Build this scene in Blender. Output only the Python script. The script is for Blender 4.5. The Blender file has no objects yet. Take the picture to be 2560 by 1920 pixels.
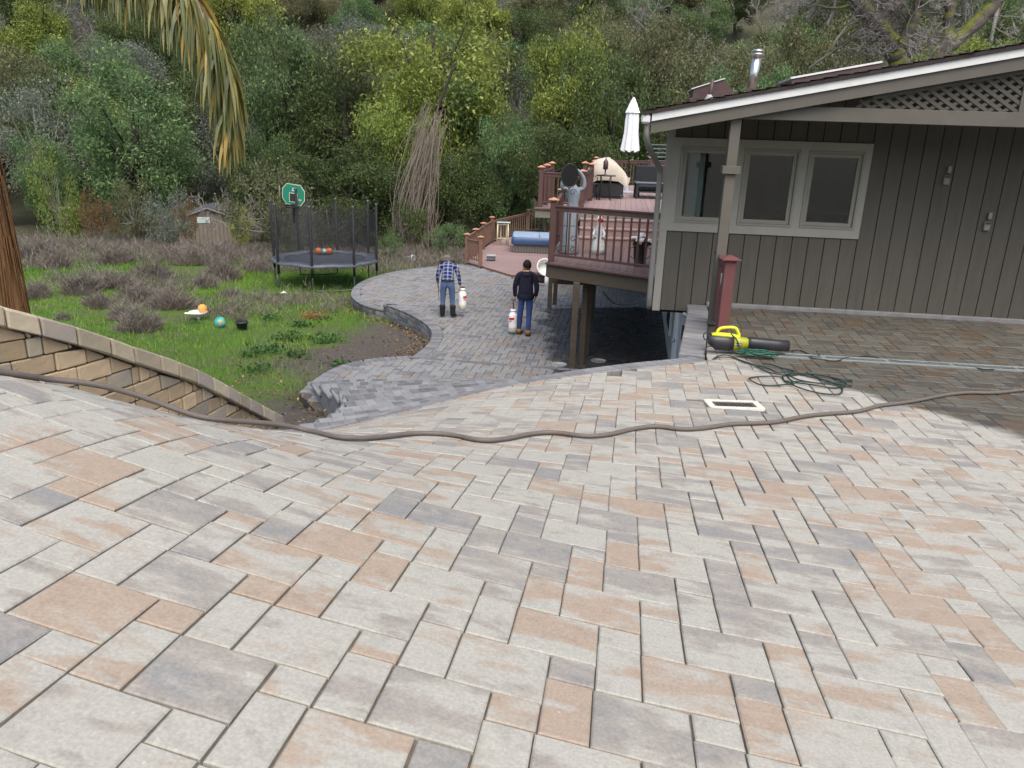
import bpy, math, random
import numpy as np
from mathutils import Vector, Matrix, Euler
R_ = math.radians
scene = bpy.context.scene
COL = scene.collection
# ------------------------------------------------------------------ camera
cam_d = bpy.data.cameras.new('camera'); cam = bpy.data.objects.new('camera', cam_d); COL.objects.link(cam)
cam_d.sensor_width = 36.0; cam_d.lens = 27.0; cam_d.clip_start = 0.05; cam_d.clip_end = 2000
TH, RO = R_(17.5), R_(2.0)
_f = Vector((0, math.cos(TH), -math.sin(TH))); _r = Vector((1, 0, 0)); _u = _r.cross(_f)
_R = _r*math.cos(RO) + _u*math.sin(RO); _U = _u*math.cos(RO) - _r*math.sin(RO)
cam.matrix_world = Matrix(((_R.x, _U.x, -_f.x, 0), (_R.y, _U.y, -_f.y, 0), (_R.z, _U.z, -_f.z, 0), (0, 0, 0, 1)))
scene.camera = cam
# ------------------------------------------------------------------ sky, sun, exposure
SUN_EL, SUN_AZ = 58, 165          # azimuth: clockwise from +Y (the way the camera looks)
w = bpy.data.worlds.new('World'); scene.world = w; w.use_nodes = True
nt = w.node_tree; bg = nt.nodes['Background']
sky = nt.nodes.new('ShaderNodeTexSky'); sky.sky_type = 'NISHITA'; sky.sun_disc = False
sky.sun_elevation = R_(SUN_EL); sky.sun_rotation = R_(SUN_AZ); sky.air_density = 1.0; sky.dust_density = 4.0; sky.ozone_density = 1.0
nt.links.new(sky.outputs[0], bg.inputs[0]); bg.inputs[1].default_value = 0.15
sd = bpy.data.lights.new('sun', 'SUN'); sd.energy = 1.2; sd.angle = R_(60); sd.color = (1.0, 0.94, 0.85)
sun = bpy.data.objects.new('sun', sd); COL.objects.link(sun)
_d = Vector((math.sin(R_(SUN_AZ))*math.cos(R_(SUN_EL)), math.cos(R_(SUN_AZ))*math.cos(R_(SUN_EL)), math.sin(R_(SUN_EL))))
sun.rotation_euler = _d.to_track_quat('Z', 'Y').to_euler()
scene.view_settings.view_transform = 'Standard'; scene.view_settings.look = 'None'
scene.view_settings.exposure = 1.0; scene.view_settings.gamma = 1.0; scene.view_settings.use_curve_mapping = False
scene.cycles.max_bounces = 8; scene.cycles.transparent_max_bounces = 24
scene.cycles.use_denoising = True
rng = random.Random(7); nrg = np.random.default_rng(7)

# ------------------------------------------------------------------ mesh helpers
class MB:
    def __init__(s): s.v = []; s.f = []; s.m = []; s.sm = []
    def add(s, vs, fs, m=0, smooth=False):
        n = len(s.v); s.v.extend([tuple(p) for p in vs])
        for f in fs: s.f.append(tuple(i+n for i in f)); s.m.append(m); s.sm.append(smooth)
        return s
    def box(s, c, size, rot=None, m=0, bev=0.0):
        hx, hy, hz = size[0]/2, size[1]/2, size[2]/2
        rot = rot.to_3x3() if rot is not None else Matrix.Identity(3); c = Vector(c)
        if bev <= 0:
            vs = [c + rot @ Vector((x*hx, y*hy, z*hz)) for z in (-1, 1) for y in (-1, 1) for x in (-1, 1)]
            fs = [(0, 2, 3, 1), (4, 5, 7, 6), (0, 1, 5, 4), (2, 6, 7, 3), (0, 4, 6, 2), (1, 3, 7, 5)]
            return s.add(vs, fs, m)
        b = min(bev, hx*.9, hy*.9, hz*.9); vs = []
        key = {}
        for z in (-1, 1):
            for y in (-1, 1):
                for x in (-1, 1):
                    for k in range(3):
                        p = [x*hx, y*hy, z*hz]
                        for j in range(3):
                            if j != k: p[j] -= (x, y, z)[j]*b
                        key[(x, y, z, k)] = len(vs); vs.append(c + rot @ Vector(p))
        fs = []
        for k in range(3):
            i, j = (k+1) % 3, (k+2) % 3
            for sgn in (-1, 1):
                q = []
                for (a, bb) in ((-1, -1), (1, -1), (1, 1), (-1, 1)):
                    p = [0, 0, 0]; p[k] = sgn; p[i] = a; p[j] = bb; q.append(key[(*p, k)])
                fs.append(q if sgn > 0 else q[::-1])
            for a in (-1, 1):
                for bb in (-1, 1):
                    p1 = [0, 0, 0]; p1[k] = -1; p1[i] = a; p1[j] = bb; p2 = p1[:]; p2[k] = 1
                    q = [key[(*p1, i)], key[(*p2, i)], key[(*p2, j)], key[(*p1, j)]]
                    fs.append(q if a*bb < 0 else q[::-1])
        for z in (-1, 1):
            for y in (-1, 1):
                for x in (-1, 1):
                    q = [key[(x, y, z, k)] for k in range(3)]; fs.append(q if x*y*z > 0 else q[::-1])
        return s.add(vs, fs, m)
    def bar(s, a, b, w, h, m=0, up=(0, 0, 1), bev=0.0):
        a, b = Vector(a), Vector(b); d = b-a; L = d.length; x = d/L
        up = Vector(up); y = up.cross(x)
        if y.length < 1e-4: y = Vector((0, 1, 0)).cross(x)
        y.normalize(); z = x.cross(y)
        rot = Matrix((x, y, z)).transposed()
        return s.box((a+b)/2, (L, w, h), rot, m, bev)
    def tube(s, pts, r, n=8, m=0, cap=True, smooth=True):
        P = [Vector(p) for p in pts]; k = len(P)
        rs = r if hasattr(r, '__len__') else [r]*k
        vs = []; prev = None
        for i in range(k):
            t = (P[min(i+1, k-1)]-P[max(i-1, 0)])
            t = t.normalized() if t.length > 1e-9 else Vector((0, 0, 1))
            if prev is None:
                a = Vector((0, 0, 1)) if abs(t.z) < .9 else Vector((1, 0, 0)); x = a.cross(t).normalized()
            else:
                x = prev - t*prev.dot(t)
                x = x.normalized() if x.length > 1e-6 else t.orthogonal().normalized()
            prev = x; y = t.cross(x)
            for j in range(n):
                an = 2*math.pi*j/n; vs.append(P[i] + (x*math.cos(an)+y*math.sin(an))*rs[i])
        fs = [(i*n+j, i*n+(j+1) % n, (i+1)*n+(j+1) % n, (i+1)*n+j) for i in range(k-1) for j in range(n)]
        if cap: fs += [tuple(range(n))[::-1], tuple((k-1)*n+j for j in range(n))]
        return s.add(vs, fs, m, smooth)
    def lathe(s, prof, c=(0, 0, 0), n=20, m=0, sx=1, sy=1, smooth=True, cap=True):
        c = Vector(c); vs = []; k = len(prof)
        for (r, z) in prof:
            for j in range(n):
                an = 2*math.pi*j/n; vs.append(c+Vector((r*math.cos(an)*sx, r*math.sin(an)*sy, z)))
        fs = [(i*n+j, i*n+(j+1) % n, (i+1)*n+(j+1) % n, (i+1)*n+j) for i in range(k-1) for j in range(n)]
        if cap: fs += [tuple(range(n))[::-1], tuple((k-1)*n+j for j in range(n))]
        return s.add(vs, fs, m, smooth)
    def prism(s, poly, z0, z1, m=0):
        n = len(poly)
        zz0 = z0 if hasattr(z0, '__len__') else [z0]*n; zz1 = z1 if hasattr(z1, '__len__') else [z1]*n
        vs = [(p[0], p[1], zz0[i]) for i, p in enumerate(poly)] + [(p[0], p[1], zz1[i]) for i, p in enumerate(poly)]
        ar = sum(poly[i][0]*poly[(i+1) % n][1]-poly[(i+1) % n][0]*poly[i][1] for i in range(n))
        fs = [tuple(range(n))[::-1], tuple(range(n, 2*n))] + [(i, (i+1) % n, n+(i+1) % n, n+i) for i in range(n)]
        if ar < 0: fs = [f[::-1] for f in fs]
        return s.add(vs, fs, m)
    def extrude(s, poly2, org, ax, ay, az, th, m=0):
        org, ax, ay, az = Vector(org), Vector(ax), Vector(ay), Vector(az); n = len(poly2)
        a = [org+ax*p[0]+ay*p[1]-az*(th/2) for p in poly2]; b = [q+az*th for q in a]
        fs = [tuple(range(n))[::-1], tuple(range(n, 2*n))] + [(i, (i+1) % n, n+(i+1) % n, n+i) for i in range(n)]
        return s.add(a+b, fs, m)
    def sphere(s, c, r, n=14, m=0, sz=1.0):
        k = n//2+1
        prof = [(max(r*math.sin(math.pi*i/k), 1e-4), -r*sz*math.cos(math.pi*i/k)) for i in range(k+1)]
        return s.lathe(prof, c, n, m)
    def build(s, name, mats, parent=None, loc=None):
        me = bpy.data.meshes.new(name); me.from_pydata(s.v, [], s.f)
        for mm in (mats if isinstance(mats, (list, tuple)) else [mats]): me.materials.append(mm)
        if s.f:
            me.polygons.foreach_set('material_index', s.m); me.polygons.foreach_set('use_smooth', s.sm)
        me.update()
        return link(name, me, parent, loc)
def link(name, me, parent=None, loc=None):
    o = bpy.data.objects.new(name, me); COL.objects.link(o)
    if parent is not None: o.parent = parent
    if loc is not None: o.location = loc
    return o
def tag(o, label=None, cat=None, group=None, kind=None):
    if label: o['label'] = label
    if cat: o['category'] = cat
    if group: o['group'] = group
    if kind: o['kind'] = kind
    return o
def empty(name, label, cat, loc=(0, 0, 0), rz=0, group=None):
    o = bpy.data.objects.new(name, None); COL.objects.link(o); o.location = loc; o.rotation_euler = (0, 0, rz); o.empty_display_size = .1
    return tag(o, label, cat, group)
def copy_tree(o, parent=None):
    c = o.copy(); COL.objects.link(c); c.parent = parent
    for ch in list(o.children): copy_tree(ch, c)
    return c
def np_mesh(name, verts, quads, mats, smooth=False, attrs=None, uv=None):
    """fast mesh from numpy arrays; quads (n,4) or (n,3)"""
    me = bpy.data.meshes.new(name); verts = np.asarray(verts, np.float32); quads = np.asarray(quads, np.int32)
    me.vertices.add(len(verts)); me.vertices.foreach_set('co', verts.ravel())
    k = quads.shape[1]; me.loops.add(quads.size); me.loops.foreach_set('vertex_index', quads.ravel())
    me.polygons.add(len(quads)); me.polygons.foreach_set('loop_start', np.arange(0, quads.size, k, dtype=np.int32))
    me.polygons.foreach_set('loop_total', np.full(len(quads), k, np.int32))
    if smooth: me.polygons.foreach_set('use_smooth', np.ones(len(quads), bool))
    for mm in (mats if isinstance(mats, (list, tuple)) else [mats]): me.materials.append(mm)
    for nm, arr in (attrs or {}).items():
        a = me.attributes.new(nm, 'FLOAT', 'POINT'); a.data.foreach_set('value', np.asarray(arr, np.float32))
    if uv is not None:
        ul = me.uv_layers.new(name='UVMap'); ul.data.foreach_set('uv', np.asarray(uv, np.float32)[quads.ravel()].ravel())
    me.update(); me.validate()
    return me

# ------------------------------------------------------------------ materials
def _nodes(name):
    m = bpy.data.materials.new(name); m.use_nodes = True; n = m.node_tree
    return m, n, n.nodes['Principled BSDF'], n.links.new
def _mix(n, a, b, fac, mode='MIX'):
    x = n.nodes.new('ShaderNodeMix'); x.data_type = 'RGBA'; x.blend_type = mode
    for i, val in ((0, fac), (6, a), (7, b)):
        if hasattr(val, 'links'): n.links.new(val, x.inputs[i])
        elif i == 0: x.inputs[0].default_value = val
        else: x.inputs[i].default_value = (*val, 1)
    return x.outputs[2]
def _math(n, op, a, b=None, c=None, clamp=False):
    x = n.nodes.new('ShaderNodeMath'); x.operation = op; x.use_clamp = clamp
    for i, val in enumerate((a, b, c)):
        if val is None: continue
        if hasattr(val, 'links'): n.links.new(val, x.inputs[i])
        else: x.inputs[i].default_value = val
    return x.outputs[0]
def _noise(n, vec, scale, detail=4, rough=.6, dist=0):
    x = n.nodes.new('ShaderNodeTexNoise'); x.inputs['Scale'].default_value = scale; x.inputs['Detail'].default_value = detail
    x.inputs['Roughness'].default_value = rough; x.inputs['Distortion'].default_value = dist
    if vec is not None: n.links.new(vec, x.inputs['Vector'])
    return x.outputs[0]
def _ramp(n, fac, stops, interp='LINEAR'):
    x = n.nodes.new('ShaderNodeValToRGB'); n.links.new(fac, x.inputs[0]); e = x.color_ramp.elements; x.color_ramp.interpolation = interp
    while len(e) < len(stops): e.new(.5)
    for i, (p, c) in enumerate(stops):
        e[i].position = p; e[i].color = (*c, 1) if hasattr(c, '__len__') else (c, c, c, 1)
    return x.outputs[0]
def _map(n, vec, scale=(1, 1, 1), loc=(0, 0, 0)):
    x = n.nodes.new('ShaderNodeMapping'); x.inputs['Scale'].default_value = scale; x.inputs['Location'].default_value = loc
    n.links.new(vec, x.inputs['Vector']); return x.outputs[0]
def _bump(n, h, bs, strength=.3, dist=.01):
    x = n.nodes.new('ShaderNodeBump'); x.inputs['Strength'].default_value = strength; x.inputs['Distance'].default_value = dist
    n.links.new(h, x.inputs['Height']); n.links.new(x.outputs[0], bs.inputs['Normal'])
def mat(name, col, col2=None, scale=8, rough=.7, spec=.3, metal=0, bump=0, stretch=(1, 1, 1), rnd=0, detail=5, trans=0, sheen=0):
    m, n, b, L = _nodes(name)
    b.inputs['Roughness'].default_value = rough; b.inputs['Specular IOR Level'].default_value = spec; b.inputs['Metallic'].default_value = metal
    tc = n.nodes.new('ShaderNodeTexCoord'); v = _map(n, tc.outputs['Object'], stretch)
    if col2 is None: col2 = tuple(c*.82 for c in col)
    nz = _noise(n, v, scale, detail)
    c = _mix(n, col, col2, _ramp(n, nz, [(.3, 0.), (.7, 1.)]))
    if rnd:
        oi = n.nodes.new('ShaderNodeObjectInfo')
        k = _math(n, 'MULTIPLY_ADD', oi.outputs['Random'], rnd, 1-rnd/2)
        hsv = n.nodes.new('ShaderNodeHueSaturation'); L(c, hsv.inputs['Color']); L(k, hsv.inputs['Value']); c = hsv.outputs[0]
    L(c, b.inputs['Base Color'])
    if trans: b.inputs['Transmission Weight'].default_value = trans
    if bump: _bump(n, _noise(n, v, scale*3, 6), b, bump)
    return m
def wet_shade_mask(n, which):
    """darker, shinier where water has been sprayed: a stain with its own ragged outline; the lower one also holds painted deck shade"""
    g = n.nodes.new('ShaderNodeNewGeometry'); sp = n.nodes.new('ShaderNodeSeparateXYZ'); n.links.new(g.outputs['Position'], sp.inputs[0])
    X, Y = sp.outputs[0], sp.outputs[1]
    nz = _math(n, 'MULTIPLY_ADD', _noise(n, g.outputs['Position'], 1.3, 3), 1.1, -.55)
    if which == 'up':      # beyond a line from the house drain to the near right
        a = _math(n, 'MULTIPLY_ADD', X, 1.0, _math(n, 'MULTIPLY', Y, .55))
        d = _math(n, 'ADD', _math(n, 'SUBTRACT', a, 6.55), nz)
        e = _math(n, 'ADD', _math(n, 'SUBTRACT', Y, 6.95), nz)
        e2 = _math(n, 'MULTIPLY', _math(n, 'SUBTRACT', X, 2.35), 2.0)
        d = _math(n, 'MAXIMUM', d, _math(n, 'MINIMUM', e, e2))
    else:                  # sprayed strip by the house; shade under the deck is painted in too
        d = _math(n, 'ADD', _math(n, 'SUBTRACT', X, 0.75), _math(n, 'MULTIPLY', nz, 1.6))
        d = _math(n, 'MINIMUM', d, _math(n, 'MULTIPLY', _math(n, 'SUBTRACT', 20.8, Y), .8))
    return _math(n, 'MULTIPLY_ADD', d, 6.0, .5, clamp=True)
def paver_mat(name, single, wet, cool=0.0):
    m, n, b, L = _nodes(name)
    uvn = n.nodes.new('ShaderNodeUVMap'); uvn.uv_map = 'UVMap'
    if single:
        oi = n.nodes.new('ShaderNodeObjectInfo'); rnd = oi.outputs['Random']
    else:
        at = n.nodes.new('ShaderNodeAttribute'); at.attribute_name = 'rnd'; rnd = at.outputs['Fac']
    cb = n.nodes.new('ShaderNodeCombineXYZ'); L(_math(n, 'MULTIPLY', rnd, 517.3), cb.inputs[0]); L(_math(n, 'MULTIPLY', rnd, 211.7), cb.inputs[1]); L(_math(n, 'MULTIPLY', rnd, 91.1), cb.inputs[2])
    va = n.nodes.new('ShaderNodeVectorMath'); va.operation = 'ADD'; L(uvn.outputs[0], va.inputs[0]); L(cb.outputs[0], va.inputs[1])
    v = va.outputs[0]
    n1 = _noise(n, _map(n, v, (2.6, 7.5, 1)), 1.0, 5, .58, .25)
    sh = _math(n, 'MULTIPLY_ADD', _math(n, 'FRACT', _math(n, 'MULTIPLY', rnd, 37.7)), .46, -.23)
    fac = _math(n, 'ADD', n1, sh)
    grey = (.205, .202, .19); cream = (.325, .316, .272); tan = (.295, .236, .178); warm = (.262, .24, .205)
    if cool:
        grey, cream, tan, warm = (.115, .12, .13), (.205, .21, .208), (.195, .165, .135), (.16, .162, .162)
    c = _ramp(n, fac, [(.20, grey), (.36, warm), (.43, cream), (.58, cream), (.68, tan), (.9, tan)])
    # blotches of the second shade along the edges, fine grain, pale specks
    n2 = _noise(n, _map(n, v, (5, 9, 1), (31, 7, 0)), 1.0, 6, .65)
    c = _mix(n, c, cream, _ramp(n, n2, [(.56, 0.), (.68, .6)]))
    n3 = _noise(n, v, 90, 5, .7)
    c = _mix(n, c, (.5, .5, .5), _math(n, 'MULTIPLY', .28, 1.0), 'OVERLAY') if False else c
    g = _ramp(n, n3, [(.3, .80), (.7, 1.14)])
    c = _mix(n, c, g, 1.0, 'MULTIPLY')
    sp = _ramp(n, _noise(n, v, 38, 2, .5), [(.74, 0.), (.78, .55)])
    c = _mix(n, c, (.45, .44, .40), sp)
    dk = _ramp(n, _noise(n, v, 14, 6, .7), [(.25, .78), (.5, 1.0)])
    c = _mix(n, c, dk, 1.0, 'MULTIPLY')
    rough = .86
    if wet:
        wm = wet_shade_mask(n, wet)
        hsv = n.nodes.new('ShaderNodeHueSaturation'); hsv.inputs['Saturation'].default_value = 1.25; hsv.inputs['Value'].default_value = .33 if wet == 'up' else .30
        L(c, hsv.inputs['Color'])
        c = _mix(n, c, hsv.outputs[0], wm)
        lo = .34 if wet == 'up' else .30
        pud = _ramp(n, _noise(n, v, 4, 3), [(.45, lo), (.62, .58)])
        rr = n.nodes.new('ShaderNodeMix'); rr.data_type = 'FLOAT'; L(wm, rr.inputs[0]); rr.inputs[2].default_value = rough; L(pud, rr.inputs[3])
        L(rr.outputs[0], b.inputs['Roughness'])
    else: b.inputs['Roughness'].default_value = rough
    b.inputs['Specular IOR Level'].default_value = .35
    L(c, b.inputs['Base Color'])
    _bump(n, _math(n, 'ADD', n3, _math(n, 'MULTIPLY', n2, .6)), b, .35, .003)
    return m
MAT = {}
MAT['paver_one'] = paver_mat('paver_blend', True, 'up'); MAT['paver_all'] = paver_mat('paver_blend_field', False, 'up')
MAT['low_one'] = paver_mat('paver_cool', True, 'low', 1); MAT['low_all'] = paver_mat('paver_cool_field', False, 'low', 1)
MAT['sand'] = mat('joint_sand', (.17, .15, .12), (.10, .088, .072), 30, .95, .1, bump=.4)
MAT['bed'] = mat('bedding', (.10, .09, .078), (.06, .055, .05), 40, .95, .1)
# control net (mm) of the undulating paved slope, in paver-grid coordinates
NETD = '''-4149 36 -60 -4056 756 -175 -3966 1475 -299 -3880 2191 -449 -3797 2901 -656 -3714 3602 -956 -3624 4291 -1347 -3526 4976 -1772 -3417 5666 -2167 -3301 6367 -2486 -3180 7082 -2718 -3058 7806 -2875 -2938 8537 -2977 -2822 9272 -3041 -2710 10008 -3083 -2601 10745 -3113 -2494 11481 -3136 -2388 12217 -3158 -3639 -67 -255 -3542 654 -365 -3447 1375 -476 -3356 2095 -588 -3271 2810 -727 -3185 3516 -974 -3095 4205 -1380 -2994 4888 -1826 -2883 5579 -2212 -2764 6286 -2490 -2642 7007 -2671 -2522 7736 -2786 -2405 8470 -2859 -2292 9206 -2906 -2182 9943 -2938 -2075 10679 -2963 -1969 11415 -2983 -1865 12150 -3002 -3130 -170 -447 -3030 553 -555 -2930 1276 -661 -2834 1998 -754 -2747 2716 -820 -2654 3430 -975 -2564 4117 -1420 -2460 4798 -1885 -2345 5493 -2259 -2225 6207 -2480 -2104 6934 -2606 -1986 7668 -2683 -1872 8404 -2734 -1762 9141 -2768 -1654 9877 -2793 -1549 10613 -2813 -1445 11348 -2830 -1342 12083 -2847 -2622 -273 -630 -2519 452 -736 -2415 1176 -848 -2313 1900 -963 -2224 2611 -1037 -2109 3338 -1103 -2028 4026 -1508 -1922 4715 -1918 -1804 5418 -2250 -1685 6138 -2415 -1568 6869 -2503 -1453 7603 -2560 -1342 8340 -2600 -1234 9076 -2628 -1128 9811 -2649 -1024 10546 -2664 -921 11281 -2679 -818 12016 -2693 -2114 -377 -803 -2008 350 -895 -1902 1074 -997 -1803 1793 -1085 -1711 2511 -1147 -1586 3240 -1258 -1503 3938 -1526 -1381 4646 -1850 -1262 5362 -2090 -1151 6083 -2258 -1035 6811 -2359 -922 7543 -2421 -812 8277 -2462 -705 9011 -2488 -600 9746 -2506 -497 10480 -2519 -395 11214 -2530 -293 11949 -2542 -1604 -480 -965 -1495 247 -1031 -1385 976 -1091 -1288 1686 -1210 -1167 2414 -1251 -1041 3140 -1392 -959 3854 -1616 -832 4582 -1812 -715 5312 -1939 -620 6031 -2119 -502 6757 -2213 -389 7486 -2280 -281 8216 -2326 -175 8948 -2353 -71 9680 -2368 31 10414 -2378 133 11147 -2388 234 11881 -2398 -1089 -582 -1119 -981 141 -1186 -872 864 -1254 -742 1598 -1286 -626 2333 -1369 -517 3066 -1495 -424 3788 -1635 -311 4510 -1815 -186 5247 -1925 -86 5973 -2009 40 6700 -2080 148 7426 -2154 254 8153 -2206 358 8882 -2232 461 9614 -2242 563 10346 -2248 664 11080 -2257 765 11813 -2268 -563 -675 -1250 -449 48 -1304 -329 773 -1353 -188 1518 -1377 -83 2250 -1455 26 2979 -1558 130 3708 -1676 231 4432 -1811 330 5168 -1900 448 5901 -1963 573 6632 -2005 684 7359 -2066 792 8085 -2117 896 8814 -2134 998 9545 -2133 1098 10277 -2135 1199 11010 -2145 1300 11744 -2159 -25 -756 -1356 95 -27 -1391 218 704 -1419 341 1440 -1456 449 2168 -1538 558 2898 -1607 654 3628 -1711 770 4358 -1785 883 5088 -1873 992 5818 -1937 1111 6550 -1990 1224 7283 -2026 1334 8012 -2066 1438 8742 -2070 1538 9473 -2051 1638 10206 -2050 1739 10939 -2063 1839 11673 -2080 518 -830 -1446 639 -97 -1472 762 635 -1493 891 1364 -1519 1004 2089 -1582 1102 2826 -1663 1204 3559 -1715 1315 4281 -1815 1412 5016 -1860 1525 5744 -1940 1628 6477 -1981 1758 7206 -1994 1876 7935 -2047 1981 8667 -2050 2082 9400 -2017 2182 10133 -2020 2282 10866 -2028 2382 11600 -2039 1062 -900 -1525 1179 -165 -1551 1296 569 -1582 1412 1298 -1623 1538 2015 -1634 1652 2735 -1703 1756 3469 -1747 1877 4200 -1830 1973 4940 -1866 2080 5667 -1933 2178 6399 -1946 2301 7127 -1985 2418 7858 -2050 2524 8591 -2059 2626 9325 -2027 2726 10058 -2033 2826 10792 -2030 2926 11526 -2028 1606 -970 -1593 1720 -235 -1616 1832 501 -1638 1942 1237 -1654 2053 1973 -1653 2183 2686 -1737 2277 3424 -1776 2408 4140 -1843 2532 4867 -1897 2653 5588 -1933 2746 6320 -1953 2852 7051 -1998 2960 7783 -2050 3066 8516 -2057 3169 9250 -2025 3270 9983 -2030 3371 10717 -2030 3472 11451 -2027 2149 -1043 -1651 2261 -307 -1669 2372 429 -1684 2480 1166 -1696 2589 1902 -1711 2701 2632 -1760 2804 3365 -1805 2948 4072 -1863 3054 4805 -1913 3193 5518 -1938 3299 6245 -1963 3401 6976 -2007 3505 7708 -2049 3609 8441 -2057 3713 9174 -2026 3815 9908 -2030 3916 10642 -2031 4017 11376 -2029 2691 -1118 -1700 2801 -382 -1715 2911 353 -1729 3020 1088 -1743 3128 1824 -1765 3234 2558 -1801 3341 3292 -1844 3469 4011 -1888 3603 4725 -1910 3734 5443 -1938 3844 6170 -1973 3947 6901 -2014 4050 7633 -2048 4153 8365 -2058 4256 9099 -2027 4359 9832 -2030 4461 10566 -2031 4562 11300 -2031 3231 -1195 -1745 3341 -461 -1758 3450 273 -1773 3559 1007 -1789 3668 1741 -1810 3777 2474 -1838 3890 3204 -1871 4013 3927 -1901 4144 4646 -1923 4270 5368 -1951 4383 6095 -1984 4490 6825 -2019 4594 7557 -2048 4698 8289 -2058 4800 9023 -2027 4903 9756 -2029 5005 10490 -2032 5107 11224 -2033 3770 -1275 -1786 3880 -542 -1799 3989 190 -1814 4099 923 -1830 4209 1655 -1848 4320 2386 -1870 4437 3115 -1894 4559 3840 -1918 4685 4564 -1940 4808 5289 -1965 4923 6018 -1994 5032 6748 -2023 5138 7480 -2047 5242 8213 -2058 5345 8946 -2028 5447 9680 -2029 5549 10413 -2032 5652 11147 -2034 4309 -1357 -1826 4419 -625 -1839 4529 107 -1852 4639 838 -1867 4750 1569 -1882 4864 2298 -1899 4981 3026 -1917 5103 3753 -1936 5226 4480 -1956 5347 5208 -1979 5463 5938 -2002 5574 6669 -2026 5681 7402 -2045 5785 8135 -2059 5889 8869 -2028 5991 9603 -2029 6094 10337 -2032 6196 11071 -2035 4848 -1439 -1865 4959 -708 -1877 5069 22 -1889 5180 753 -1901 5292 1482 -1914 5407 2211 -1927 5525 2939 -1941 5646 3666 -1956 5768 4395 -1973 5888 5125 -1991 6005 5856 -2010 6116 6589 -2030 6224 7323 -2047 6329 8057 -2056 6432 8792 -2030 6535 9526 -2028 6638 10260 -2032 6740 10994 -2036 5388 -1522 -1903 5499 -792 -1914 5610 -62 -1925 5721 667 -1935 5834 1396 -1944 5949 2124 -1954 6067 2851 -1964 6188 3580 -1975 6309 4310 -1989 6429 5041 -2003 6546 5774 -2017 6659 6509 -2031 6767 7244 -2045 6873 7979 -2058 6976 8714 -2030 7079 9449 -2028 7182 10184 -2032 7284 10918 -2035'''
# ------------------------------------------------------------------ upper patio: a paved slope that twists down to the stairs
NET = np.array(NETD.split(), float).reshape(-1, 3)/1000
PA, PB_ = .1525*.9, .1372*.9
NU, NV, U0, DU, V0, DV = 19, 18, -26., 4., -32., 6.
def _bs(t, d):
    if d: return np.stack([-(1-t)**2/2, (9*t**2-12*t)/6, (-9*t**2+6*t+3)/6, t**2/2], -1)
    return np.stack([(1-t)**3/6, (3*t**3-6*t**2+4)/6, (-3*t**3+3*t**2+3*t+1)/6, t**3/6], -1)
def SURF(uv, du=0, dv=0):
    uv = np.atleast_2d(np.asarray(uv, float)); x = (uv[:, 0]-U0)/DU; y = (uv[:, 1]-V0)/DV
    i = np.clip(np.floor(x).astype(int), 0, NU-4); j = np.clip(np.floor(y).astype(int), 0, NV-4)
    bx = _bs(x-i, du)/(DU if du else 1); by = _bs(y-j, dv)/(DV if dv else 1); out = np.zeros((len(uv), 3))
    for p in range(4):
        for q in range(4): out += (bx[:, p]*by[:, q])[:, None]*NET[(i+p)*NV+j+q]
    return out
_psi = .142; _c, _s = math.cos(_psi), math.sin(_psi); _b0 = np.array([.479, 4.383])*.9
def UVOF(xy):
    xy = np.atleast_2d(np.asarray(xy, float))
    def lin(d): return np.stack([(d[:, 0]*_c-d[:, 1]*_s)/PA, (d[:, 0]*_s+d[:, 1]*_c)/PB_], -1)
    q = lin(xy-_b0)
    for _ in range(5): q = q + lin(xy-SURF(q)[:, :2])
    return q
def ZUP(x, y): return float(SURF(UVOF([(x, y)]))[0, 2])
def pattern(u0, u1, v0, v1):
    """three-size paver pattern: large 2x2, medium 1x2, small 1x1 on the lattice v = 2u mod 7"""
    out = []
    for u in range(u0, u1):
        for v in range(v0, v1):
            if (v-2*u) % 7 == 0:
                out.append((u, v, u+2, v+2))
                # column u: rows v+2..v+5 hold the medium and the small one
                out.append((u, v+2, u+1, v+4.03)); out.append((u, v+4.03, u+1, v+5))
    return out
def clip_half(poly, p, n):
    """keep the side where (q-p).n <= 0"""
    res = []
    for i in range(len(poly)):
        a, b = poly[i], poly[(i+1) % len(poly)]; da = (a[0]-p[0])*n[0]+(a[1]-p[1])*n[1]; db = (b[0]-p[0])*n[0]+(b[1]-p[1])*n[1]
        if da <= 0: res.append(a)
        if da*db < 0: t = da/(da-db); res.append((a[0]+(b[0]-a[0])*t, a[1]+(b[1]-a[1])*t))
    return res
def clip_line(poly, line, side=1):
    """clip against the nearest piece of a polyline; side=1 keeps its right side"""
    c = np.mean(np.array(poly), 0); best = None
    for (a, b) in zip(line[:-1], line[1:]):
        a, b = np.array(a, float), np.array(b, float); d = b-a; t = np.clip(((c-a)@d)/(d@d), 0, 1); dist = np.hypot(*(a+d*t-c))
        if best is None or dist < best[0]: best = (dist, a+d*t, d)
    _, p, d = best; n = np.array([-d[1], d[0]])/np.hypot(*d)*side
    if best[0] > .6: return poly if (c-p)@n <= 0 else []
    return clip_half(poly, p, n)
def area(poly): return .5*abs(sum(poly[i][0]*poly[(i+1) % len(poly)][1]-poly[(i+1) % len(poly)][0]*poly[i][1] for i in range(len(poly))))
def inset(poly, d):
    """shrink a convex polygon by d"""
    n = len(poly); A = sum(poly[i][0]*poly[(i+1) % n][1]-poly[(i+1) % n][0]*poly[i][1] for i in range(n)); sg = 1 if A > 0 else -1
    out = poly
    for i in range(n):
        a, b = poly[i], poly[(i+1) % n]; dx, dy = b[0]-a[0], b[1]-a[1]; L = math.hypot(dx, dy)
        if L < 1e-6: continue
        nx, ny = dy/L*sg, -dx/L*sg
        out = clip_half(out, (a[0]-nx*d, a[1]-ny*d), (nx, ny))
        if len(out) < 3: return []
    return out
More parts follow.
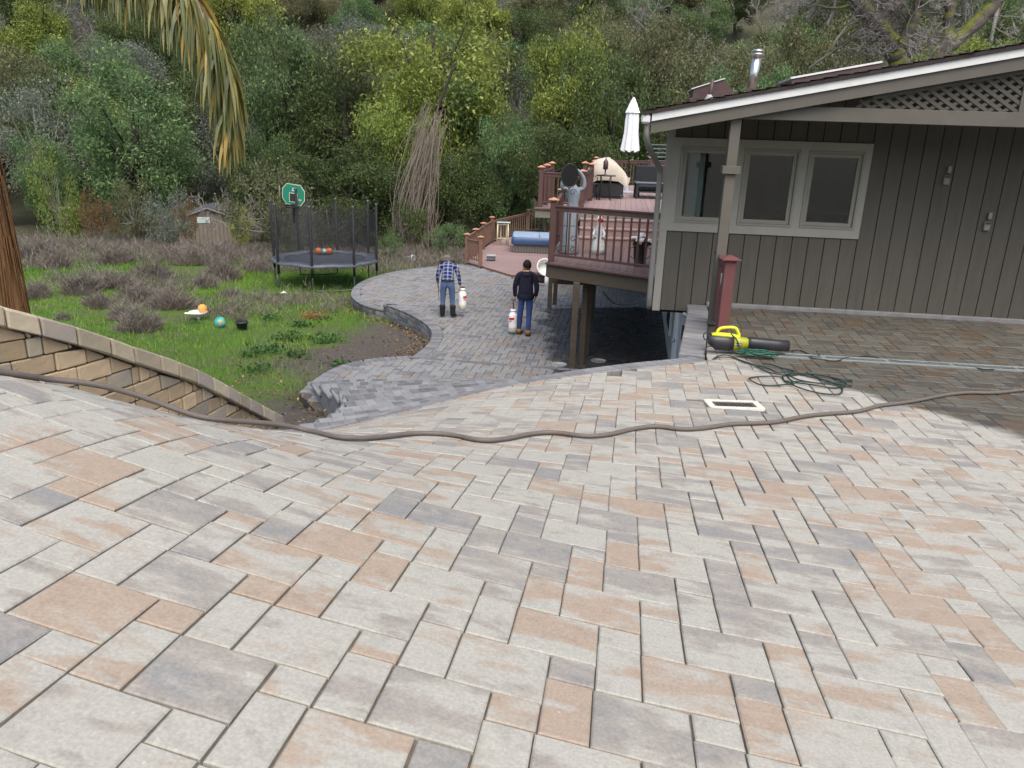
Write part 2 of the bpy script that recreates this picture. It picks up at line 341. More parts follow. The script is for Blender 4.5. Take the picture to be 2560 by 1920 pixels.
# lines in plan
INNER = [(-2.2, 5.28), (-1.75, 5.42), (-1.42, 5.60), (-1.18, 5.76), (-.90, 5.98), (-.61, 6.18), (-.37, 6.34), (-.19, 6.44), (.107, 6.57), (.395, 6.66), (.72, 6.80), (1.33, 7.08), (1.70, 7.20), (1.93, 7.36), (2.0, 7.7), (2.55, 9.95), (2.62, 10.3)]
HW = np.array([3.065, 10.267]); HD = np.array([.994, -.109]); HN = np.array([.109, .994])
def HP(s, o=0.0, z=None):
    """house frame: s metres along the wall from its left corner, o metres into the house"""
    p = np.array([1.899, 10.395])+HD*s+HN*o
    return (p[0], p[1]) if z is None else Vector((p[0], p[1], z))
WALLP = [(1-t)**2*np.array([-2.75, 4.05])+2*t*(1-t)*np.array([-2.30, 4.75])+t*t*np.array([-2.12, 6.6]) for t in np.linspace(-.45, 1, 30)]
WALLZ = np.interp(np.linspace(-.45, 1, 30), [-.45, -.35, -.2, 0, .1, .2, .3, .4, .5, .6, .7, .8, .9, 1.0], [-.68, -.727, -.81, -.942, -1.025, -1.121, -1.235, -1.362, -1.489, -1.643, -1.827, -2.033, -2.247, -2.466])
WALL_IN = [tuple(p) for p in WALLP]
DR0, DR1 = np.array([2.62, 7.815]), np.array([5.9, 7.50])     # channel drain axis
DRD = (DR1-DR0)/np.hypot(*(DR1-DR0)); DRN = np.array([-DRD[1], DRD[0]]); DRW = .085
GR = [(1.568, 5.95), (1.996, 5.899), (1.974, 5.631), (1.543, 5.698)]
GC = np.mean(np.array(GR), 0); GX = np.array([.993, -.115]); GY = np.array([.115, .993]); GWX, GWY = .22, .13

def paver_solid(top, chamf, th, joint):
    """top: polygon in metres (2-d, local); returns verts, faces"""
    p0 = inset(top, joint)
    p1 = inset(p0, chamf) if p0 else []
    if len(p1) < 3 or len(p0) != len(p1): return None
    n = len(p0)
    v = [(x, y, 0.) for x, y in p1] + [(x, y, -chamf*.8) for x, y in p0] + [(x, y, -th) for x, y in p0]
    f = [tuple(range(n))] + [(n+i, n+(i+1) % n, (i+1) % n, i) for i in range(n)] + [(2*n+i, 2*n+(i+1) % n, n+(i+1) % n, n+i) for i in range(n)]
    A = sum(p0[i][0]*p0[(i+1) % n][1]-p0[(i+1) % n][0]*p0[i][1] for i in range(n))
    if A < 0: f = [q[::-1] for q in f]
    return v, f
def uv_mesh(name, v, f, mt):
    me = bpy.data.meshes.new(name); me.from_pydata(v, [], f); me.materials.append(mt)
    ul = me.uv_layers.new(name='UVMap')
    co = np.array(v, np.float32); ix = np.array([l.vertex_index for l in me.loops]); ul.data.foreach_set('uv', co[ix][:, :2].ravel())
    me.update(); return me
_pshare = {}
def lay(name, parent, cells, mt_one, mt_all, frame, rank, lim=300, joint=.0022, chamf=.0045, th=.05, jit=1.0, field='paver_field'):
    """cells: list of polygons in metres in the local (2-d) paving plane. frame(c)->(origin, X, Y, Z) vectors. The `lim` cells that rank
    highest become objects of their own, the rest one joined field."""
    order = sorted(range(len(cells)), key=lambda i: -rank(cells[i])); singles = set(order[:lim])
    V, F, RN, UVS = [], [], [], []; nb = 0
    for i, poly in enumerate(cells):
        c = np.mean(np.array(poly), 0); loc = [(p[0]-c[0], p[1]-c[1]) for p in poly]
        r = rng.random()
        key = (round(max(p[0] for p in loc), 3), round(max(p[1] for p in loc), 3), len(loc), round(area(loc), 4)) if len(loc) == 4 else None
        O, X, Y, Z = frame(c)
        O = O + Z*rng.gauss(0, .0011)*jit; tilt = rng.gauss(0, .004)*jit; tilt2 = rng.gauss(0, .004)*jit
        Z2 = (Z + X*tilt + Y*tilt2).normalized(); Y2 = Z2.cross(X).normalized(); X2 = Y2.cross(Z2)
        if i in singles:
            me = _pshare.get((key, mt_one.name)) if key else None
            if me is None:
                s = paver_solid(loc, chamf, th, joint)
                if s is None: continue
                me = uv_mesh(name, s[0], s[1], mt_one)
                if key: _pshare[(key, mt_one.name)] = me
            o = link(name, me, parent)
            o.matrix_world = Matrix(((X2.x, Y2.x, Z2.x, O.x), (X2.y, Y2.y, Z2.y, O.y), (X2.z, Y2.z, Z2.z, O.z), (0, 0, 0, 1)))
        else:
            s = paver_solid(loc, chamf, th, joint)
            if s is None: continue
            for p in s[0]: V.append(O+X2*p[0]+Y2*p[1]+Z2*p[2]); RN.append(r); UVS.append((p[0], p[1]))
            F.extend([tuple(k+nb for k in q) for q in s[1]]); nb += len(s[0])
    if V:
        me = bpy.data.meshes.new(field); me.from_pydata(V, [], F); me.materials.append(mt_all)
        a = me.attributes.new('rnd', 'FLOAT', 'POINT'); a.data.foreach_set('value', np.array(RN, np.float32))
        ul = me.uv_layers.new(name='UVMap'); ix = np.empty(len(me.loops), np.int32); me.loops.foreach_get('vertex_index', ix)
        ul.data.foreach_set('uv', np.array(UVS, np.float32)[ix].ravel()); me.update()
        tag(link(field, me, parent), kind='stuff')
# bedding sheet under the pavers = the patio itself
def surf_sheet(step=1.0, off=-.0125):
    us = np.arange(-25, 46.01, step); vs = np.arange(-30, 66.01, step*1.5)
    g = np.array([(u, v) for u in us for v in vs]); P = SURF(g); P[:, 2] += off
    nv = len(vs); V = P; F = []
    ok = np.ones(len(P), bool)
    for k, p in enumerate(P):
        q = [(p[0]-.01, p[1]-.01), (p[0]+.01, p[1]-.01), (p[0]+.01, p[1]+.01), (p[0]-.01, p[1]+.01)]
        if not clip_line(q, INNER) and p[1] > 4.5: ok[k] = False
        if p[1] > 3.0 and p[0] < -1.9 and not clip_line(q, WALL_IN): ok[k] = False
        if (np.array(p[:2])-HP(0))@HN > .1: ok[k] = False
    for i in range(len(us)-1):
        for j in range(nv-1):
            q = (i*nv+j, (i+1)*nv+j, (i+1)*nv+j+1, i*nv+j+1)
            if all(ok[k] for k in q): F.append(q)
    return V, F
V_, F_ = surf_sheet(); used = sorted({k for q in F_ for k in q}); rem = {k: i for i, k in enumerate(used)}
upper_patio = link('patio', np_mesh('patio', V_[used], [[rem[k] for k in q] for q in F_], MAT['sand'], True))
tag(upper_patio, 'upper terrace of blended cream, tan and grey pavers sloping beside the house', kind='structure')
cells = []
for (a, b, c, d) in pattern(-25, 44, -30, 64):
    um, vm = (a+c)/2, (b+d)/2
    P = SURF([(um, vm)])[0]
    if P[1] < .55 or P[0] > 6.2 or P[0] < -3.4 or (P[0] > 1.2+.80*P[1]) or (P[0] < -.35-.86*P[1]): continue
    poly = [(a, b), (c, b), (c, d), (a, d)]
    xy = SURF(poly)[:, :2]; q = [tuple(p) for p in xy]
    A0 = area(q)
    if P[1] > 4.4: q = clip_line(q, INNER)
    if len(q) >= 3 and P[0] < -1.7 and P[1] > 2.9: q = clip_line(q, [tuple(np.array(p)+np.array([.05, -.02])) for p in WALL_IN])
    if len(q) >= 3 and P[0] > 2.0 and P[1] > 7.0:
        sd_ = (np.mean(np.array(q), 0)-DR0)@DRN
        if (np.mean(np.array(q), 0)-DR0)@DRD > -.2:
            n = DRN if sd_ < 0 else -DRN
            q = clip_half(q, tuple(DR0-n*DRW), tuple(n))
        if len(q) >= 3: q = clip_half(q, HP(0, -.07), tuple(HN))
    if len(q) >= 3:
        cq = np.mean(np.array(q), 0)-GC; gx, gy = cq@GX, cq@GY
        if abs(gx) < GWX+.2 and abs(gy) < GWY+.2:
            best = None
            for n, h in ((GX, GWX), (-GX, GWX), (GY, GWY), (-GY, GWY)):
                r = clip_half(q, tuple(GC+n*h), tuple(-n))
                if len(r) >= 3 and (best is None or area(r) > area(best)): best = r
            q = best or []
    if len(q) < 3 or area(q) < .0012: continue
    if area(q) < A0*.999:
        back = UVOF(q); cells.append([(u*PA, v*PB_) for u, v in back])
    else: cells.append([(u*PA, v*PB_) for u, v in poly])
def up_frame(c):
    uv = [(c[0]/PA, c[1]/PB_)]; O = Vector(SURF(uv)[0]); X = Vector(SURF(uv, 1, 0)[0]).normalized(); Y = Vector(SURF(uv, 0, 1)[0]).normalized()
    Z = X.cross(Y).normalized(); return O, X, Z.cross(X), Z
def up_rank(poly):
    c = np.mean(np.array(poly), 0); P = SURF([(c[0]/PA, c[1]/PB_)])[0]; d = Vector(P); z = d.dot(_f)
    x = d.dot(_R)/z; y = d.dot(_U)/z
    vis = 1 if abs(x) < .66 and -.52 < y < .5 else .02
    return area(poly)/z**3*vis
lay('paver', upper_patio, cells, MAT['paver_one'], MAT['paver_all'], up_frame, up_rank)

# soldier-course coping along the drop
MAT['coping'] = mat('coping_stone', (.20, .20, .198), (.14, .14, .138), 7, .85, .3, bump=.25, rnd=.35)
def resample(line, step):
    L = [np.array(p, float) for p in line]; d = [0]
    for a, b in zip(L[:-1], L[1:]): d.append(d[-1]+np.linalg.norm(b-a))
    n = max(2, int(round(d[-1]/step))+1); s = np.linspace(0, d[-1], n); A = np.array(L)
    return np.stack([np.interp(s, d, A[:, k]) for k in range(A.shape[1])], -1)
def smooth_line(L, it=3):
    L = np.array(L, float)
    for _ in range(it): L[1:-1] = (L[:-2]+2*L[1:-1]+L[2:])/4
    return L
def norm2(L):
    d = np.gradient(L, axis=0)[:, :2]; d /= np.hypot(d[:, 0], d[:, 1])[:, None]; return np.stack([-d[:, 1], d[:, 0]], -1)
def strip_blocks(name, parent, L, n, w0, w1, zf, th, mt, gap=.004, ch=.006, w0f=None):
    """one bevelled block between every two samples of line L, between offsets w0 and w1 along the normals n"""
    for i in range(len(L)-1):
        a, b = L[i], L[i+1]; d = (b-a)/np.linalg.norm((b-a)[:2])*gap/2
        q = [a[:2]+n[i]*w0+d[:2], b[:2]+n[i+1]*w0-d[:2], b[:2]+n[i+1]*w1-d[:2], a[:2]+n[i]*w1+d[:2]]
        z = [zf(*p, i) for p in q]; c = np.mean(q, 0); zc = np.mean(z)
        vs = []
        for (k, zz) in ((1-ch/.06, 0), (1, -ch), (1, -th)):
            for p, z1 in zip(q, z): vs.append((c[0]+(p[0]-c[0])*k-c[0], c[1]+(p[1]-c[1])*k-c[1], z1+zz-zc))
        fs = [(3, 2, 1, 0)]+[(i2, (i2+1) % 4, 4+(i2+1) % 4, 4+i2) for i2 in range(4)]+[(4+i2, 4+(i2+1) % 4, 8+(i2+1) % 4, 8+i2) for i2 in range(4)]
        A = area([tuple(p) for p in q]); sgn = sum(q[k][0]*q[(k+1) % 4][1]-q[(k+1) % 4][0]*q[k][1] for k in range(4))
        if sgn > 0: fs = [f[::-1] for f in fs]
        me = bpy.data.meshes.new(name); me.from_pydata(vs, [], fs); me.materials.append(mt)
        link(name, me, parent, (c[0], c[1], zc))
COPL = smooth_line(resample(INNER[:-3], .11)); COPN = norm2(COPL)
strip_blocks('coping_block', upper_patio, COPL, COPN, .003, .235, lambda x, y, i: ZUP(x, y)+.004, .07, MAT['coping'])
EDL = resample([(1.95, 7.55), (2.0, 7.75), (2.5, 9.75), (2.58, 10.2)], .2); EDN = norm2(EDL)
strip_blocks('coping_block', upper_patio, EDL, EDN, .0, .26, lambda x, y, i: -2.012, .09, MAT['coping'])
# retaining face below the coping (seen only from the lower terrace)
mb = MB(); out = COPL+COPN*.20
for i in range(len(out)-1):
    a, b = out[i], out[i+1]; za, zb = ZUP(*a)-.07, ZUP(*b)-.07
    mb.add([(a[0], a[1], za), (b[0], b[1], zb), (b[0], b[1], -4.6), (a[0], a[1], -4.6)], [(0, 1, 2, 3)])
MAT['concrete'] = mat('concrete', (.34, .34, .33), (.24, .24, .235), 5, .85, .25, bump=.15)
out2 = EDL+EDN*.24
mb.add([(out[-1][0], out[-1][1], -2.1), (out2[0][0], out2[0][1], -2.1), (out2[0][0], out2[0][1], -4.6), (out[-1][0], out[-1][1], -4.6)], [(0, 1, 2, 3)])
for i in range(len(out2)-1):
    a, b = out2[i], out2[i+1]; mb.add([(a[0], a[1], -2.1), (b[0], b[1], -2.1), (b[0], b[1], -4.6), (a[0], a[1], -4.6)], [(0, 1, 2, 3)])
tag(mb.build('retaining_wall', MAT['concrete']), 'plain concrete retaining face under the upper terrace edge', 'retaining wall')

# ------------------------------------------------------------------ curved block wall with sloping cap stones (left)
bw = empty('block_wall', 'curved tan concrete block wall with a sloping cap beside the stairs', 'wall', (-2.4, 5.0, -2.5))
MAT['block'] = mat('wall_block', (.36, .27, .165), (.27, .215, .145), 9, .92, .2, bump=.6, rnd=.5)
MAT['block2'] = mat('wall_block_grey', (.22, .205, .175), (.28, .235, .165), 7, .92, .2, bump=.6, rnd=.4)
MAT['capst'] = mat('cap_stone', (.37, .315, .22), (.28, .245, .18), 6, .92, .2, bump=.5, rnd=.4)
MAT['capst2'] = mat('cap_stone_grey', (.215, .20, .18), (.29, .25, .2), 6, .92, .2, bump=.5, rnd=.3)
MAT['dark'] = mat('dark_gap', (.03, .028, .025), None, 10, .95, .1)
WL = np.array([(p[0], p[1], z) for p, z in zip(WALLP, WALLZ)]); WL = resample(WL, .02); WN = norm2(WL)   # normals point left (away from camera)
WS = np.concatenate([[0], np.cumsum(np.hypot(*np.diff(WL[:, :2], axis=0).T))])
def wpt(s, off):
    i = np.clip(np.searchsorted(WS, s)-1, 0, len(WL)-2); t = np.clip((s-WS[i])/(WS[i+1]-WS[i]), 0, 1)
    p = WL[i]*(1-t)+WL[i+1]*t; n = WN[i]*(1-t)+WN[i+1]*t; return Vector((p[0]+n[0]*off, p[1]+n[1]*off, p[2]))
def rounded(q8, r, parent, name, mt):
    """hexahedron given by 8 corners (bottom 4, top 4) as a tumbled block: chamfered by pulling corners in"""
    c = sum(q8, Vector())/8; mb = MB(); vs = []; ex = [(q8[1]-q8[0]).normalized(), (q8[3]-q8[0]).normalized(), (q8[4]-q8[0]).normalized()]
    sg = [(-1, -1, -1), (1, -1, -1), (1, 1, -1), (-1, 1, -1), (-1, -1, 1), (1, -1, 1), (1, 1, 1), (-1, 1, 1)]
    key = {}
    for q, s in zip(q8, sg):
        rr = r*rng.uniform(.6, 1.5)
        for k in range(3):
            p = q.copy()
            for j in range(3):
                if j != k: p -= ex[j]*s[j]*rr
            key[(*s, k)] = len(vs); vs.append(p-c)
    fs = []
    for k in range(3):
        i, j = (k+1) % 3, (k+2) % 3
        for sn in (-1, 1):
            q = []
            for (a, b) in ((-1, -1), (1, -1), (1, 1), (-1, 1)):
                p = [0]*3; p[k] = sn; p[i] = a; p[j] = b; q.append(key[(*p, k)])
            fs.append(q if sn > 0 else q[::-1])
        for a in (-1, 1):
            for b in (-1, 1):
                p1 = [0]*3; p1[k] = -1; p1[i] = a; p1[j] = b; p2 = p1[:]; p2[k] = 1
                q = [key[(*p1, i)], key[(*p2, i)], key[(*p2, j)], key[(*p1, j)]]; fs.append(q if a*b < 0 else q[::-1])
    for s in sg:
        q = [key[(*s, k)] for k in range(3)]; fs.append(q if s[0]*s[1]*s[2] > 0 else q[::-1])
    mb.add(vs, fs, 0, False)
    return mb.build(name, mt, parent, c-parent.location if parent else c)
s = .02; Ltot = WS[-1]; k = 0
while s < Ltot-.05:
    ln = rng.choice((.20, .22, .17, .19)); e = min(s+ln, Ltot+.0)
    a0, a1 = wpt(s+.004, -.045), wpt(e-.004, -.045); b0, b1 = wpt(s+.004, .22), wpt(e-.004, .22); h = Vector((0, 0, .115))
    rounded([a0-h, a1-h, b1-h, b0-h, a0, a1, b1, b0], .010, bw, 'cap_block', MAT['capst' if rng.random() < .66 else 'capst2']); s = e; k += 1
CH = .113
for row in range(0, 17):
    z1 = -.80-row*CH; z0 = z1-CH+.006; s = rng.uniform(-.15, 0)
    while s < Ltot-.03:
        ln = rng.choice((.27, .20, .24, .15, .30)); e = min(s+ln, Ltot-.03); ss = max(s, 0.0)
        parts = [(ss, e)]
        if e-ss > .04:
            qs = np.linspace(ss, e, 25); cz = [wpt(q, 0).z-.118 for q in qs]
            if cz[0] > z1 > cz[-1]:
                m_ = float(np.interp(-z1, [-c for c in cz], qs))
                if ss+.05 < m_ < e-.05: parts = [(ss, m_), (m_, e)]
            if parts[-1][1]-parts[-1][0] > 0 and cz[-1] < z0+.02 < cz[0]:
                m2_ = float(np.interp(-(z0+.02), [-c for c in cz], qs)); parts[-1] = (parts[-1][0], max(parts[-1][0]+.03, m2_))
        for (pa, pb) in parts:
            za = [min(z1, wpt(q, 0).z-.118) for q in (pa, pb)]
            base = min(ZUP(*wpt(pa, -.06)[:2]), ZUP(*wpt(pb, -.06)[:2]))
            if pb-pa > .02 and za[0] > z0+.02 and z1 > base-.30:
                za[1] = max(za[1], z0+.018); g = .0035; o0 = rng.uniform(-.006, .006)
                a0, a1, b0, b1 = wpt(pa+g, o0), wpt(pb-g, o0), wpt(pa+g, .16), wpt(pb-g, .16)
                def Z(p, z): return Vector((p.x, p.y, z))
                rounded([Z(a0, z0), Z(a1, z0), Z(b1, z0), Z(b0, z0), Z(a0, za[0]), Z(a1, za[1]), Z(b1, za[1]), Z(b0, za[0])], .007, bw, 'wall_block', MAT['block' if rng.random() < .68 else 'block2'])
        s = e
mb = MB()
for i in range(0, len(WL)-3, 3):
    a0, a1, b0, b1 = [wpt(WS[q], o) for q, o in ((i, .022), (min(i+3, len(WL)-3), .022), (i, .14), (min(i+3, len(WL)-3), .14))]
    lo = -3.3
    q8 = [(p.x, p.y, lo) for p in (a0, a1, b1, b0)]+[(p.x, p.y, p.z-.13) for p in (a0, a1, b1, b0)]
    mb.add([Vector(p)-bw.location for p in q8], [(0, 3, 2, 1), (4, 5, 6, 7), (0, 1, 5, 4), (2, 3, 7, 6), (1, 2, 6, 5), (3, 0, 4, 7)])
mb.build('wall_core', MAT['dark'], bw)

# ------------------------------------------------------------------ fanning stairs down to the lower terrace
st = empty('stone_stairs', 'grey paver stairs with bullnose treads fanning down to the lower terrace', 'stairs', (-1.5, 9.0, -3.2))
LEFT = np.array([(-1.72, 5.46, -2.2), (-1.88, 5.95, -2.35), (-1.93, 6.48, -2.5), (-1.90, 7.22, -2.7), (-1.94, 7.97, -2.9), (-2.05, 8.82, -3.1), (-2.17, 9.52, -3.25), (-2.37, 10.15, -3.4), (-2.60, 10.72, -3.55), (-2.92, 11.33, -3.7), (-3.22, 11.89, -3.85), (-3.45, 12.40, -3.98), (-3.5, 12.55, -4.05)])
def left_at(z): return np.array([np.interp(-z, -LEFT[:, 2], LEFT[:, 0]), np.interp(-z, -LEFT[:, 2], LEFT[:, 1])])
NST = 12; RISE = .1525; zt = [-2.37-.1527*i for i in range(NST)]     # last tread just above the landing
MAT['tread'] = mat('tread_paver', (.18, .184, .184), (.12, .124, .126), 6, .86, .3, bump=.25, rnd=.7)
MAT['nose'] = mat('bullnose', (.21, .213, .212), (.15, .152, .152), 6, .86, .3, bump=.2, rnd=.15)
def nose_line(i):
    l = left_at(zt[i]); k = i/(NST-1); r = np.array([.95-.25*k, 7.95+5.25*k])
    l2 = l+np.array([.35, .10+.1*k])
    return smooth_line(resample([l, l2, (l2+r)/2+np.array([0, .10]), r], .125), 4)
prev = None
for i in range(NST):
    L = nose_line(i); N = norm2(L)
    dep = .72 if i else .62
    sp = MB()
    stp = sp.tube([(p[0]-st.location.x, p[1]-st.location.y, zt[i]-.034-st.location.z) for p in L], .034, 8).build('step', MAT['nose'], st)
    # returned nose at the open left end
    e0 = L[0]; back = (left_at(zt[i]+.13)-e0); back = back/np.linalg.norm(back)
    mbn = MB(); mbn.tube([(e0[0]+back[0]*t-st.location.x, e0[1]+back[1]*t-st.location.y, zt[i]-.034-st.location.z) for t in (0, .2, .45, .62)], .034, 8)
    mbn.build('bullnose_return', MAT['nose'], stp)
    for j in range(len(L)-1):
        a, b = L[j], L[j+1]; n0, n1 = N[j], N[j+1]
        for (w0, w1) in ((-.012, -.30), (-.302, -dep)):
            q = [a+n0*w0, b+n1*w0, b+n1*w1, a+n0*w1]; c = np.mean(q, 0); g = .988
            vs = []
            for (kk, zz) in ((g-.03, 0), (g, -.005), (g, -.06)):
                for p in q: vs.append((c[0]+(p[0]-c[0])*kk-st.location.x, c[1]+(p[1]-c[1])*kk-st.location.y, zt[i]+zz-st.location.z))
            fs = [(0, 1, 2, 3)]+[(i2, 4+i2, 4+(i2+1) % 4, (i2+1) % 4) for i2 in range(4)]+[(4+i2, 8+i2, 8+(i2+1) % 4, 4+(i2+1) % 4) for i2 in range(4)]
            fs = [f[::-1] for f in fs]
            me = bpy.data.meshes.new('tread_paver'); me.from_pydata(vs, [], fs); me.materials.append(MAT['tread']); link('tread_paver', me, stp)
    # riser and end wall of this step
    mb = MB(); lo = -4.75; Lr = L[::2] if len(L) % 2 else L
    q = [a-np.array(n)*.03 for a, n in zip(L, N)]; bk = [a-np.array(n)*(dep+.05) for a, n in zip(L, N)]
    poly = [tuple(p-np.array([st.location.x, st.location.y])) for p in q]+[tuple(p-np.array([st.location.x, st.location.y])) for p in bk[::-1]]
    n2 = len(q)
    for j in range(n2-1):
        P = [poly[j], poly[j+1], poly[2*n2-2-j], poly[2*n2-1-j]]
        mb.prism(P, lo-st.location.z, zt[i]-.062-st.location.z)
    mb.build('riser', MAT['nose'], stp)
# ------------------------------------------------------------------ lower terrace: landing, main level and round level
LAND_L = [(-3.50, 12.0), (-3.45, 12.74), (-3.38, 13.2), (-3.24, 13.7), (-2.9, 14.14), (-2.49, 14.36), (-2.05, 14.44)]
RISE1 = [(-2.05, 14.44), (-1.0, 14.25), (1.08, 13.93), (3.3, 13.75)]
MAIN_L = [(-2.133, 14.5), (-2.05, 14.987), (-1.96, 15.25), (-1.85, 15.6), (-1.79, 16.39), (-1.826, 17.02), (-1.977, 17.6), (-2.28, 18.27), (-2.76, 19.1), (-3.48, 20.0)]
RISE2 = [(-3.47, 19.97), (-.49, 19.87), (2.77, 20.7), (4.6, 20.9)]
CIRC_L = [(-3.47, 19.97), (-3.77, 20.13), (-4.17, 20.5), (-4.66, 21.5), (-4.80, 22.1), (-4.95, 23.2), (-4.85, 24.4), (-4.6, 25.3), (-4.13, 26.35), (-2.95, 27.7), (-1.846, 28.55)]
DECKE = [(-1.9, 28.6), (-1.29, 27.75), (-.127, 25.9), (.6, 26.4), (1.2, 26.2), (4.6, 24.7), (6, 24.5)]
HLW = [(2.35, 9.5), (3.163, 14.91), (3.86, 19.65), (5.0, 27.0)]          # lower house wall, in plan
def sl(L, st=.35, it=3): return [tuple(p) for p in smooth_line(resample(L, st), it)]
LAND_S, MAIN_S, CIRC_S = sl(LAND_L), sl(MAIN_L), sl(CIRC_L)
ZL, ZM, ZC = -4.05, -4.20, -4.37
lower = bpy.data.objects.new('pavement', None)
def inpoly(p, poly):
    x, y = p; c = False; j = len(poly)-1
    for i in range(len(poly)):
        if (poly[i][1] > y) != (poly[j][1] > y) and x < (poly[j][0]-poly[i][0])*(y-poly[i][1])/(poly[j][1]-poly[i][1])+poly[i][0]: c = not c
        j = i
    return c
P_LAND = LAND_S + RISE1[1:] + [(2.9, 13.0), (2.5, 10.0), (1.0, 8.6), (-1.5, 8.6)]
P_MAIN = MAIN_S + RISE2[1:] + [(3.9, 19.65), (3.35, 15.9), (3.3, 13.6), (1.08, 13.8), (-1.0, 14.1)]
P_CIRC = CIRC_S + DECKE[1:-1] + [(4.5, 20.75), (2.77, 20.55), (-.49, 19.72)]
mb = MB()
# triangulated slabs (concave outlines are fanned by bmesh)
import bmesh
def slab(bm, poly, z0, z1):
    vs = [bm.verts.new((p[0], p[1], z1)) for p in poly]; lo = [bm.verts.new((p[0], p[1], z0)) for p in poly]; n = len(poly)
    f = bm.faces.new(vs); bmesh.ops.triangulate(bm, faces=[f])
    for i in range(n): bm.faces.new((lo[i], lo[(i+1) % n], vs[(i+1) % n], vs[i]))
bm = bmesh.new()
for poly, z in ((P_LAND, ZL), (P_MAIN, ZM), (P_CIRC, ZC)): slab(bm, poly, z-.75, z-.022)
bmesh.ops.recalc_face_normals(bm, faces=bm.faces)
me = bpy.data.meshes.new('pavement'); bm.to_mesh(me); bm.free(); me.materials.append(MAT['bed'])
lower = link('pavement', me); tag(lower, 'lower terrace of cool grey pavers on three levels', kind='structure')
cells = {}
_cc = np.array([0., 18.0])
def low_xy(p): S, T = p[0], p[1]; return (_cc[0]+_c*S+_s*T, _cc[1]-_s*S+_c*T)
def low_st(p): d = (p[0]-_cc[0], p[1]-_cc[1]); return (d[0]*_c-d[1]*_s, d[0]*_s+d[1]*_c)
BW = .25
levels = {'land': (P_LAND, ZL, []), 'main': (P_MAIN, ZM, []), 'circ': (P_CIRC, ZC, [])}
offl = lambda L, w: [tuple(p) for p in np.array(L)-norm2(np.array(L))*w]
LAND_I, MAIN_I, CIRC_I = offl(LAND_S, BW), offl(MAIN_S, BW), offl(CIRC_S, BW)
R1S, R2S = sl(RISE1, .3, 2), sl(RISE2, .3, 2)
R1I, R2I = offl(R1S, .12), offl(R2S, .12)
for (a, b, c, d) in pattern(-48, 50, -95, 100):
    poly = [(a*PA, b*PB_), (c*PA, b*PB_), (c*PA, d*PB_), (a*PA, d*PB_)]; q = [low_xy(p) for p in poly]
    cx_, cy_ = np.mean(np.array(q), 0)
    if cy_ < 11.6 or cx_ > .75+.3*cy_ or cx_ > 3.163+.149*(cy_-14.91)+.2: continue
    for nm, (P, z, out) in levels.items():
        if not any(inpoly(p, P) for p in q): continue
        r = q
        if nm == 'land': r = clip_line(r, LAND_I); r = clip_line(r, R1I) if len(r) > 2 else r
        if nm == 'main':
            r = clip_line(r, MAIN_I); r = clip_line(r, R2I) if len(r) > 2 else r; r = clip_line(r, R1S, -1) if len(r) > 2 else r
        if nm == 'circ':
            r = clip_line(r, CIRC_I); r = clip_line(r, R2S, -1) if len(r) > 2 else r; r = clip_line(r, DECKE) if len(r) > 2 else r
        if len(r) > 2: r = clip_line(r, HLW, -1)
        if len(r) > 2 and area(r) > .0015:
            cells.setdefault(nm, []).append([low_st(p) for p in r])
allc = [(p, nm) for nm in cells for p in cells[nm]]
zof = {id(p): levels[nm][1] for p, nm in allc}
CELLZ = {}
for p, nm in allc: c = np.mean(np.array(p), 0); CELLZ[(round(c[0], 4), round(c[1], 4))] = levels[nm][1]
_X = Vector((_c, -_s, 0)); _Y = Vector((_s, _c, 0)); _Z = Vector((0, 0, 1))
def low_frame(c):
    x, y = low_xy(c); return Vector((x, y, CELLZ[(round(c[0], 4), round(c[1], 4))])), _X, _Y, _Z
def low_rank(poly):
    c = np.mean(np.array(poly), 0); x, y = low_xy(c); return area(poly)/y**3*(1 if (x < 1.1+.02*y and y > 13) else .2)
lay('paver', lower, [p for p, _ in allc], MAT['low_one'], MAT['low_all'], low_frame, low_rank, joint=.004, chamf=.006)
MAT['lowcop'] = mat('border_paver', (.175, .178, .18), (.12, .122, .125), 5, .86, .3, rnd=.5)
for L, z in ((LAND_S, ZL), (MAIN_S, ZM), (CIRC_S, ZC)):
    A = resample(np.array(L), .125); strip_blocks('border_paver', lower, A, norm2(A), -BW+.003, .0, lambda x, y, i, z=z: z+.003, .06, MAT['lowcop'], .006)
for L, z in ((R1S, ZL), (R2S, ZM)):
    A = resample(np.array(L), .24); strip_blocks('border_paver', lower, A, norm2(A), -.118, .0, lambda x, y, i, z=z: z+.003, .06, MAT['lowcop'], .006)
# low curved block wall that holds the terrace above the lawn
lw = empty('low_wall', 'low curved grey block wall edging the round lower terrace', 'wall', (-3, 20, -4.6))
MAT['lblock'] = mat('grey_wall_block', (.175, .18, .175), (.115, .12, .12), 5, .9, .2, bump=.5, rnd=.6)
for L, ztop in ((MAIN_S, ZM), (CIRC_S[:22], ZC)):
    A = resample(np.array(L), .30); N = norm2(A)
    for row in range(3):
        sh = .15 if row % 2 else 0
        B = A if not sh else np.vstack([A[:1], (A[:-1]+A[1:])/2, A[-1:]]); NB = norm2(B)
        for i in range(len(B)-1):
            a, b = B[i], B[i+1]; z1 = ztop-.062-row*.115; z0 = z1-.109; o = rng.uniform(.0, .012)
            c = lambda p, n, w, z: Vector((p[0]+n[0]*w, p[1]+n[1]*w, z))
            d = (b-a)/np.linalg.norm(b-a)*.004; a2, b2 = a+d, b-d
            rounded([c(a2, NB[i], .0+o, z0), c(b2, NB[i+1], .0+o, z0), c(b2, NB[i+1], -.15, z0), c(a2, NB[i], -.15, z0), c(a2, NB[i], .0+o, z1), c(b2, NB[i+1], .0+o, z1), c(b2, NB[i+1], -.15, z1), c(a2, NB[i], -.15, z1)], .007, lw, 'wall_block', MAT['lblock'])
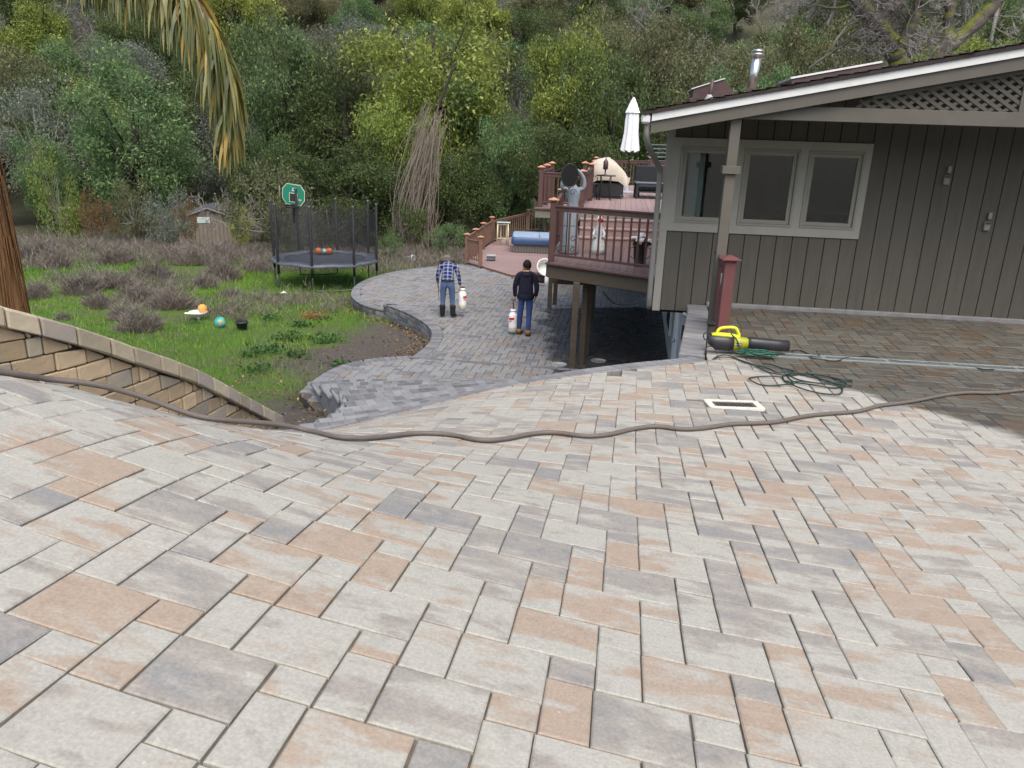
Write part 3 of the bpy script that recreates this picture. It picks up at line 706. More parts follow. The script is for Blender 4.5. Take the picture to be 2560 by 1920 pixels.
# round utility covers set in the pavers
MAT['cover'] = mat('cover_metal', (.33, .34, .35), None, 20, .5, .5, rnd=.1)
for (x, y), lab in (((0.93, 14.72), 'round grey utility cover ring in open pavers left of the deck posts'), ((1.75, 15.1), 'round utility cover ring in the shaded pavers behind the deck posts')):
    mb = MB(); mb.lathe([(.155, 0), (.155, .012), (.13, .012), (.13, .006), (.001, .006)], (0, 0, 0), 28); 
    tag(mb.build('utility_cover', MAT['cover'], None, (x, y, ZM+.001)), lab, 'utility cover', 'utility covers in the lower terrace')

# ------------------------------------------------------------------ ground and hillside
KX = [-60, 0, 4, 7, 9, 11, 12.5, 13.3, 15, 17, 19, 21, 24, 30, 38, 46, 54, 66, 80, 100, 130, 170, 230, 320]
KZ = [10, -2.6, -2.65, -2.9, -3.5, -3.98, -4.2, -4.12, -4.18, -4.4, -4.62, -4.7, -4.8, -5.0, -5.7, -6.3, -6.0, -3.5, 1.0, 8, 20, 36, 62, 100]  # first knot: unseen slope behind the camera, raised for the window reflections
def hnoise(x, y): return .08*np.sin(x*.9+1.3*np.sin(y*.31))+.06*np.sin(y*.77+x*.23)
def ZG(x, y):
    x = np.asarray(x, float); y = np.asarray(y, float)
    z = np.interp(y, KX, KZ)
    far = np.clip((y-30)/30, 0, 1)
    z = z + far*(1.2*np.sin(x*.05+.8)+.8*np.sin(x*.11+y*.04))
    z = z + np.clip(x-5, 0, 60)*.16*np.clip((y-26)/10, 0, 1)*(y > 26)
    z = z + np.clip(-8-x, 0, 60)*.03*np.clip((y-10)/10, 0, 1)
    z = z + hnoise(x, y)*np.clip((y-15)/6, 0, 1)*.7
    return z
def under_paving(x, y):
    if inpoly((x, y), P_LAND) or inpoly((x, y), P_MAIN) or inpoly((x, y), P_CIRC): return True
    return x > -2.0 and y < 12.5
def grid_lines():
    xs = np.concatenate([np.linspace(-260, -40, 30), np.arange(-38, -14, 1.0), np.arange(-14, 8, .28), np.arange(8, 40, 1.0), np.linspace(42, 260, 30)])
    ys = np.concatenate([np.linspace(-60, 1, 16), np.arange(2, 6, .5), np.arange(6, 30, .28), np.arange(30, 60, .9), np.arange(60, 340, 4)])
    return xs, ys
xs, ys = grid_lines(); GXx, GYy = np.meshgrid(xs, ys, indexing='ij'); GZ = ZG(GXx, GYy)
for i in np.where((xs > -6) & (xs < 7))[0]:
    for j in np.where((ys > -5) & (ys < 30))[0]:
        if under_paving(xs[i], ys[j]) : GZ[i, j] = min(GZ[i, j], -4.95) if ys[j] > 7 else -2.75
GZ[(GYy < 6.5)] = np.minimum(GZ[(GYy < 6.5)], np.where(GYy[(GYy < 6.5)] > -6, -2.75, 99))
nX, nY = len(xs), len(ys); V = np.stack([GXx.ravel(), GYy.ravel(), GZ.ravel()], -1)
I = np.arange(nX*nY).reshape(nX, nY); Q = np.stack([I[:-1, :-1], I[1:, :-1], I[1:, 1:], I[:-1, 1:]], -1).reshape(-1, 4)
def ground_mat():
    m, n, b, L = _nodes('ground'); g = n.nodes.new('ShaderNodeNewGeometry'); P = g.outputs['Position']
    sp = n.nodes.new('ShaderNodeSeparateXYZ'); L(P, sp.inputs[0]); X, Y = sp.outputs[0], sp.outputs[1]
    n1 = _noise(n, P, .55, 5, .6, .4); n2 = _noise(n, P, 3.5, 6, .7); n3 = _noise(n, P, 22, 6, .75)
    grass = _mix(n, (.055, .105, .018), (.095, .15, .028), n2)
    grass = _mix(n, grass, (.095, .085, .058), _ramp(n, _noise(n, P, .7, 6, .7), [(.46, 0.), (.62, .85)]))
    dirt = _mix(n, (.115, .10, .082), (.065, .058, .05), n2)
    dirt = _mix(n, dirt, (.21, .19, .16), _ramp(n, n3, [(.60, 0.), (.72, .8)]))
    # bare soil beside the stairs and the terrace, lawn further left
    d = _math(n, 'ADD', _math(n, 'ADD', X, 4.35), _math(n, 'MULTIPLY_ADD', n1, 4.2, -2.1))
    d = _math(n, 'ADD', d, _math(n, 'MULTIPLY', _math(n, 'ABSOLUTE', _math(n, 'SUBTRACT', Y, 14.5)), -.16))
    dm = _math(n, 'MULTIPLY_ADD', d, 1.6, .35, clamp=True)
    dm = _math(n, 'MULTIPLY', dm, _math(n, 'MULTIPLY_ADD', Y, -.5, 11.0, clamp=True))
    c = _mix(n, grass, dirt, dm)
    brown = _mix(n, (.085, .075, .055), (.05, .06, .03), n2)
    c = _mix(n, c, brown, _math(n, 'MULTIPLY_ADD', Y, .12, -3.7, clamp=True))
    c = _mix(n, c, _mix(n, (.05, .06, .03), (.09, .085, .06), n1), _math(n, 'MULTIPLY_ADD', Y, .05, -2.4, clamp=True))
    L(_mix(n, c, _ramp(n, n3, [(.25, .65), (.7, 1.25)]), 1.0, 'MULTIPLY'), b.inputs['Base Color']); b.inputs['Roughness'].default_value = .95; b.inputs['Specular IOR Level'].default_value = .15
    _bump(n, n3, b, .8, .04); return m
MAT['ground'] = ground_mat()
ground = tag(link('ground', np_mesh('ground', V, Q, MAT['ground'], True)), 'lawn, bare soil and the wooded hillside ground', kind='structure')
# ------------------------------------------------------------------ house
house = empty('house', 'grey-brown board-sided house with low shingle roof and porch', 'house', (*HP(0), -2.1))
HL = Vector(house.location)
def H(s, o, z): return HP(s, o, z)-HL
HX, HY = Vector((HD[0], HD[1], 0)), Vector((HN[0], HN[1], 0)); HROT = Matrix((HX, HY, Vector((0, 0, 1)))).transposed()
def hbox(mb, s0, s1, o0, o1, z0, z1, m=0, bev=0): return mb.box(H((s0+s1)/2, (o0+o1)/2, (z0+z1)/2), (s1-s0, o1-o0, z1-z0), HROT, m, bev)
MAT['siding'] = mat('siding', (.088, .081, .066), (.074, .068, .056), 3, .75, .25, bump=.25, stretch=(6, 6, .6), rnd=.08)
MAT['trim'] = mat('trim_paint', (.27, .26, .22), (.24, .23, .195), 5, .6, .3)
MAT['white'] = mat('white_paint', (.62, .63, .61), (.56, .57, .55), 6, .55, .35)
MAT['brownp'] = mat('brown_paint', (.105, .097, .08), (.09, .083, .068), 4, .65, .3)
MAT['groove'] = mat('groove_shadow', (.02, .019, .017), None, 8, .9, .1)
EAVE = lambda s: .30+.2*(s+.32)          # underside of the roof at s
SP = .2035; WR = 7.6
WINS = [(.208, .832), (1.005, 1.64), (1.80, 2.43)]
WZ0, WZ1 = -.915, -.008
# boards between grooves (skip the framed window area)
backs = MB(); hbox(backs, .12, WR, .03, .10, -2.12, -1.0); hbox(backs, 0.0, .16, .03, .10, -2.12, .30)
def over(s0, s1, z0):
    a = [H(s0, .03, z0), H(s1, .03, z0), H(s1, .03, EAVE(s1)), H(s0, .03, EAVE(s0))]; b = [p+HY*.07 for p in a]; backs.add(a+b, [(0, 1, 2, 3), (7, 6, 5, 4), (0, 4, 5, 1), (3, 2, 6, 7), (0, 3, 7, 4), (1, 5, 6, 2)])
over(.16, 2.52, .10); over(2.52, WR, -1.0)
for a, b in ((.86, .975), (1.67, 1.77), (2.46, 2.52)): hbox(backs, a, b, .03, .10, -1.0, .10)
backs.build('wall_sheathing', MAT['groove'], house)
s = .09; k = 0
while s < WR:
    e = min(s+SP, WR); top = min(EAVE(max(s, 0))+.02, 1.4)
    spans = [(-2.03 if s > .9 else -2.13, top)] if s > 2.47 else [(-2.03 if s > .9 else -2.13, -1.06), (.13, top)]
    for (z0, z1) in spans:
        if z1-z0 > .05: hbox(MB(), s+.0045, e-.0045, .0, .03, z0, z1, 0, .003).build('board', MAT['siding'], house)
    s = e; k += 1
# corner and window trim
hbox(MB(), -.012, .088, -.022, .03, -2.14, -1.06).build('corner_board', MAT['trim'], house); hbox(MB(), -.012, .088, -.022, .03, .12, .30).build('corner_board', MAT['trim'], house)
tb = MB(); hbox(tb, .0885, 2.535, -.024, .029, -1.055, WZ0-.03); hbox(tb, .0885, 2.535, -.024, .029, WZ1+.03, .125); hbox(tb, -.012, .0880, -.0235, .029, -1.058, .118)
for a, b in ((.0885, WINS[0][0]-.03), (WINS[0][1]+.03, WINS[1][0]-.03), (WINS[1][1]+.03, WINS[2][0]-.03), (WINS[2][1]+.03, 2.535)): hbox(tb, a, b, -.0235, .029, WZ0-.03, WZ1+.03)
tb.build('window_trim', MAT['trim'], house)
def glass_mat():
    m, n, b, L = _nodes('window_glass'); n.nodes.remove(b); out = n.nodes['Material Output']
    t = n.nodes.new('ShaderNodeBsdfTransparent'); t.inputs[0].default_value = (.80, .84, .82, 1); g = n.nodes.new('ShaderNodeBsdfGlossy'); g.inputs['Roughness'].default_value = .02
    g.inputs[0].default_value = (.9, .93, .95, 1)
    fr = n.nodes.new('ShaderNodeFresnel'); fr.inputs[0].default_value = 1.5; mx = n.nodes.new('ShaderNodeMixShader')
    L(_math(n, 'MULTIPLY_ADD', fr.outputs[0], 1.5, .05, clamp=True), mx.inputs[0]); L(t.outputs[0], mx.inputs[1]); L(g.outputs[0], mx.inputs[2]); L(mx.outputs[0], out.inputs[0]); return m
MAT['glass'] = glass_mat()
MAT['frame'] = mat('window_frame', (.22, .21, .17), (.195, .187, .15), 6, .55, .35)
for (a, b) in WINS:
    wn = MB(); 
    for (x0, x1, z0, z1) in ((a-.028, b+.028, WZ0-.028, WZ0), (a-.028, b+.028, WZ1, WZ1+.028), (a-.028, a, WZ0, WZ1), (b, b+.028, WZ0, WZ1)): hbox(wn, x0, x1, -.034, .06, z0, z1, 0, .003)
    wo = wn.build('window', MAT['frame'], house)
    sa = MB()
    for (x0, x1, z0, z1) in ((a+.001, b-.001, WZ0+.001, WZ0+.05), (a+.001, b-.001, WZ1-.05, WZ1-.001), (a+.001, a+.05, WZ0+.05, WZ1-.05), (b-.05, b-.001, WZ0+.05, WZ1-.05)): hbox(sa, x0, x1, -.008, .05, z0, z1, 0, .003)
    sa.build('sash', MAT['frame'], wo)
    hbox(MB(), a+.05, b-.05, .018, .024, WZ0+.05, WZ1-.05).build('pane', MAT['glass'], wo)
# the room behind the windows
MAT['room'] = mat('room_wall', (.30, .29, .26), None, 3, .9, .2)
rm = MB(); hbox(rm, .65, 5.0, 3.4, 3.5, -2.0, .36); rm.bar(H(.13, .11, -.84), H(.70, 3.4, -.84), .04, 2.3); hbox(rm, 4.96, 5.0, .11, 3.4, -2.0, .36); hbox(rm, .14, 4.96, .11, 3.4, -2.05, -2.0); hbox(rm, .14, 4.96, .11, 3.4, .30, .34)
rm.build('room', MAT['room'], house)
MAT['cloth_dark'] = mat('dark_cloth', (.03, .032, .036), None, 6, .8, .2)
# far windows of the room, small bright panes with a white frame
fw = MB(); hbox(fw, .7, 1.35, 3.36, 3.398, -1.2, .2); hbox(fw, 2.2, 3.9, 3.36, 3.398, -1.0, .2); fw.build('far_window', MAT['white'], house)
for (x, y, z0, hh, ww, dd, lab) in ((2.2, 1.4, -2.0, .95, 1.5, .7, 'dark sofa seen through the middle porch window'), (3.25, 1.1, -2.0, 1.25, .5, .5, 'dark high-backed chair seen through the right porch window')):
    sf = empty('sofa' if ww > 1 else 'dining_chair', lab, 'sofa' if ww > 1 else 'chair', HP(x, y, z0), math.atan2(HD[1], HD[0]))
    MB().box((0, 0, hh*.25), (ww, dd, hh*.38), None, 0, .04).build('seat', MAT['cloth_dark'], sf)
    MB().box((0, -dd/2+.08, hh*.7), (ww, .14, hh*.6), None, 0, .04).build('backrest', MAT['cloth_dark'], sf)
    for q in (-1, 1):
        for r in (-1, 1): MB().box((q*(ww/2-.05), r*(dd/2-.05), .04), (.05, .05, .10)).build('leg', MAT['cloth_dark'], sf)
MAT['blind'] = mat('blind', (.42, .45, .45), (.36, .39, .40), 3, .8, .2)
hb = MB(); hbox(hb, .30, .52, .16, .19, -1.0+.12, .02, 0, .01); hb.build('blind', MAT['blind'], house)
# porch: post, beam, rake boards, lattice
PO = -1.264
pst = MB(); hbox(pst, .575, .69, PO-.058, PO+.058, -2.01, .324, 0, .004); po = pst.build('porch_post', MAT['brownp'], house)
pc = MB(); hbox(pc, .532, .733, PO-.10, PO+.10, -.265, -.178, 0, .004); pc.build('post_collar', MAT['brownp'], po)
bmn = MB(); hbox(bmn, .50, WR, PO-.05, PO+.05, .325, .475, 0, .004); bmn.build('porch_beam', MAT['brownp'], house)
def rake(o0, o1, dz0, dz1, s0, s1, m, nm, par=house):
    mb = MB(); a = [H(s0, o0, EAVE(s0)+dz0), H(s1, o0, EAVE(s1)+dz0), H(s1, o0, EAVE(s1)+dz1), H(s0, o0, EAVE(s0)+dz1)]; b = [H(s0, o1, EAVE(s0)+dz0), H(s1, o1, EAVE(s1)+dz0), H(s1, o1, EAVE(s1)+dz1), H(s0, o1, EAVE(s0)+dz1)]
    mb.add(a+b, [(0, 1, 2, 3), (7, 6, 5, 4), (0, 4, 5, 1), (3, 2, 6, 7), (0, 3, 7, 4), (1, 5, 6, 2)]); return mb.build(nm, m, par)
OF = PO-.14
rake(OF-.02, OF+.005, -.035, .045, -.30, WR, MAT['white'], 'fascia')
rake(OF+.008, OF+.05, -.165, .03, -.30, WR, MAT['brownp'], 'barge_board')
rake(OF+.052, .0, -.005, .012, -.30, WR, MAT['brownp'], 'porch_ceiling')
# lattice in the gable
lx = empty('dummy', 'x', 'x'); bpy.data.objects.remove(lx)
MAT['lat'] = mat('lattice_paint', (.09, .084, .07), None, 5, .7, .2)
lo_z = .478
def lat_top(s): return EAVE(s)-.17
lat = []
for sgn in (1, -1):
    for k2 in range(-12, 60):
        base = 1.6+k2*.15
        for (a, b) in [((base, lo_z), (base+sgn*1.3, lo_z+1.3*.62))]:
            # clip the slat to the triangle below the barge board
            N = 40; seg = [(a[0]+(b[0]-a[0])*t/N, a[1]+(b[1]-a[1])*t/N) for t in range(N+1)]
            seg = [p for p in seg if p[1] <= lat_top(p[0])-.005 and 1.9 < p[0] < WR]
            if len(seg) > 2: lat.append((seg[0], seg[-1], sgn))
for (a, b, sgn) in lat:
    o = PO+.0+sgn*.004; MB().bar(H(a[0], o, a[1]), H(b[0], o, b[1]), .007, .036, up=tuple(Vector((0, 0, 1)))).build('lattice_slat', MAT['lat'], house)
for s0 in (3.60, 5.2): hbox(MB(), s0-.045, s0+.045, PO-.02, PO+.02, lo_z, lat_top(s0)).build('lattice_post', MAT['brownp'], house)
rake(PO-.02, PO+.02, -.21, -.168, 2.05, WR, MAT['brownp'], 'lattice_rail')
lbk = MB(); lbk.add([H(1.9, .005, .40), H(WR, .005, .40), H(WR, .005, 2.0), H(1.9, .005, .7)], [(0, 1, 2, 3)]); lbk.build('gable_panel', MAT['groove'], house)
# roof with shingle courses
MAT['shingle'] = mat('shingle', (.20, .17, .155), (.12, .10, .095), 14, .9, .2, bump=.5)
MAT['shedge'] = mat('shingle_edge', (.045, .036, .035), None, 14, .9, .2)
RZ = .048; RB = 8.5
SKEW = .17
def skl(s, o): return s+SKEW*max(0, o-OF)
rk = MB(); q = [(-.40, OF-.045), (WR, OF-.045), (WR, RB), (skl(-.40, RB), RB)]
rk.add([H(s_, o_, EAVE(s_)+.0475) for s_, o_ in q]+[H(s_, o_, EAVE(s_)+.085) for s_, o_ in q], [(3, 2, 1, 0), (4, 5, 6, 7), (0, 1, 5, 4), (1, 2, 6, 5), (2, 3, 7, 6), (3, 0, 4, 7)])
roof = rk.build('roof', MAT['shedge'], house)
V, F, m_ = [], [], []
sh = MB()
for r in range(56):
    s0 = -.42+r*.145; s1 = s0+.165
    if s1 > WR+.2: break
    o = OF-.05-rng.uniform(0, .02)
    while o < RB-.3:
        ln = rng.choice((.22, .28, .33)); e = min(o+ln, RB); t = rng.uniform(.0, .006)
        if s0 < skl(-.44, o): o = e; continue
        z = lambda s, up: EAVE(s)+.087+up
        a = [H(s0+rng.uniform(-.008, .008), o+.004, z(s0, .014+t)), H(s1, o+.004, z(s1, .001)), H(s1, e-.004, z(s1, .001)), H(s0, e-.004, z(s0, .014+t))]
        b = [H(s0, o+.004, z(s0, 0)), H(s0, e-.004, z(s0, 0))]
        sh.add(a+b, [(0, 1, 2, 3), (0, 3, 5, 4)], 0); o = e
tag(sh.build('shingle_courses', MAT['shingle'], roof), kind='stuff')
# gutter and downspout at the eave corner
gp = MB(); gp.bar(H(-.37, OF-.03, EAVE(-.36)+.0), H(skl(-.37, RB), RB, EAVE(-.36)+.0), .10, .10, bev=.02); gp.build('gutter', MAT['white'], house)
MAT['spout'] = mat('downspout_paint', (.21, .205, .18), (.18, .175, .155), 6, .55, .3)
ds = MB(); pts = [H(-.34, OF+.06, .23), H(-.34, OF+.06, .10), H(-.30, OF+.2, .0), H(-.16, -.35, -.16), H(-.08, -.08, -.26), H(-.065, -.045, -.40), H(-.065, -.045, -2.02), H(-.05, .06, -2.12)]
def soft(pts, it=2):
    P = [Vector(p) for p in pts]
    for _ in range(it):
        q = [P[0]]
        for a, b in zip(P[:-1], P[1:]): q += [a*.75+b*.25, a*.25+b*.75]
        P = q+[P[-1]]
    return P
ds.tube(soft(pts), .036, 8); ds.build('downspout', MAT['spout'], house)
# left side wall, floor overhang and lower storey
lo = MB(); lo.bar(H(.05, .06, -1.03), H(1.45, 8.0, -1.03), .06, 2.2); lo.build('side_wall', MAT['siding'], house)
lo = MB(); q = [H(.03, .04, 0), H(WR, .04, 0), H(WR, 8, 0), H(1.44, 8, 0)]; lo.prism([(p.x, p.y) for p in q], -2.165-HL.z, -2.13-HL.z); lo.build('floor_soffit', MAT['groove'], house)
MAT['lowsid'] = mat('lower_siding', (.38, .38, .35), (.31, .31, .29), 4, .7, .3)
lwp = [np.array(p) for p in HLW]
lw0, lw1 = Vector((2.43, 10.0, 0))-HL, Vector((4.6, 24.5, 0))-HL
dl = (lw1-lw0); dl.z = 0; Ld = dl.length; dl.normalize(); nl = Vector((-dl.y, dl.x, 0))
def lwp_(t, off, z): p = lw0+dl*t+nl*off; return Vector((p.x, p.y, z-HL.z))
t = 0; k = 0
while t < Ld-.1:
    e = min(t+.30, Ld); a, b = lwp_(t+.006, 0, -3.15), lwp_(e-.006, 0, -3.15)
    MB().bar(a, b, .05, 2.05, bev=.006).build('lower_board', MAT['lowsid'], house); t = e
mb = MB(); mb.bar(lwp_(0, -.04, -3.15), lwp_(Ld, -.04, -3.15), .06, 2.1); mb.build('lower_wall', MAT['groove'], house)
dr = MB(); dr.bar(lwp_(2.9, .045, -3.2), lwp_(3.75, .045, -3.2), .05, 1.95, bev=.01); dro = dr.build('lower_door', MAT['white'], house)
MB().sphere(lwp_(3.0, .10, -3.2), .035, 10).build('knob', MAT['cover'], dro)
for t in (5.2, 7.4, 9.5):
    wn = MB().bar(lwp_(t, .04, -3.0), lwp_(t+1.3, .04, -3.0), .06, 1.3, bev=.01).build('lower_window', MAT['white'], house)
    MB().bar(lwp_(t+.07, .072, -3.0), lwp_(t+1.23, .072, -3.0), .01, 1.16).build('lower_pane', MAT['glass'], wn)
MAT['black'] = mat('black_metal', (.02, .02, .022), None, 12, .45, .5)
# black wall lantern by the lower door
ln = empty('wall_lantern', 'black wall lantern beside the lower storey door', 'lantern', (2.47, 10.75, -2.5))
MB().box((0, 0, .06), (.12, .12, .02), None, 0, .004).build('lantern_roof', MAT['black'], ln)
for q in (-1, 1):
    for r in (-1, 1): MB().box((q*.05, r*.05, -.04), (.014, .014, .19)).build('lantern_post', MAT['black'], ln)
MB().box((0, 0, -.135), (.12, .12, .02), None, 0, .004).build('lantern_base', MAT['black'], ln); MB().box((0, 0, -.04), (.085, .085, .17)).build('lantern_glass', MAT['glass'], ln)
MB().bar((0, 0, .06), (.12, .03, .06), .03, .03).build('bracket', MAT['black'], ln)
# drain pipes below the porch corner
MAT['pvc'] = mat('white_pvc', (.62, .62, .58), (.5, .49, .45), 9, .5, .4)
p1 = MB().tube([(2.3, 9.8, -2.40), (2.3, 9.83, -3.2), (2.28, 9.84, -4.2)], .055, 12).build('drain_pipe', MAT['pvc']); tag(p1, 'upright white drain pipe with brown specks below the porch corner', 'pipe')
p2 = MB().tube(soft([(2.36, 9.42, -2.2), (2.34, 9.38, -2.42), (2.25, 9.33, -2.62), (2.15, 9.3, -2.75)]), .048, 12).build('drain_pipe', MAT['pvc']); tag(p2, 'angled white elbow pipe leaving the terrace wall', 'pipe')
p3 = MB().tube(soft([(2.22, 9.95, -2.09), (2.30, 9.9, -2.11), (2.31, 9.85, -2.2), (2.31, 9.82, -2.42)]), .03, 10).build('drain_pipe', MAT['spout']); tag(p3, 'thin tan waste pipe curving out under the house floor', 'pipe')
# concrete kerb along the foot of the wall
kb = MB(); kb.box(HP(3.9, -.035, -2.015), (6.4, .07, .07), HROT, 0, .01); tag(kb.build('kerb', MAT['coping']), kind='structure')
# wall outlets
for (x, z, lab) in ((3.47, -.26, 'upper grey outlet box with cover on the board siding'), (4.06, -.80, 'lower grey outlet box with cover near the frame edge')):
    ob = empty('outlet_box', lab, 'outlet box', HP(x, -.02, z), math.atan2(HD[1], HD[0]))
    MB().box((0, 0, -.02), (.075, .05, .11), None, 0, .008).build('cover', MAT['spout'], ob); MB().box((.01, -.012, .11), (.045, .03, .085), None, 0, .006).build('switch_box', MAT['spout'], ob); MB().box((0, -.03, .02), (.05, .02, .02)).build('lip', MAT['black'], ob)
# roof fittings
MAT['rust'] = mat('brown_sheet_metal', (.075, .045, .04), (.055, .034, .032), 8, .5, .4)
MAT['steel'] = mat('flue_steel', (.62, .60, .56), (.5, .47, .42), 6, .28, .5, metal=1)
def RP(s, o, dz=0): return HP(s, o, EAVE(s)+.09+dz)
rot_r = HROT @ Matrix.Rotation(-math.atan(.2), 3, 'Y')
vb = empty('roof_vent', 'brown box roof vent with a sloped cap and white edge', 'roof vent', RP(.62, 1.2), math.atan2(HD[1], HD[0]))
MB().box((0, 0, .02), (.62, .5, .12), None, 0, .01).build('curb', MAT['rust'], vb)
mb = MB(); poly = [(-.27, .06), (.29, .06), (.29, .16), (.13, .33), (-.27, .20)]
mb.extrude(poly, (0, 0, 0), (1, 0, 0), (0, 0, 1), (0, -1, 0), .5); mb.build('vent_body', MAT['rust'], vb)
MB().bar((-.30, 0, .195), (.135, 0, .34), .54, .012).build('cap_sheet', MAT['white'], vb)
pv = empty('vent_pipe', 'thin brown plumbing vent pipe beside the box vent', 'pipe', RP(.55, .75)); MB().tube([(0, 0, 0), (.02, 0, .33)], .025, 10).build('pipe', MAT['rust'], pv); MB().lathe([(.11, 0), (.035, .12), (.03, .13)]).build('flashing', MAT['cover'], pv)
fl = empty('chimney_flue', 'shiny steel chimney flue with a round rain cap', 'flue', RP(1.16, 1.2)); MB().lathe([(.13, -.06), (.12, .0), (.066, .09), (.06, .10)]).build('flashing', MAT['rust'], fl)
MB().tube([(0, 0, .08), (.03, 0, .56)], .062, 18).build('pipe', MAT['steel'], fl); MB().lathe([(.066, .54), (.092, .56), (.092, .575), (.066, .58), (.066, .60), (.095, .605), (.095, .615), (.02, .64)], (.03, 0, 0)).build('rain_cap', MAT['steel'], fl)
sk = empty('skylight', 'long low brown-framed skylight lying on the shingles', 'skylight', RP(2.0, .55)); sk.rotation_euler = rot_r.to_euler()
MB().box((0, 0, .06), (1.08, .9, .11), None, 0, .01).build('curb', MAT['rust'], sk); MB().box((0, 0, .12), (1.03, .85, .03), None, 0, .005).build('lid', MAT['cover'], sk); MB().box((0, -.45, .128), (1.08, .03, .022)).build('trim', MAT['white'], sk)
# ------------------------------------------------------------------ decks and railings
MAT['deckw'] = mat('deck_plank', (.175, .118, .108), (.13, .092, .086), 3, .75, .3, bump=.25, stretch=(2, 14, 2), rnd=.22)
MAT['deckl'] = mat('deck_plank_pale', (.275, .195, .178), (.225, .158, .146), 3, .75, .3, bump=.25, stretch=(2, 14, 2), rnd=.18)
MAT['rail'] = mat('rail_brown', (.088, .046, .040), (.068, .037, .033), 5, .55, .35, rnd=.15)
MAT['rail2'] = mat('rail_tan', (.175, .098, .070), (.135, .078, .058), 5, .6, .3, rnd=.15)
MAT['rail3'] = mat('rail_maroon', (.135, .052, .048), (.11, .044, .042), 5, .6, .3, rnd=.1)
MAT['copper'] = mat('copper_cap', (.72, .36, .20), (.62, .30, .17), 6, .42, .5, metal=.55)
MAT['timber'] = mat('old_timber', (.105, .083, .058), (.06, .05, .038), 4, .85, .2, bump=.3, stretch=(1, 10, 10))
MAT['tgrey'] = mat('weathered_board', (.22, .21, .18), (.15, .145, .125), 5, .85, .2, stretch=(1, 8, 8))
def post(x, y, z, h, parent, rm, w=.10, capm=None):
    L0 = parent.location
    o = MB().box((0, 0, (h-.07)/2), (w, w, h-.07), None, 0, .006).build('post', rm, parent, Vector((x, y, z))-L0)
    mb = MB(); c = h-.07; q = w*.86
    mb.box((0, 0, c+.008), (q*2*.62, q*2*.62, .016)); v = [(-q, -q, c+.016), (q, -q, c+.016), (q, q, c+.016), (-q, q, c+.016), (-q, -q, c+.026), (q, -q, c+.026), (q, q, c+.026), (-q, q, c+.026), (0, 0, h)]
    mb.add(v, [(3, 2, 1, 0), (0, 1, 5, 4), (1, 2, 6, 5), (2, 3, 7, 6), (3, 0, 4, 7), (4, 5, 8), (5, 6, 8), (6, 7, 8), (7, 4, 8)])
    mb.build('post_cap', capm or MAT['copper'], o); return o
def rails(a, b, parent, rm, zt0, zt1, zb0, zb1, nb, top=.09):
    """rail and baluster infill between plan points a and b; zt/zb = top and bottom rail heights at each end"""
    L0 = parent.location; A = lambda p, z: Vector((p[0], p[1], z))-L0
    MB().bar(A(a, zt0), A(b, zt1), .075, .032, bev=.006).build('top_rail', rm, parent)
    MB().bar(A(a, zt0-.058), A(b, zt1-.058), .04, .075, bev=.004).build('sub_rail', rm, parent)
    MB().bar(A(a, zb0), A(b, zb1), .045, .045, bev=.004).build('bottom_rail', rm, parent)
    for i in range(1, nb+1):
        t = i/(nb+1); p = (a[0]+(b[0]-a[0])*t, a[1]+(b[1]-a[1])*t); z0 = zb0+(zb1-zb0)*t; z1 = zt0+(zt1-zt0)*t-.09
        MB().box((0, 0, 0), (.035, .035, z1-z0-.03)).build('baluster', rm, parent, A(p, (z0+z1)/2))
def poly_planks(parent, poly, z, dirv, wd, mt, th=.03, name='plank', gap=.005):
    d = np.array(dirv, float); d /= np.hypot(*d); n = np.array([-d[1], d[0]]); L0 = parent.location
    ts = [np.array(p)@n for p in poly]; t = min(ts)
    while t < max(ts)-.01:
        q = clip_half(clip_half(poly, tuple(n*(t+gap/2)), tuple(-n)), tuple(n*(t+wd-gap/2)), tuple(n))
        if len(q) >= 3 and area(q) > .004:
            c = np.mean(np.array(q), 0); MB().prism([tuple(np.array(p)-c) for p in q], -th, rng.uniform(-.0015, .0015)).build(name, mt, parent, Vector((c[0], c[1], z))-L0)
        t += wd
# near upper deck with the balustrade
NZ = -2.2; P0, P1 = (.61, 14.95), (2.62, 13.47)
nd = empty('raised_deck', 'raised brown deck on timber posts at the house corner', 'deck', (1.6, 15.5, -2.2))
poly_planks(nd, [(.60, 14.97), (2.70, 13.42), (4.0, 19.3), (1.05, 18.75)], NZ, (.16, .98), .138, MAT['deckw'])
fd = lambda t, o, z: (P0[0]+(P1[0]-P0[0])*t+o*.59, P0[1]+(P1[1]-P0[1])*t+o*.81, z)
L0 = nd.location
MB().bar(Vector(fd(-.01, -.02, NZ-.03))-L0, Vector(fd(1.02, -.02, NZ-.03))-L0, .09, .035, bev=.004).build('edge_board', MAT['rail'], nd)
MB().bar(Vector(fd(0, .02, NZ-.18))-L0, Vector(fd(1.02, .02, NZ-.18))-L0, .05, .25, bev=.004).build('rim_joist', MAT['timber'], nd)
MB().bar(Vector((.61, 14.97, NZ-.17))-L0, Vector((1.05, 18.75, NZ-.17))-L0, .05, .25).build('rim_joist', MAT['timber'], nd)
for i in range(7):
    y = 15.3+i*.5; MB().bar(Vector((.75+.09*(y-15), y, NZ-.16))-L0, Vector((2.9+.24*(y-15), y-.4, NZ-.16))-L0, .045, .2).build('joist', MAT['timber'], nd)
for (x, y, wd) in ((1.16, 14.47, .115), (1.36, 14.80, .10), (1.60, 16.3, .12), (1.90, 18.6, .13), (.92, 20.1, .11), (1.10, 20.9, .11), (1.52, 15.6, .14)):
    zt_ = NZ-.30 if y < 18.7 else -1.72; MB().box((0, 0, (zt_-4.25)/2), (wd, wd, zt_+4.25), None, 0, .006).build('support_post', MAT['timber'], nd, Vector((x, y, 0))-Vector((L0.x, L0.y, L0.z)))
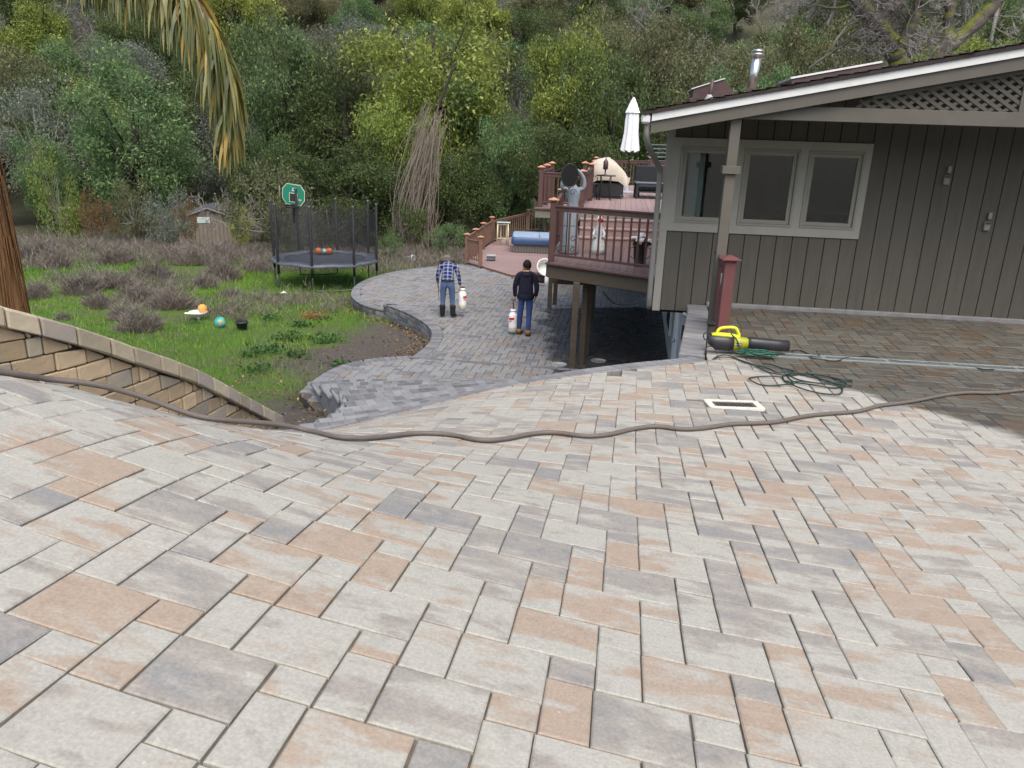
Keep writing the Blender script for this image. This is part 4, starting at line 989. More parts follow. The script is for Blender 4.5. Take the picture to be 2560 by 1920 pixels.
rl = empty('deck_railing', 'dark brown deck railing with copper cap above the lower terrace', 'railing', (.67, 14.98, NZ))
post(.675, 14.985, NZ, 1.225, rl, MAT['rail'], .115)
rails((.72, 14.95), (2.56, 13.60), rl, MAT['rail'], -1.14, -1.11, -2.06, -2.04, 13)
post(1.0, 18.35, NZ, 1.23, rl, MAT['rail'], .11)
rails((.69, 15.05), (.99, 18.3), rl, MAT['rail'], -1.14, -1.12, -2.06, -2.06, 22)
# upper level behind
UZ = -1.5
ud = empty('upper_deck', 'paler upper deck level with grill and umbrella', 'deck', (3, 24, UZ))
poly_planks(ud, [(1.42, 18.55), (4.6, 18.9), (8.2, 32.6), (2.95, 31.4)], UZ, (.13, .99), .14, MAT['deckl'])
poly_planks(ud, [(.45, 19.15), (1.50, 19.0), (1.72, 21.2), (.80, 21.3)], UZ, (.13, .99), .14, MAT['deckl'])
L0 = ud.location
MB().bar(Vector((.42, 19.12, UZ-.14))-L0, Vector((1.45, 18.95, UZ-.14))-L0, .05, .2).build('edge_beam', MAT['tgrey'], ud)
MB().bar(Vector((.40, 19.10, UZ-.02))-L0, Vector((1.47, 18.93, UZ-.02))-L0, .10, .035).build('edge_board', MAT['rail2'], ud)
MB().bar(Vector((1.4, 18.52, UZ-.13))-L0, Vector((4.6, 18.87, UZ-.13))-L0, .05, .2).build('edge_beam', MAT['tgrey'], ud)
for i in range(3):
    z = NZ+.175*(i+1); y = 17.6+.31*i; MB().box(Vector((2.65+.03*i, y+.16, z))-L0, (2.5, .32, .035), None, 0, .004).build('deck_step', MAT['deckl'], ud); MB().box(Vector((2.65+.03*i, y+.03, z-.1))-L0, (2.5, .02, .17)).build('deck_riser', MAT['deckl'], ud)
r2 = empty('deck_railing', 'stepped brown railing with copper caps along the upper deck edge', 'railing', (2, 22, UZ))
PT = [(1.53, 19.17, .93), (1.99, 22.0, 1.03), (2.40, 25.5, 1.05), (2.96, 31.0, 1.07)]
for (x, y, h) in PT: post(x, y, UZ, h, r2, MAT['rail'], .12)
for a, b in zip(PT[:-1], PT[1:]): rails(a[:2], b[:2], r2, MAT['rail'], UZ+.84, UZ+.86, UZ+.12, UZ+.12, 14)
post(1.80, 21.95, UZ, 1.06, r2, MAT['rail'], .12)
r3 = empty('deck_railing', 'short brown corner railing with three copper caps left of the oval screen', 'railing', (.6, 20, UZ))
for (x, y, h) in ((.53, 19.22, .99), (.69, 19.95, 1.02), (.86, 21.0, 1.05)): post(x, y, UZ, h, r3, MAT['rail'], .11)
rails((.53, 19.22), (1.46, 19.08), r3, MAT['rail'], UZ+.82, UZ+.80, UZ+.12, UZ+.12, 8)
rails((.53, 19.22), (.69, 19.95), r3, MAT['rail'], UZ+.84, UZ+.86, UZ+.12, UZ+.12, 5); rails((.69, 19.95), (.86, 21.0), r3, MAT['rail'], UZ+.84, UZ+.86, UZ+.12, UZ+.12, 7)
r4 = empty('deck_railing', 'far railing across the back of the upper deck behind the umbrella', 'railing', (4, 31.5, UZ))
post(5.25, 32.0, UZ, 1.12, r4, MAT['rail'], .13); rails((2.96, 31.0), (5.25, 32.0), r4, MAT['rail'], UZ+.93, UZ+.95, UZ+.12, UZ+.12, 18); rails((5.25, 32.0), (7.9, 33.0), r4, MAT['rail'], UZ+.95, UZ+.95, UZ+.12, UZ+.12, 18)
# hot tub deck
TZ = -4.30
td = empty('hot_tub_deck', 'low reddish deck around the covered hot tub', 'deck', (.5, 31, TZ))
poly_planks(td, [(-1.85, 28.45), (-1.29, 27.72), (-.127, 25.9), (.6, 26.4), (3.6, 26.2), (3.6, 40.5), (.53, 39.5), (-1.12, 34.4), (-1.42, 32.1)], TZ, (1, .02), .14, MAT['deckl'])
L0 = td.location
for a, b in (((-1.85, 28.45), (-1.29, 27.72)), ((-1.29, 27.72), (-.127, 25.88)), ((-.127, 25.88), (.6, 26.38))): MB().bar(Vector((*a, TZ-.09))-L0, Vector((*b, TZ-.09))-L0, .03, .17).build('edge_board', MAT['rail2'], td)
gt = empty('deck_gate', 'small brown railing panel between two capped posts by the paved circle', 'railing', (-1.55, 27.9, TZ))
post(-1.82, 28.2, TZ, 1.1, gt, MAT['rail2'], .13); post(-1.28, 27.5, TZ, 1.1, gt, MAT['rail2'], .13); rails((-1.82, 28.2), (-1.28, 27.5), gt, MAT['rail2'], TZ+.88, TZ+.88, TZ+.2, TZ+.2, 6)
r5 = empty('deck_railing', 'long tan-brown railing enclosing the hot tub deck', 'railing', (-1, 34, TZ))
PT = [(-1.82, 28.25, 0), (-1.60, 30.1, 1.08), (-1.40, 32.1, 1.12), (-1.12, 34.3, 1.17), (.53, 39.2, 1.15), (3.6, 40.2, 1.15)]
for (x, y, h) in PT[1:]: post(x, y, TZ, h, r5, MAT['rail2'], .15)
for a, b in zip(PT[:-1], PT[1:]): rails(a[:2], b[:2], r5, MAT['rail2'], TZ+.95, TZ+.95, TZ+.12, TZ+.12, 16)
# maroon stair-rail post at the terrace edge
r6 = empty('rail_post', 'maroon capped post with a short rail at the porch edge', 'railing', (2.36, 8.56, -2.0))
po6 = post(2.365, 8.56, -2.01, .90, r6, MAT['rail3'], .125, MAT['rail3'])
rails((2.36, 8.62), (2.42, 9.35), r6, MAT['rail3'], -1.19, -1.19, -1.92, -1.92, 7)
MB().bar((-.05, .02, .55), (-.06, .01, .68), .02, .012).build('gate_latch', MAT['cover'], r6)

# ------------------------------------------------------------------ hot tub and things on the low deck
MAT['tubcover'] = mat('blue_vinyl', (.035, .075, .165), (.028, .06, .135), 6, .38, .5)
MAT['tubtop'] = mat('pale_blue_vinyl', (.30, .40, .52), (.24, .33, .44), 4, .42, .5)
MAT['tubside'] = mat('grey_slats', (.14, .13, .115), (.10, .095, .085), 3, .7, .3, stretch=(12, 12, 1))
ht = empty('hot_tub', 'square hot tub under a blue vinyl cover', 'hot tub', (.92, 32.4, TZ), R_(-1))
MB().box((0, 0, .23), (2.05, 1.95, .46), None, 0, .05).build('cabinet', MAT['groove'], ht)
for i in range(19): MB().box((-1.0+i*.111, -.985, .235), (.098, .02, .44), None, 0, .004).build('slat', MAT['tubside'], ht)
for i in range(17): MB().box((-1.035, -.9+i*.111, .235), (.02, .098, .44), None, 0, .004).build('slat', MAT['tubside'], ht)
cv = MB(); prof = []
def rr(hx, hy, z, r=.14, n=5):
    out = []
    for (sx_, sy_, a0) in ((1, 1, 0), (-1, 1, 90), (-1, -1, 180), (1, -1, 270)):
        for k2 in range(n):
            an = R_(a0+90*k2/(n-1)); out.append((sx_*(hx-r)+r*math.cos(an), sy_*(hy-r)+r*math.sin(an), z))
    return out
rings = [rr(1.12, 1.07, .34), rr(1.14, 1.09, .44), rr(1.13, 1.08, .58), rr(1.09, 1.04, .64)]; n = len(rings[0])
for k2, r in enumerate(rings):
    r = [(x+rng.uniform(-.006, .006), y+rng.uniform(-.006, .006), z+(rng.uniform(-.012, .012) if k2 == 0 else 0)) for x, y, z in r]; cv.v.extend(r)
for i in range(3):
    for j in range(n): cv.f.append((i*n+j, i*n+(j+1) % n, (i+1)*n+(j+1) % n, (i+1)*n+j)); cv.m.append(0); cv.sm.append(True)
co = cv.build('cover', MAT['tubcover'], ht)
tp = MB(); a = rr(1.085, 1.035, .64); b = rr(.55, 1.0, .675); tp.v = [(x, y, .642) for x, y, _ in a]+[(0, 0, .70)]; tp.f = [(j, (j+1) % n, n) for j in range(n)]; tp.m = [0]*n; tp.sm = [False]*n; tp.build('cover_top', MAT['tubtop'], co)
MB().box((0, -.2, .68), (.03, 1.7, .012)).build('fold_seam', MAT['tubcover'], co)
MAT['cream'] = mat('cream_paint', (.72, .64, .44), (.6, .53, .36), 8, .5, .4)
ps = empty('plant_stand', 'tall cream metal plant stand with a glass top by the railing', 'plant stand', (-.62, 33.6, TZ))
for (x, y) in ((-.24, -.16), (.24, -.16), (-.1, .18), (.16, .18)): MB().tube([(x, y, .02), (x*.92, y*.92, .96)], .026, 8).build('leg', MAT['cream'], ps)
for z in (.30, .90): 
    for (a, b) in (((-.24, -.16), (.24, -.16)), ((.24, -.16), (.16, .18)), ((.16, .18), (-.1, .18)), ((-.1, .18), (-.24, -.16))): MB().bar((a[0]*.95, a[1]*.95, z), (b[0]*.95, b[1]*.95, z), .02, .02).build('stretcher', MAT['cream'], ps)
MAT['pglass'] = mat('pale_glass', (.45, .58, .55), None, 5, .15, .5)
MB().box((.02, 0, .985), (.58, .44, .03), None, 0, .01).build('top', MAT['pglass'], ps)
MAT['sbox'] = mat('slate_box', (.11, .13, .15), (.08, .095, .11), 6, .6, .4)
bx = empty('storage_box', 'small grey step box just inside the low deck gate', 'box', (-.95, 29.0, TZ)); MB().box((0, 0, .1), (.32, .3, .16), None, 0, .02).build('body', MAT['sbox'], bx); MB().box((0, 0, .2), (.36, .34, .05), None, 0, .015).build('lid', MAT['cover'], bx)
sb = empty('deck_step_box', 'brown wooden step box under the raised deck corner', 'step', (1.0, 25.2, ZC)); MB().box((0, 0, .14), (.9, .4, .2), None, 0, .01).build('body', MAT['rail'], sb); MB().box((0, 0, .26), (.95, .45, .04), None, 0, .01).build('tread', MAT['rail2'], sb)
MAT['plastic'] = mat('white_plastic', (.78, .79, .78), (.68, .69, .68), 5, .4, .45)
bsn = empty('white_basin', 'upturned white plastic basin on the step box beside the raised deck', 'basin', (.88, 25.1, ZC+.30)); bsn.rotation_euler = (R_(65), 0, R_(20))
MB().lathe([(.02, .0), (.16, .0), (.22, .06), (.27, .26), (.30, .28), (.30, .30), (.25, .28), (.20, .09), (.02, .06)], (0, .12, 0), 22).build('bowl', MAT['plastic'], bsn); MB().tube([(.1, .12, .0), (.1, .12, -.05), (-.1, .12, -.05), (-.1, .12, 0)], .015, 8).build('foot', MAT['plastic'], bsn)
btl = empty('white_bottle', 'white plastic bottle standing by the step box', 'bottle', (1.02, 24.82, ZC)); MB().lathe([(.07, 0), (.085, .02), (.085, .22), (.06, .27), (.03, .29), (.03, .31)], (0, 0, 0), 16).build('body', MAT['plastic'], btl); MB().lathe([(.035, .31), (.035, .35)]).build('cap', MAT['cover'], btl)

# ------------------------------------------------------------------ things on the raised and upper decks
MAT['statue'] = mat('grey_cast_stone', (.25, .29, .33), (.17, .205, .24), 5, .8, .25, bump=.3)
sta = empty('statue', 'tall grey statue of a robed figure with raised arms on the raised deck', 'statue', (1.10, 16.2, NZ), R_(10))
def loft(secs, n=14):
    """secs: (x, y, z, rx, ry)"""
    mb = MB()
    for (x, y, z, rx, ry) in secs:
        for j in range(n): an = 2*math.pi*j/n; mb.v.append((x+rx*math.cos(an), y+ry*math.sin(an), z))
    k2 = len(secs)
    for i in range(k2-1):
        for j in range(n): mb.f.append((i*n+j, i*n+(j+1) % n, (i+1)*n+(j+1) % n, (i+1)*n+j))
    mb.f += [tuple(range(n))[::-1], tuple((k2-1)*n+j for j in range(n))]; mb.m = [0]*len(mb.f); mb.sm = [True]*len(mb.f); return mb
loft([(0, 0, 0, .20, .17), (0, 0, .06, .21, .18), (-.01, 0, .3, .20, .16), (-.02, 0, .6, .175, .14), (0, 0, .82, .17, .13), (.02, 0, .95, .13, .10), (.03, 0, 1.05, .11, .09), (.02, 0, 1.2, .15, .10), (.01, 0, 1.32, .16, .095), (0, 0, 1.38, .09, .07), (0, 0, 1.43, .05, .05), (0, -.01, 1.48, .065, .07), (0, -.01, 1.56, .075, .085), (0, 0, 1.64, .05, .06), (0, 0, 1.67, .01, .01)]).build('figure', MAT['statue'], sta)
MB().tube(soft([(.13, 0, 1.30), (.22, -.03, 1.36), (.20, -.05, 1.52), (.12, -.06, 1.66), (.02, -.07, 1.74)]), [.05]*2+[.045]*40, 8).v and None
for sg in (1, -1):
    pts = soft([(.13*sg, 0, 1.31), (.24*sg, -.03, 1.33), (.22*sg, -.06, 1.52), (.12*sg, -.08, 1.66), (.05*sg, -.09, 1.70)]); MB().tube(pts, [.05-.022*i/len(pts) for i in range(len(pts))], 8).build('arm', MAT['statue'], sta)
MAT['mesh'] = mat('black_screen', (.012, .012, .013), None, 60, .8, .2)
os_ = empty('oval_screen', 'black oval screen on a scrolled iron stand in front of the grey statue', 'screen', (1.0, 15.72, NZ), R_(8))
mb = MB(); nn = 32
fr_ = [(.168*math.cos(2*math.pi*i/nn), 0, 1.60+.222*math.sin(2*math.pi*i/nn)) for i in range(nn+1)]
mb.tube(fr_, .012, 6); mb.build('rim', MAT['black'], os_)
MB().extrude([(.164*math.cos(2*math.pi*i/nn), .218*math.sin(2*math.pi*i/nn)) for i in range(nn)], (0, 0, 1.60), (1, 0, 0), (0, 0, 1), (0, -1, 0), .012).build('panel', MAT['mesh'], os_)
MB().tube([(0, .01, .02), (0, .01, 1.38)], .012, 8).build('stem', MAT['black'], os_)
def scroll(cx0, z0, sg, r=.07): return [(cx0+sg*(r*(1-t*.75))*math.cos(t*7.5), 0, z0+(r*(1-t*.75))*math.sin(t*7.5)) for t in np.linspace(0, 1, 26)]
for (x, z, sg) in ((.08, 1.28, 1), (-.08, 1.28, -1), (.14, .14, 1), (-.14, .14, -1), (.14, .36, 1), (-.14, .42, -1)): MB().tube(scroll(x, z, sg), .008, 6).build('scroll', MAT['black'], os_)
for z in (.62, .22, .06): MB().bar((-.16, 0, z), (.16, 0, z), .012, .012).build('cross_bar', MAT['black'], os_)
MAT['porc'] = mat('white_porcelain', (.6, .62, .62), (.4, .43, .45), 12, .4, .4); MAT['red'] = mat('red_petals', (.42, .035, .02), (.3, .025, .015), 12, .6, .3); MAT['leaf'] = mat('plant_green', (.03, .06, .02), None, 14, .7, .3)
fg = empty('figurine', 'small white patterned figurine behind the railing', 'figurine', (1.70, 16.25, NZ)); loft([(0, 0, 0, .14, .12), (0, 0, .12, .15, .13), (0, 0, .3, .12, .1), (0, 0, .42, .07, .07), (0, 0, .52, .10, .08), (0, 0, .60, .05, .05), (0, 0, .64, .06, .06), (0, 0, .72, .065, .07), (0, 0, .80, .03, .03)]).build('body', MAT['porc'], fg)
MB().sphere((0, 0, .86), .055, 12).build('head', MAT['porc'], fg)
for sg in (1, -1): MB().tube([(.08*sg, 0, .52), (.12*sg, -.05, .42), (.07*sg, -.09, .36)], .025, 7).build('arm', MAT['porc'], fg)
ro = empty('red_rose', 'single red flower on a dark stem in front of the figurine', 'flower', (1.66, 16.0, NZ)); MB().tube([(0, 0, 0), (.02, 0, .4), (.03, -.02, .68)], .010, 6).build('stem', MAT['leaf'], ro)
for i in range(7): an = i*2.4; MB().sphere((.03+.028*math.cos(an), -.02+.028*math.sin(an), .72+.01*(i % 3)), .035, 8, 0, 1.1).build('petal', MAT['red'], ro)
MAT['pink'] = mat('pink_petals', (.62, .42, .44), (.72, .66, .62), 10, .6, .3)
urn = empty('flower_urn', 'tall black urn with handles full of pink and white flowers', 'urn', (2.36, 14.78, NZ)); MB().lathe([(.10, 0), (.115, .02), (.10, .05), (.125, .2), (.135, .38), (.15, .40), (.13, .40), (.11, .3)], (0, 0, 0), 20).build('pot', MAT['black'], urn)
for sg in (1, -1): MB().tube([(.13*sg, 0, .36), (.20*sg, 0, .34), (.20*sg, 0, .2), (.12*sg, 0, .14)], .008, 6).build('handle', MAT['black'], urn)
for i in range(26):
    an = rng.uniform(0, 6.28); rd = .20*math.sqrt(rng.random()); z = .50+.12*(1-rd/.2)+rng.uniform(-.03, .03)
    mb = MB()
    for k2 in range(5): a2 = k2*1.257; mb.sphere((rd*math.cos(an)+.025*math.cos(a2), rd*math.sin(an)+.025*math.sin(a2), z), .028, 6)
    mb.build('blossom', MAT['pink' if rng.random() < .6 else 'porc'], urn)
for i in range(14):
    an = rng.uniform(0, 6.28); MB().add([(0, 0, .38), (.16*math.cos(an), .16*math.sin(an), .50), (.23*math.cos(an+.15), .23*math.sin(an+.15), .42)], [(0, 1, 2)]).build('leaf', MAT['leaf'], urn)
# grill under its cover
MAT['canvas'] = mat('beige_canvas', (.50, .45, .38), (.40, .355, .29), 4, .85, .2, bump=.6)
gr = empty('covered_grill', 'grill under a crumpled beige canvas cover on the upper deck', 'grill', (2.62, 23.5, UZ), R_(-8))
MB().box((0, 0, .25), (.95, .5, .42), None, 0, .03).build('cart', MAT['black'], gr)
for q in (-.42, .42): MB().lathe([(.07, -.03), (.08, 0), (.07, .03)], (q, -.2, .08), 12).build('wheel', MAT['black'], gr)
gcv = MB(); secs = [(.62, .32, .42), (.63, .34, .6), (.60, .33, .8), (.50, .30, .98), (.34, .22, 1.1), (.1, .1, 1.16)]; n = 28
for k2, (hx, hy, z) in enumerate(secs):
    for j in range(n):
        an = 2*math.pi*j/n; ca, sa_ = math.cos(an), math.sin(an); pw = .45
        x = hx*math.copysign(abs(ca)**pw, ca); y = hy*math.copysign(abs(sa_)**pw, sa_); wv = 1+.05*math.sin(an*7+k2)*(1-k2/6)
        zz = z-(.25*max(0, ca) if k2 > 1 else 0)+(.10*math.sin(an*3) if k2 == 0 else 0); gcv.v.append((x*wv, y*wv, zz))
for i in range(len(secs)-1):
    for j in range(n): gcv.f.append((i*n+j, i*n+(j+1) % n, (i+1)*n+(j+1) % n, (i+1)*n+j))
gcv.f.append(tuple((len(secs)-1)*n+j for j in range(n))); gcv.m = [0]*len(gcv.f); gcv.sm = [True]*len(gcv.f); gcv.build('canvas_cover', MAT['canvas'], gr)
bt = empty('bistro_table', 'small black round bistro table in front of the grill', 'table', (2.45, 22.5, UZ)); MB().lathe([(.01, .66), (.27, .66), (.28, .67), (.28, .69), (.01, .69)], (0, 0, 0), 24).build('top', MAT['black'], bt)
for i in range(4): an = R_(45+90*i); MB().tube([(.2*math.cos(an), .2*math.sin(an), .65), (.16*math.cos(an), .16*math.sin(an), .4), (.22*math.cos(an), .22*math.sin(an), .0)], .013, 6).build('leg', MAT['black'], bt)
lt = empty('hanging_lantern', 'rusty wire lantern standing on the bistro table', 'lantern', (2.42, 22.48, UZ+.69)); MB().lathe([(.10, 0), (.10, .015), (.02, .02), (.02, .14), (.07, .16), (.07, .36), (.03, .42), (.01, .45)], (0, 0, 0), 14).build('body', MAT['rust'], lt); MB().tube([(0.0, 0, .44), (.03, 0, .52), (0, 0, .58), (-.03, 0, .52), (0, 0, .44)], .006, 6).build('hook', MAT['rust'], lt)
bc = empty('bistro_chair', 'small black bistro chair tucked against the stepped railing', 'chair', (2.12, 22.6, UZ)); MB().lathe([(.01, .42), (.17, .42), (.17, .44), (.01, .44)]).build('seat', MAT['black'], bc)
for i in range(4): an = R_(45+90*i); MB().tube([(.13*math.cos(an), .13*math.sin(an), .42), (.17*math.cos(an), .17*math.sin(an), 0)], .012, 6).build('leg', MAT['black'], bc)
MB().tube([(-.13, .12, .42), (-.12, .15, .6), (0, .16, .66), (.12, .15, .6), (.13, .12, .42)], .012, 6).build('backrest', MAT['black'], bc)
MAT['wicker'] = mat('black_wicker', (.022, .024, .028), (.014, .015, .018), 40, .7, .3, bump=.4)
so = empty('wicker_chair', 'black wicker lounge chair at the right of the upper deck', 'chair', (4.05, 24.6, UZ)); MB().box((0, 0, .28), (.85, .75, .16), None, 0, .03).build('seat', MAT['wicker'], so); MB().box((0, .36, .62), (.85, .10, .62), None, 0, .03).build('backrest', MAT['wicker'], so)
for q in (-.42, .42): MB().box((q, 0, .42), (.08, .75, .14), None, 0, .02).build('armrest', MAT['wicker'], so)
for q in (-.38, .38):
    for r in (-.33, .33): MB().box((q, r, .1), (.06, .06, .2)).build('leg', MAT['black'], so)
cf = empty('coffee_table', 'black glass-topped coffee table before the wicker chair', 'table', (3.95, 23.8, UZ)); MB().box((0, 0, .46), (.95, .55, .04), None, 0, .01).build('top', MAT['sbox'], cf); MB().box((0, 0, .2), (.85, .48, .03)).build('shelf', MAT['black'], cf)
for q in (-.43, .43):
    for r in (-.23, .23): MB().box((q, r, .22), (.06, .06, .44)).build('leg', MAT['black'], cf)
# closed parasol
um = empty('patio_umbrella', 'closed white patio umbrella on a dark pole', 'umbrella', (3.6, 26.4, UZ)); MB().lathe([(.26, 0), (.27, .03), (.2, .06), (.05, .09), (.04, .25)], (0, 0, 0), 20).build('base', MAT['cover'], um); MB().tube([(0, 0, .05), (0, 0, 3.05)], .022, 10).build('pole', MAT['black'], um)
cn = MB(); nf = 48
for (r, z, am) in ((.30, 1.33, .22), (.285, 1.5, .2), (.235, 1.9, .15), (.225, 2.35, .12), (.20, 2.55, .1)):
    for j in range(nf): an = 2*math.pi*j/nf; q = r*(1+am*math.sin(an*8))*.92; cn.v.append((q*math.cos(an), q*math.sin(an), z+(.035*math.sin(an*8) if z < 1.4 else 0)))
for i in range(4):
    for j in range(nf): cn.f.append((i*nf+j, i*nf+(j+1) % nf, (i+1)*nf+(j+1) % nf, (i+1)*nf+j))
cn.m = [0]*len(cn.f); cn.sm = [True]*len(cn.f); MAT['ucloth'] = mat('white_canvas', (.72, .73, .74), (.66, .67, .68), 5, .8, .2); ca_ = cn.build('canopy', MAT['ucloth'], um)
tc_ = MB(); 
for (r, z) in ((.235, 2.52), (.19, 2.62), (.12, 2.80), (.06, 2.93), (.02, 3.0)):
    for j in range(nf): an = 2*math.pi*j/nf; q = r*(1+.08*math.sin(an*8)); tc_.v.append((q*math.cos(an), q*math.sin(an), z))
for i in range(4):
    for j in range(nf): tc_.f.append((i*nf+j, i*nf+(j+1) % nf, (i+1)*nf+(j+1) % nf, (i+1)*nf+j))
tc_.m = [0]*len(tc_.f); tc_.sm = [True]*len(tc_.f); tc_.build('top_vent', MAT['ucloth'], um); MB().sphere((0, 0, 3.06), .045, 10).build('finial', MAT['black'], um); MB().bar((.02, -.02, 1.05), (.14, -.03, 1.08), .02, .02).build('crank', MAT['cover'], um)
# dark skirting under the upper deck
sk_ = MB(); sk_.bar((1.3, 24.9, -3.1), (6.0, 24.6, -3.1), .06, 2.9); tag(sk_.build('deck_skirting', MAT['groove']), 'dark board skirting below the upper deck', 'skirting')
hs = tag(MB().tube(soft([(2.05, 18.0, -3.3), (2.6, 19.5, -3.95), (3.4, 21, -4.15), (4.2, 22.5, -4.18)]), .02, 6).build('garden_hose', MAT['pvc']), 'pale hose lying in the shade under the raised deck', 'hose')
# dark garden steps up the bank
gs = empty('garden_steps', 'dark timber garden steps climbing the bank behind the umbrella', 'steps', (7.4, 41, 0))
for i in range(6): MB().box((0, i*.35, -.9+i*.2), (1.6, .3, .06), None, 0, .01).build('tread', MAT['sbox'], gs)
# resting lines of the hose and the cords on the pavers
HOSE = [(-2.359, 3.261, -1.066), (-2.333, 3.325, -1.092), (-2.28, 3.405, -1.134), (-2.262, 3.551, -1.196), (-2.11, 3.66, -1.231), (-1.977, 3.78, -1.319), (-1.865, 3.84, -1.391), (-1.72, 3.88, -1.479), (-1.608, 3.92, -1.517), (-1.491, 4.08, -1.57), (-1.361, 4.24, -1.64), (-1.232, 4.36, -1.732), (-1.0, 4.105, -1.669), (-0.877, 4.175, -1.7), (-0.783, 4.301, -1.738), (-0.602, 4.576, -1.808), (-0.373, 4.59, -1.816), (-0.185, 4.429, -1.791), (-0.038, 4.518, -1.81), (0.144, 4.733, -1.844), (0.305, 4.783, -1.849), (0.481, 4.668, -1.831), (0.644, 4.723, -1.836), (0.829, 4.907, -1.854), (1.012, 5.012, -1.864), (1.162, 4.931, -1.857), (1.34, 4.99, -1.864), (1.546, 5.137, -1.88), (1.734, 5.192, -1.887), (1.926, 5.25, -1.896), (2.175, 5.456, -1.915), (2.4, 5.569, -1.926), (2.65, 5.652, -1.933), (2.78, 5.735, -1.938), (2.979, 5.895, -1.946), (3.185, 5.986, -1.953), (3.418, 6.122, -1.963), (3.742, 6.348, -1.981), (4.039, 6.502, -1.995), (4.255, 6.506, -2.0), (4.564, 6.658, -2.012), (4.861, 6.777, -2.021)]
CORD1 = [(1.987, 7.377, -2.01), (2.094, 7.561, -2.021), (2.203, 7.619, -2.025), (2.247, 7.496, -2.018), (2.277, 7.282, -2.003), (2.329, 7.152, -1.995), (2.358, 6.962, -1.983), (2.388, 6.875, -1.978), (2.41, 6.79, -1.974), (2.484, 6.761, -1.973), (2.588, 6.798, -1.977), (2.704, 6.886, -1.985), (2.809, 6.882, -1.987), (2.901, 6.845, -1.988), (2.967, 6.745, -1.983), (2.988, 6.61, -1.977), (2.954, 6.495, -1.97), (2.866, 6.412, -1.964), (2.758, 6.389, -1.961), (2.665, 6.408, -1.959), (2.582, 6.455, -1.96), (2.518, 6.52, -1.962), (2.487, 6.607, -1.965), (2.506, 6.722, -1.972), (2.587, 6.858, -1.981), (2.706, 6.933, -1.988), (2.836, 6.859, -1.987), (2.941, 6.767, -1.984), (3.031, 6.731, -1.984), (3.117, 6.752, -1.987), (3.075, 6.685, -1.983), (2.936, 6.584, -1.974), (2.787, 6.55, -1.969), (2.65, 6.547, -1.965), (2.53, 6.535, -1.963), (2.423, 6.477, -1.959), (2.429, 6.596, -1.964), (2.458, 6.685, -1.969), (2.342, 6.686, -1.968), (2.214, 6.675, -1.968), (2.142, 6.64, -1.967), (2.112, 6.584, -1.965), (2.109, 6.479, -1.96), (2.159, 6.381, -1.956), (2.253, 6.366, -1.954), (2.4, 6.41, -1.956), (2.482, 6.436, -1.958), (2.451, 6.521, -1.961), (2.424, 6.623, -1.965), (2.471, 6.744, -1.972), (2.638, 6.9, -1.984), (2.707, 6.797, -1.98), (2.775, 6.698, -1.976), (2.856, 6.552, -1.97), (2.956, 6.548, -1.973), (3.012, 6.522, -1.973), (2.973, 6.461, -1.969), (2.87, 6.503, -1.968), (2.805, 6.706, -1.977), (2.768, 6.964, -1.991)]
CORD2 = [(2.446, 7.248, -2.003), (2.499, 7.226, -2.002), (2.563, 7.105, -1.995), (2.646, 7.028, -1.992), (2.657, 6.936, -1.987), (2.566, 6.898, -1.983), (2.458, 6.874, -1.979), (2.445, 7.012, -1.987), (2.395, 7.082, -1.991), (2.333, 7.12, -1.993), (2.277, 7.282, -2.003), (2.236, 7.456, -2.015), (2.114, 7.489, -2.017), (2.012, 7.417, -2.012)]
CORD3 = [(2.446, 6.546, -1.962), (2.438, 6.366, -1.954), (2.511, 6.259, -1.951), (2.613, 6.184, -1.95), (2.727, 6.147, -1.951), (2.784, 6.192, -1.953), (2.861, 6.349, -1.961), (2.883, 6.454, -1.966), (2.796, 6.486, -1.966), (2.644, 6.532, -1.965), (2.576, 6.625, -1.968), (2.543, 6.73, -1.973), (2.512, 6.781, -1.975)]
CORD4 = [(2.973, 7.978, -2.049), (3.074, 8.055, -2.051), (3.111, 7.976, -2.049), (3.123, 7.852, -2.046), (3.231, 7.904, -2.048), (3.227, 7.809, -2.045), (3.135, 7.776, -2.043), (3.062, 7.728, -2.041), (3.07, 7.684, -2.039), (3.175, 7.65, -2.039), (3.264, 7.579, -2.036), (3.363, 7.631, -2.04), (3.469, 7.776, -2.045), (3.592, 7.803, -2.047), (3.517, 7.812, -2.047), (3.652, 7.834, -2.048), (3.758, 7.884, -2.049), (3.823, 7.86, -2.049), (3.855, 7.764, -2.047), (3.937, 7.743, -2.047), (4.011, 7.655, -2.044), (4.126, 7.689, -2.046), (4.269, 7.728, -2.047), (4.35, 7.675, -2.046), (4.492, 7.68, -2.047), (4.579, 7.613, -2.046), (4.639, 7.574, -2.045), (4.716, 7.538, -2.044), (4.765, 7.483, -2.043), (4.944, 7.541, -2.045), (5.211, 7.564, -2.047)]
# ------------------------------------------------------------------ fittings and things on the upper terrace
def lift(L, dz): return [(p[0], p[1], p[2]+dz) for p in L]
MAT['hose'] = mat('brown_hose', (.125, .105, .09), (.095, .08, .07), 60, .6, .35)
HZ = [(p[0], p[1], max(p[2]+.004, ZUP(p[0], p[1])+.018)) for p in HOSE]
tag(MB().tube(soft(HZ, 3), .0155, 10).build('garden_hose', MAT['hose']), 'long brown garden hose snaking across the pale pavers', 'hose')
MAT['cord'] = mat('dark_green_cord', (.012, .030, .026), None, 30, .45, .4); MAT['cordg'] = mat('green_cord', (.012, .085, .055), (.01, .06, .04), 30, .45, .4); MAT['cordk'] = mat('black_cord', (.012, .013, .015), None, 30, .45, .4)
def cordz(L, r, amp=.012): return [(p[0], p[1], ZUP(p[0], p[1])+r+.004+amp*(.5+.5*math.sin(i*1.7))) for i, p in enumerate(L)]
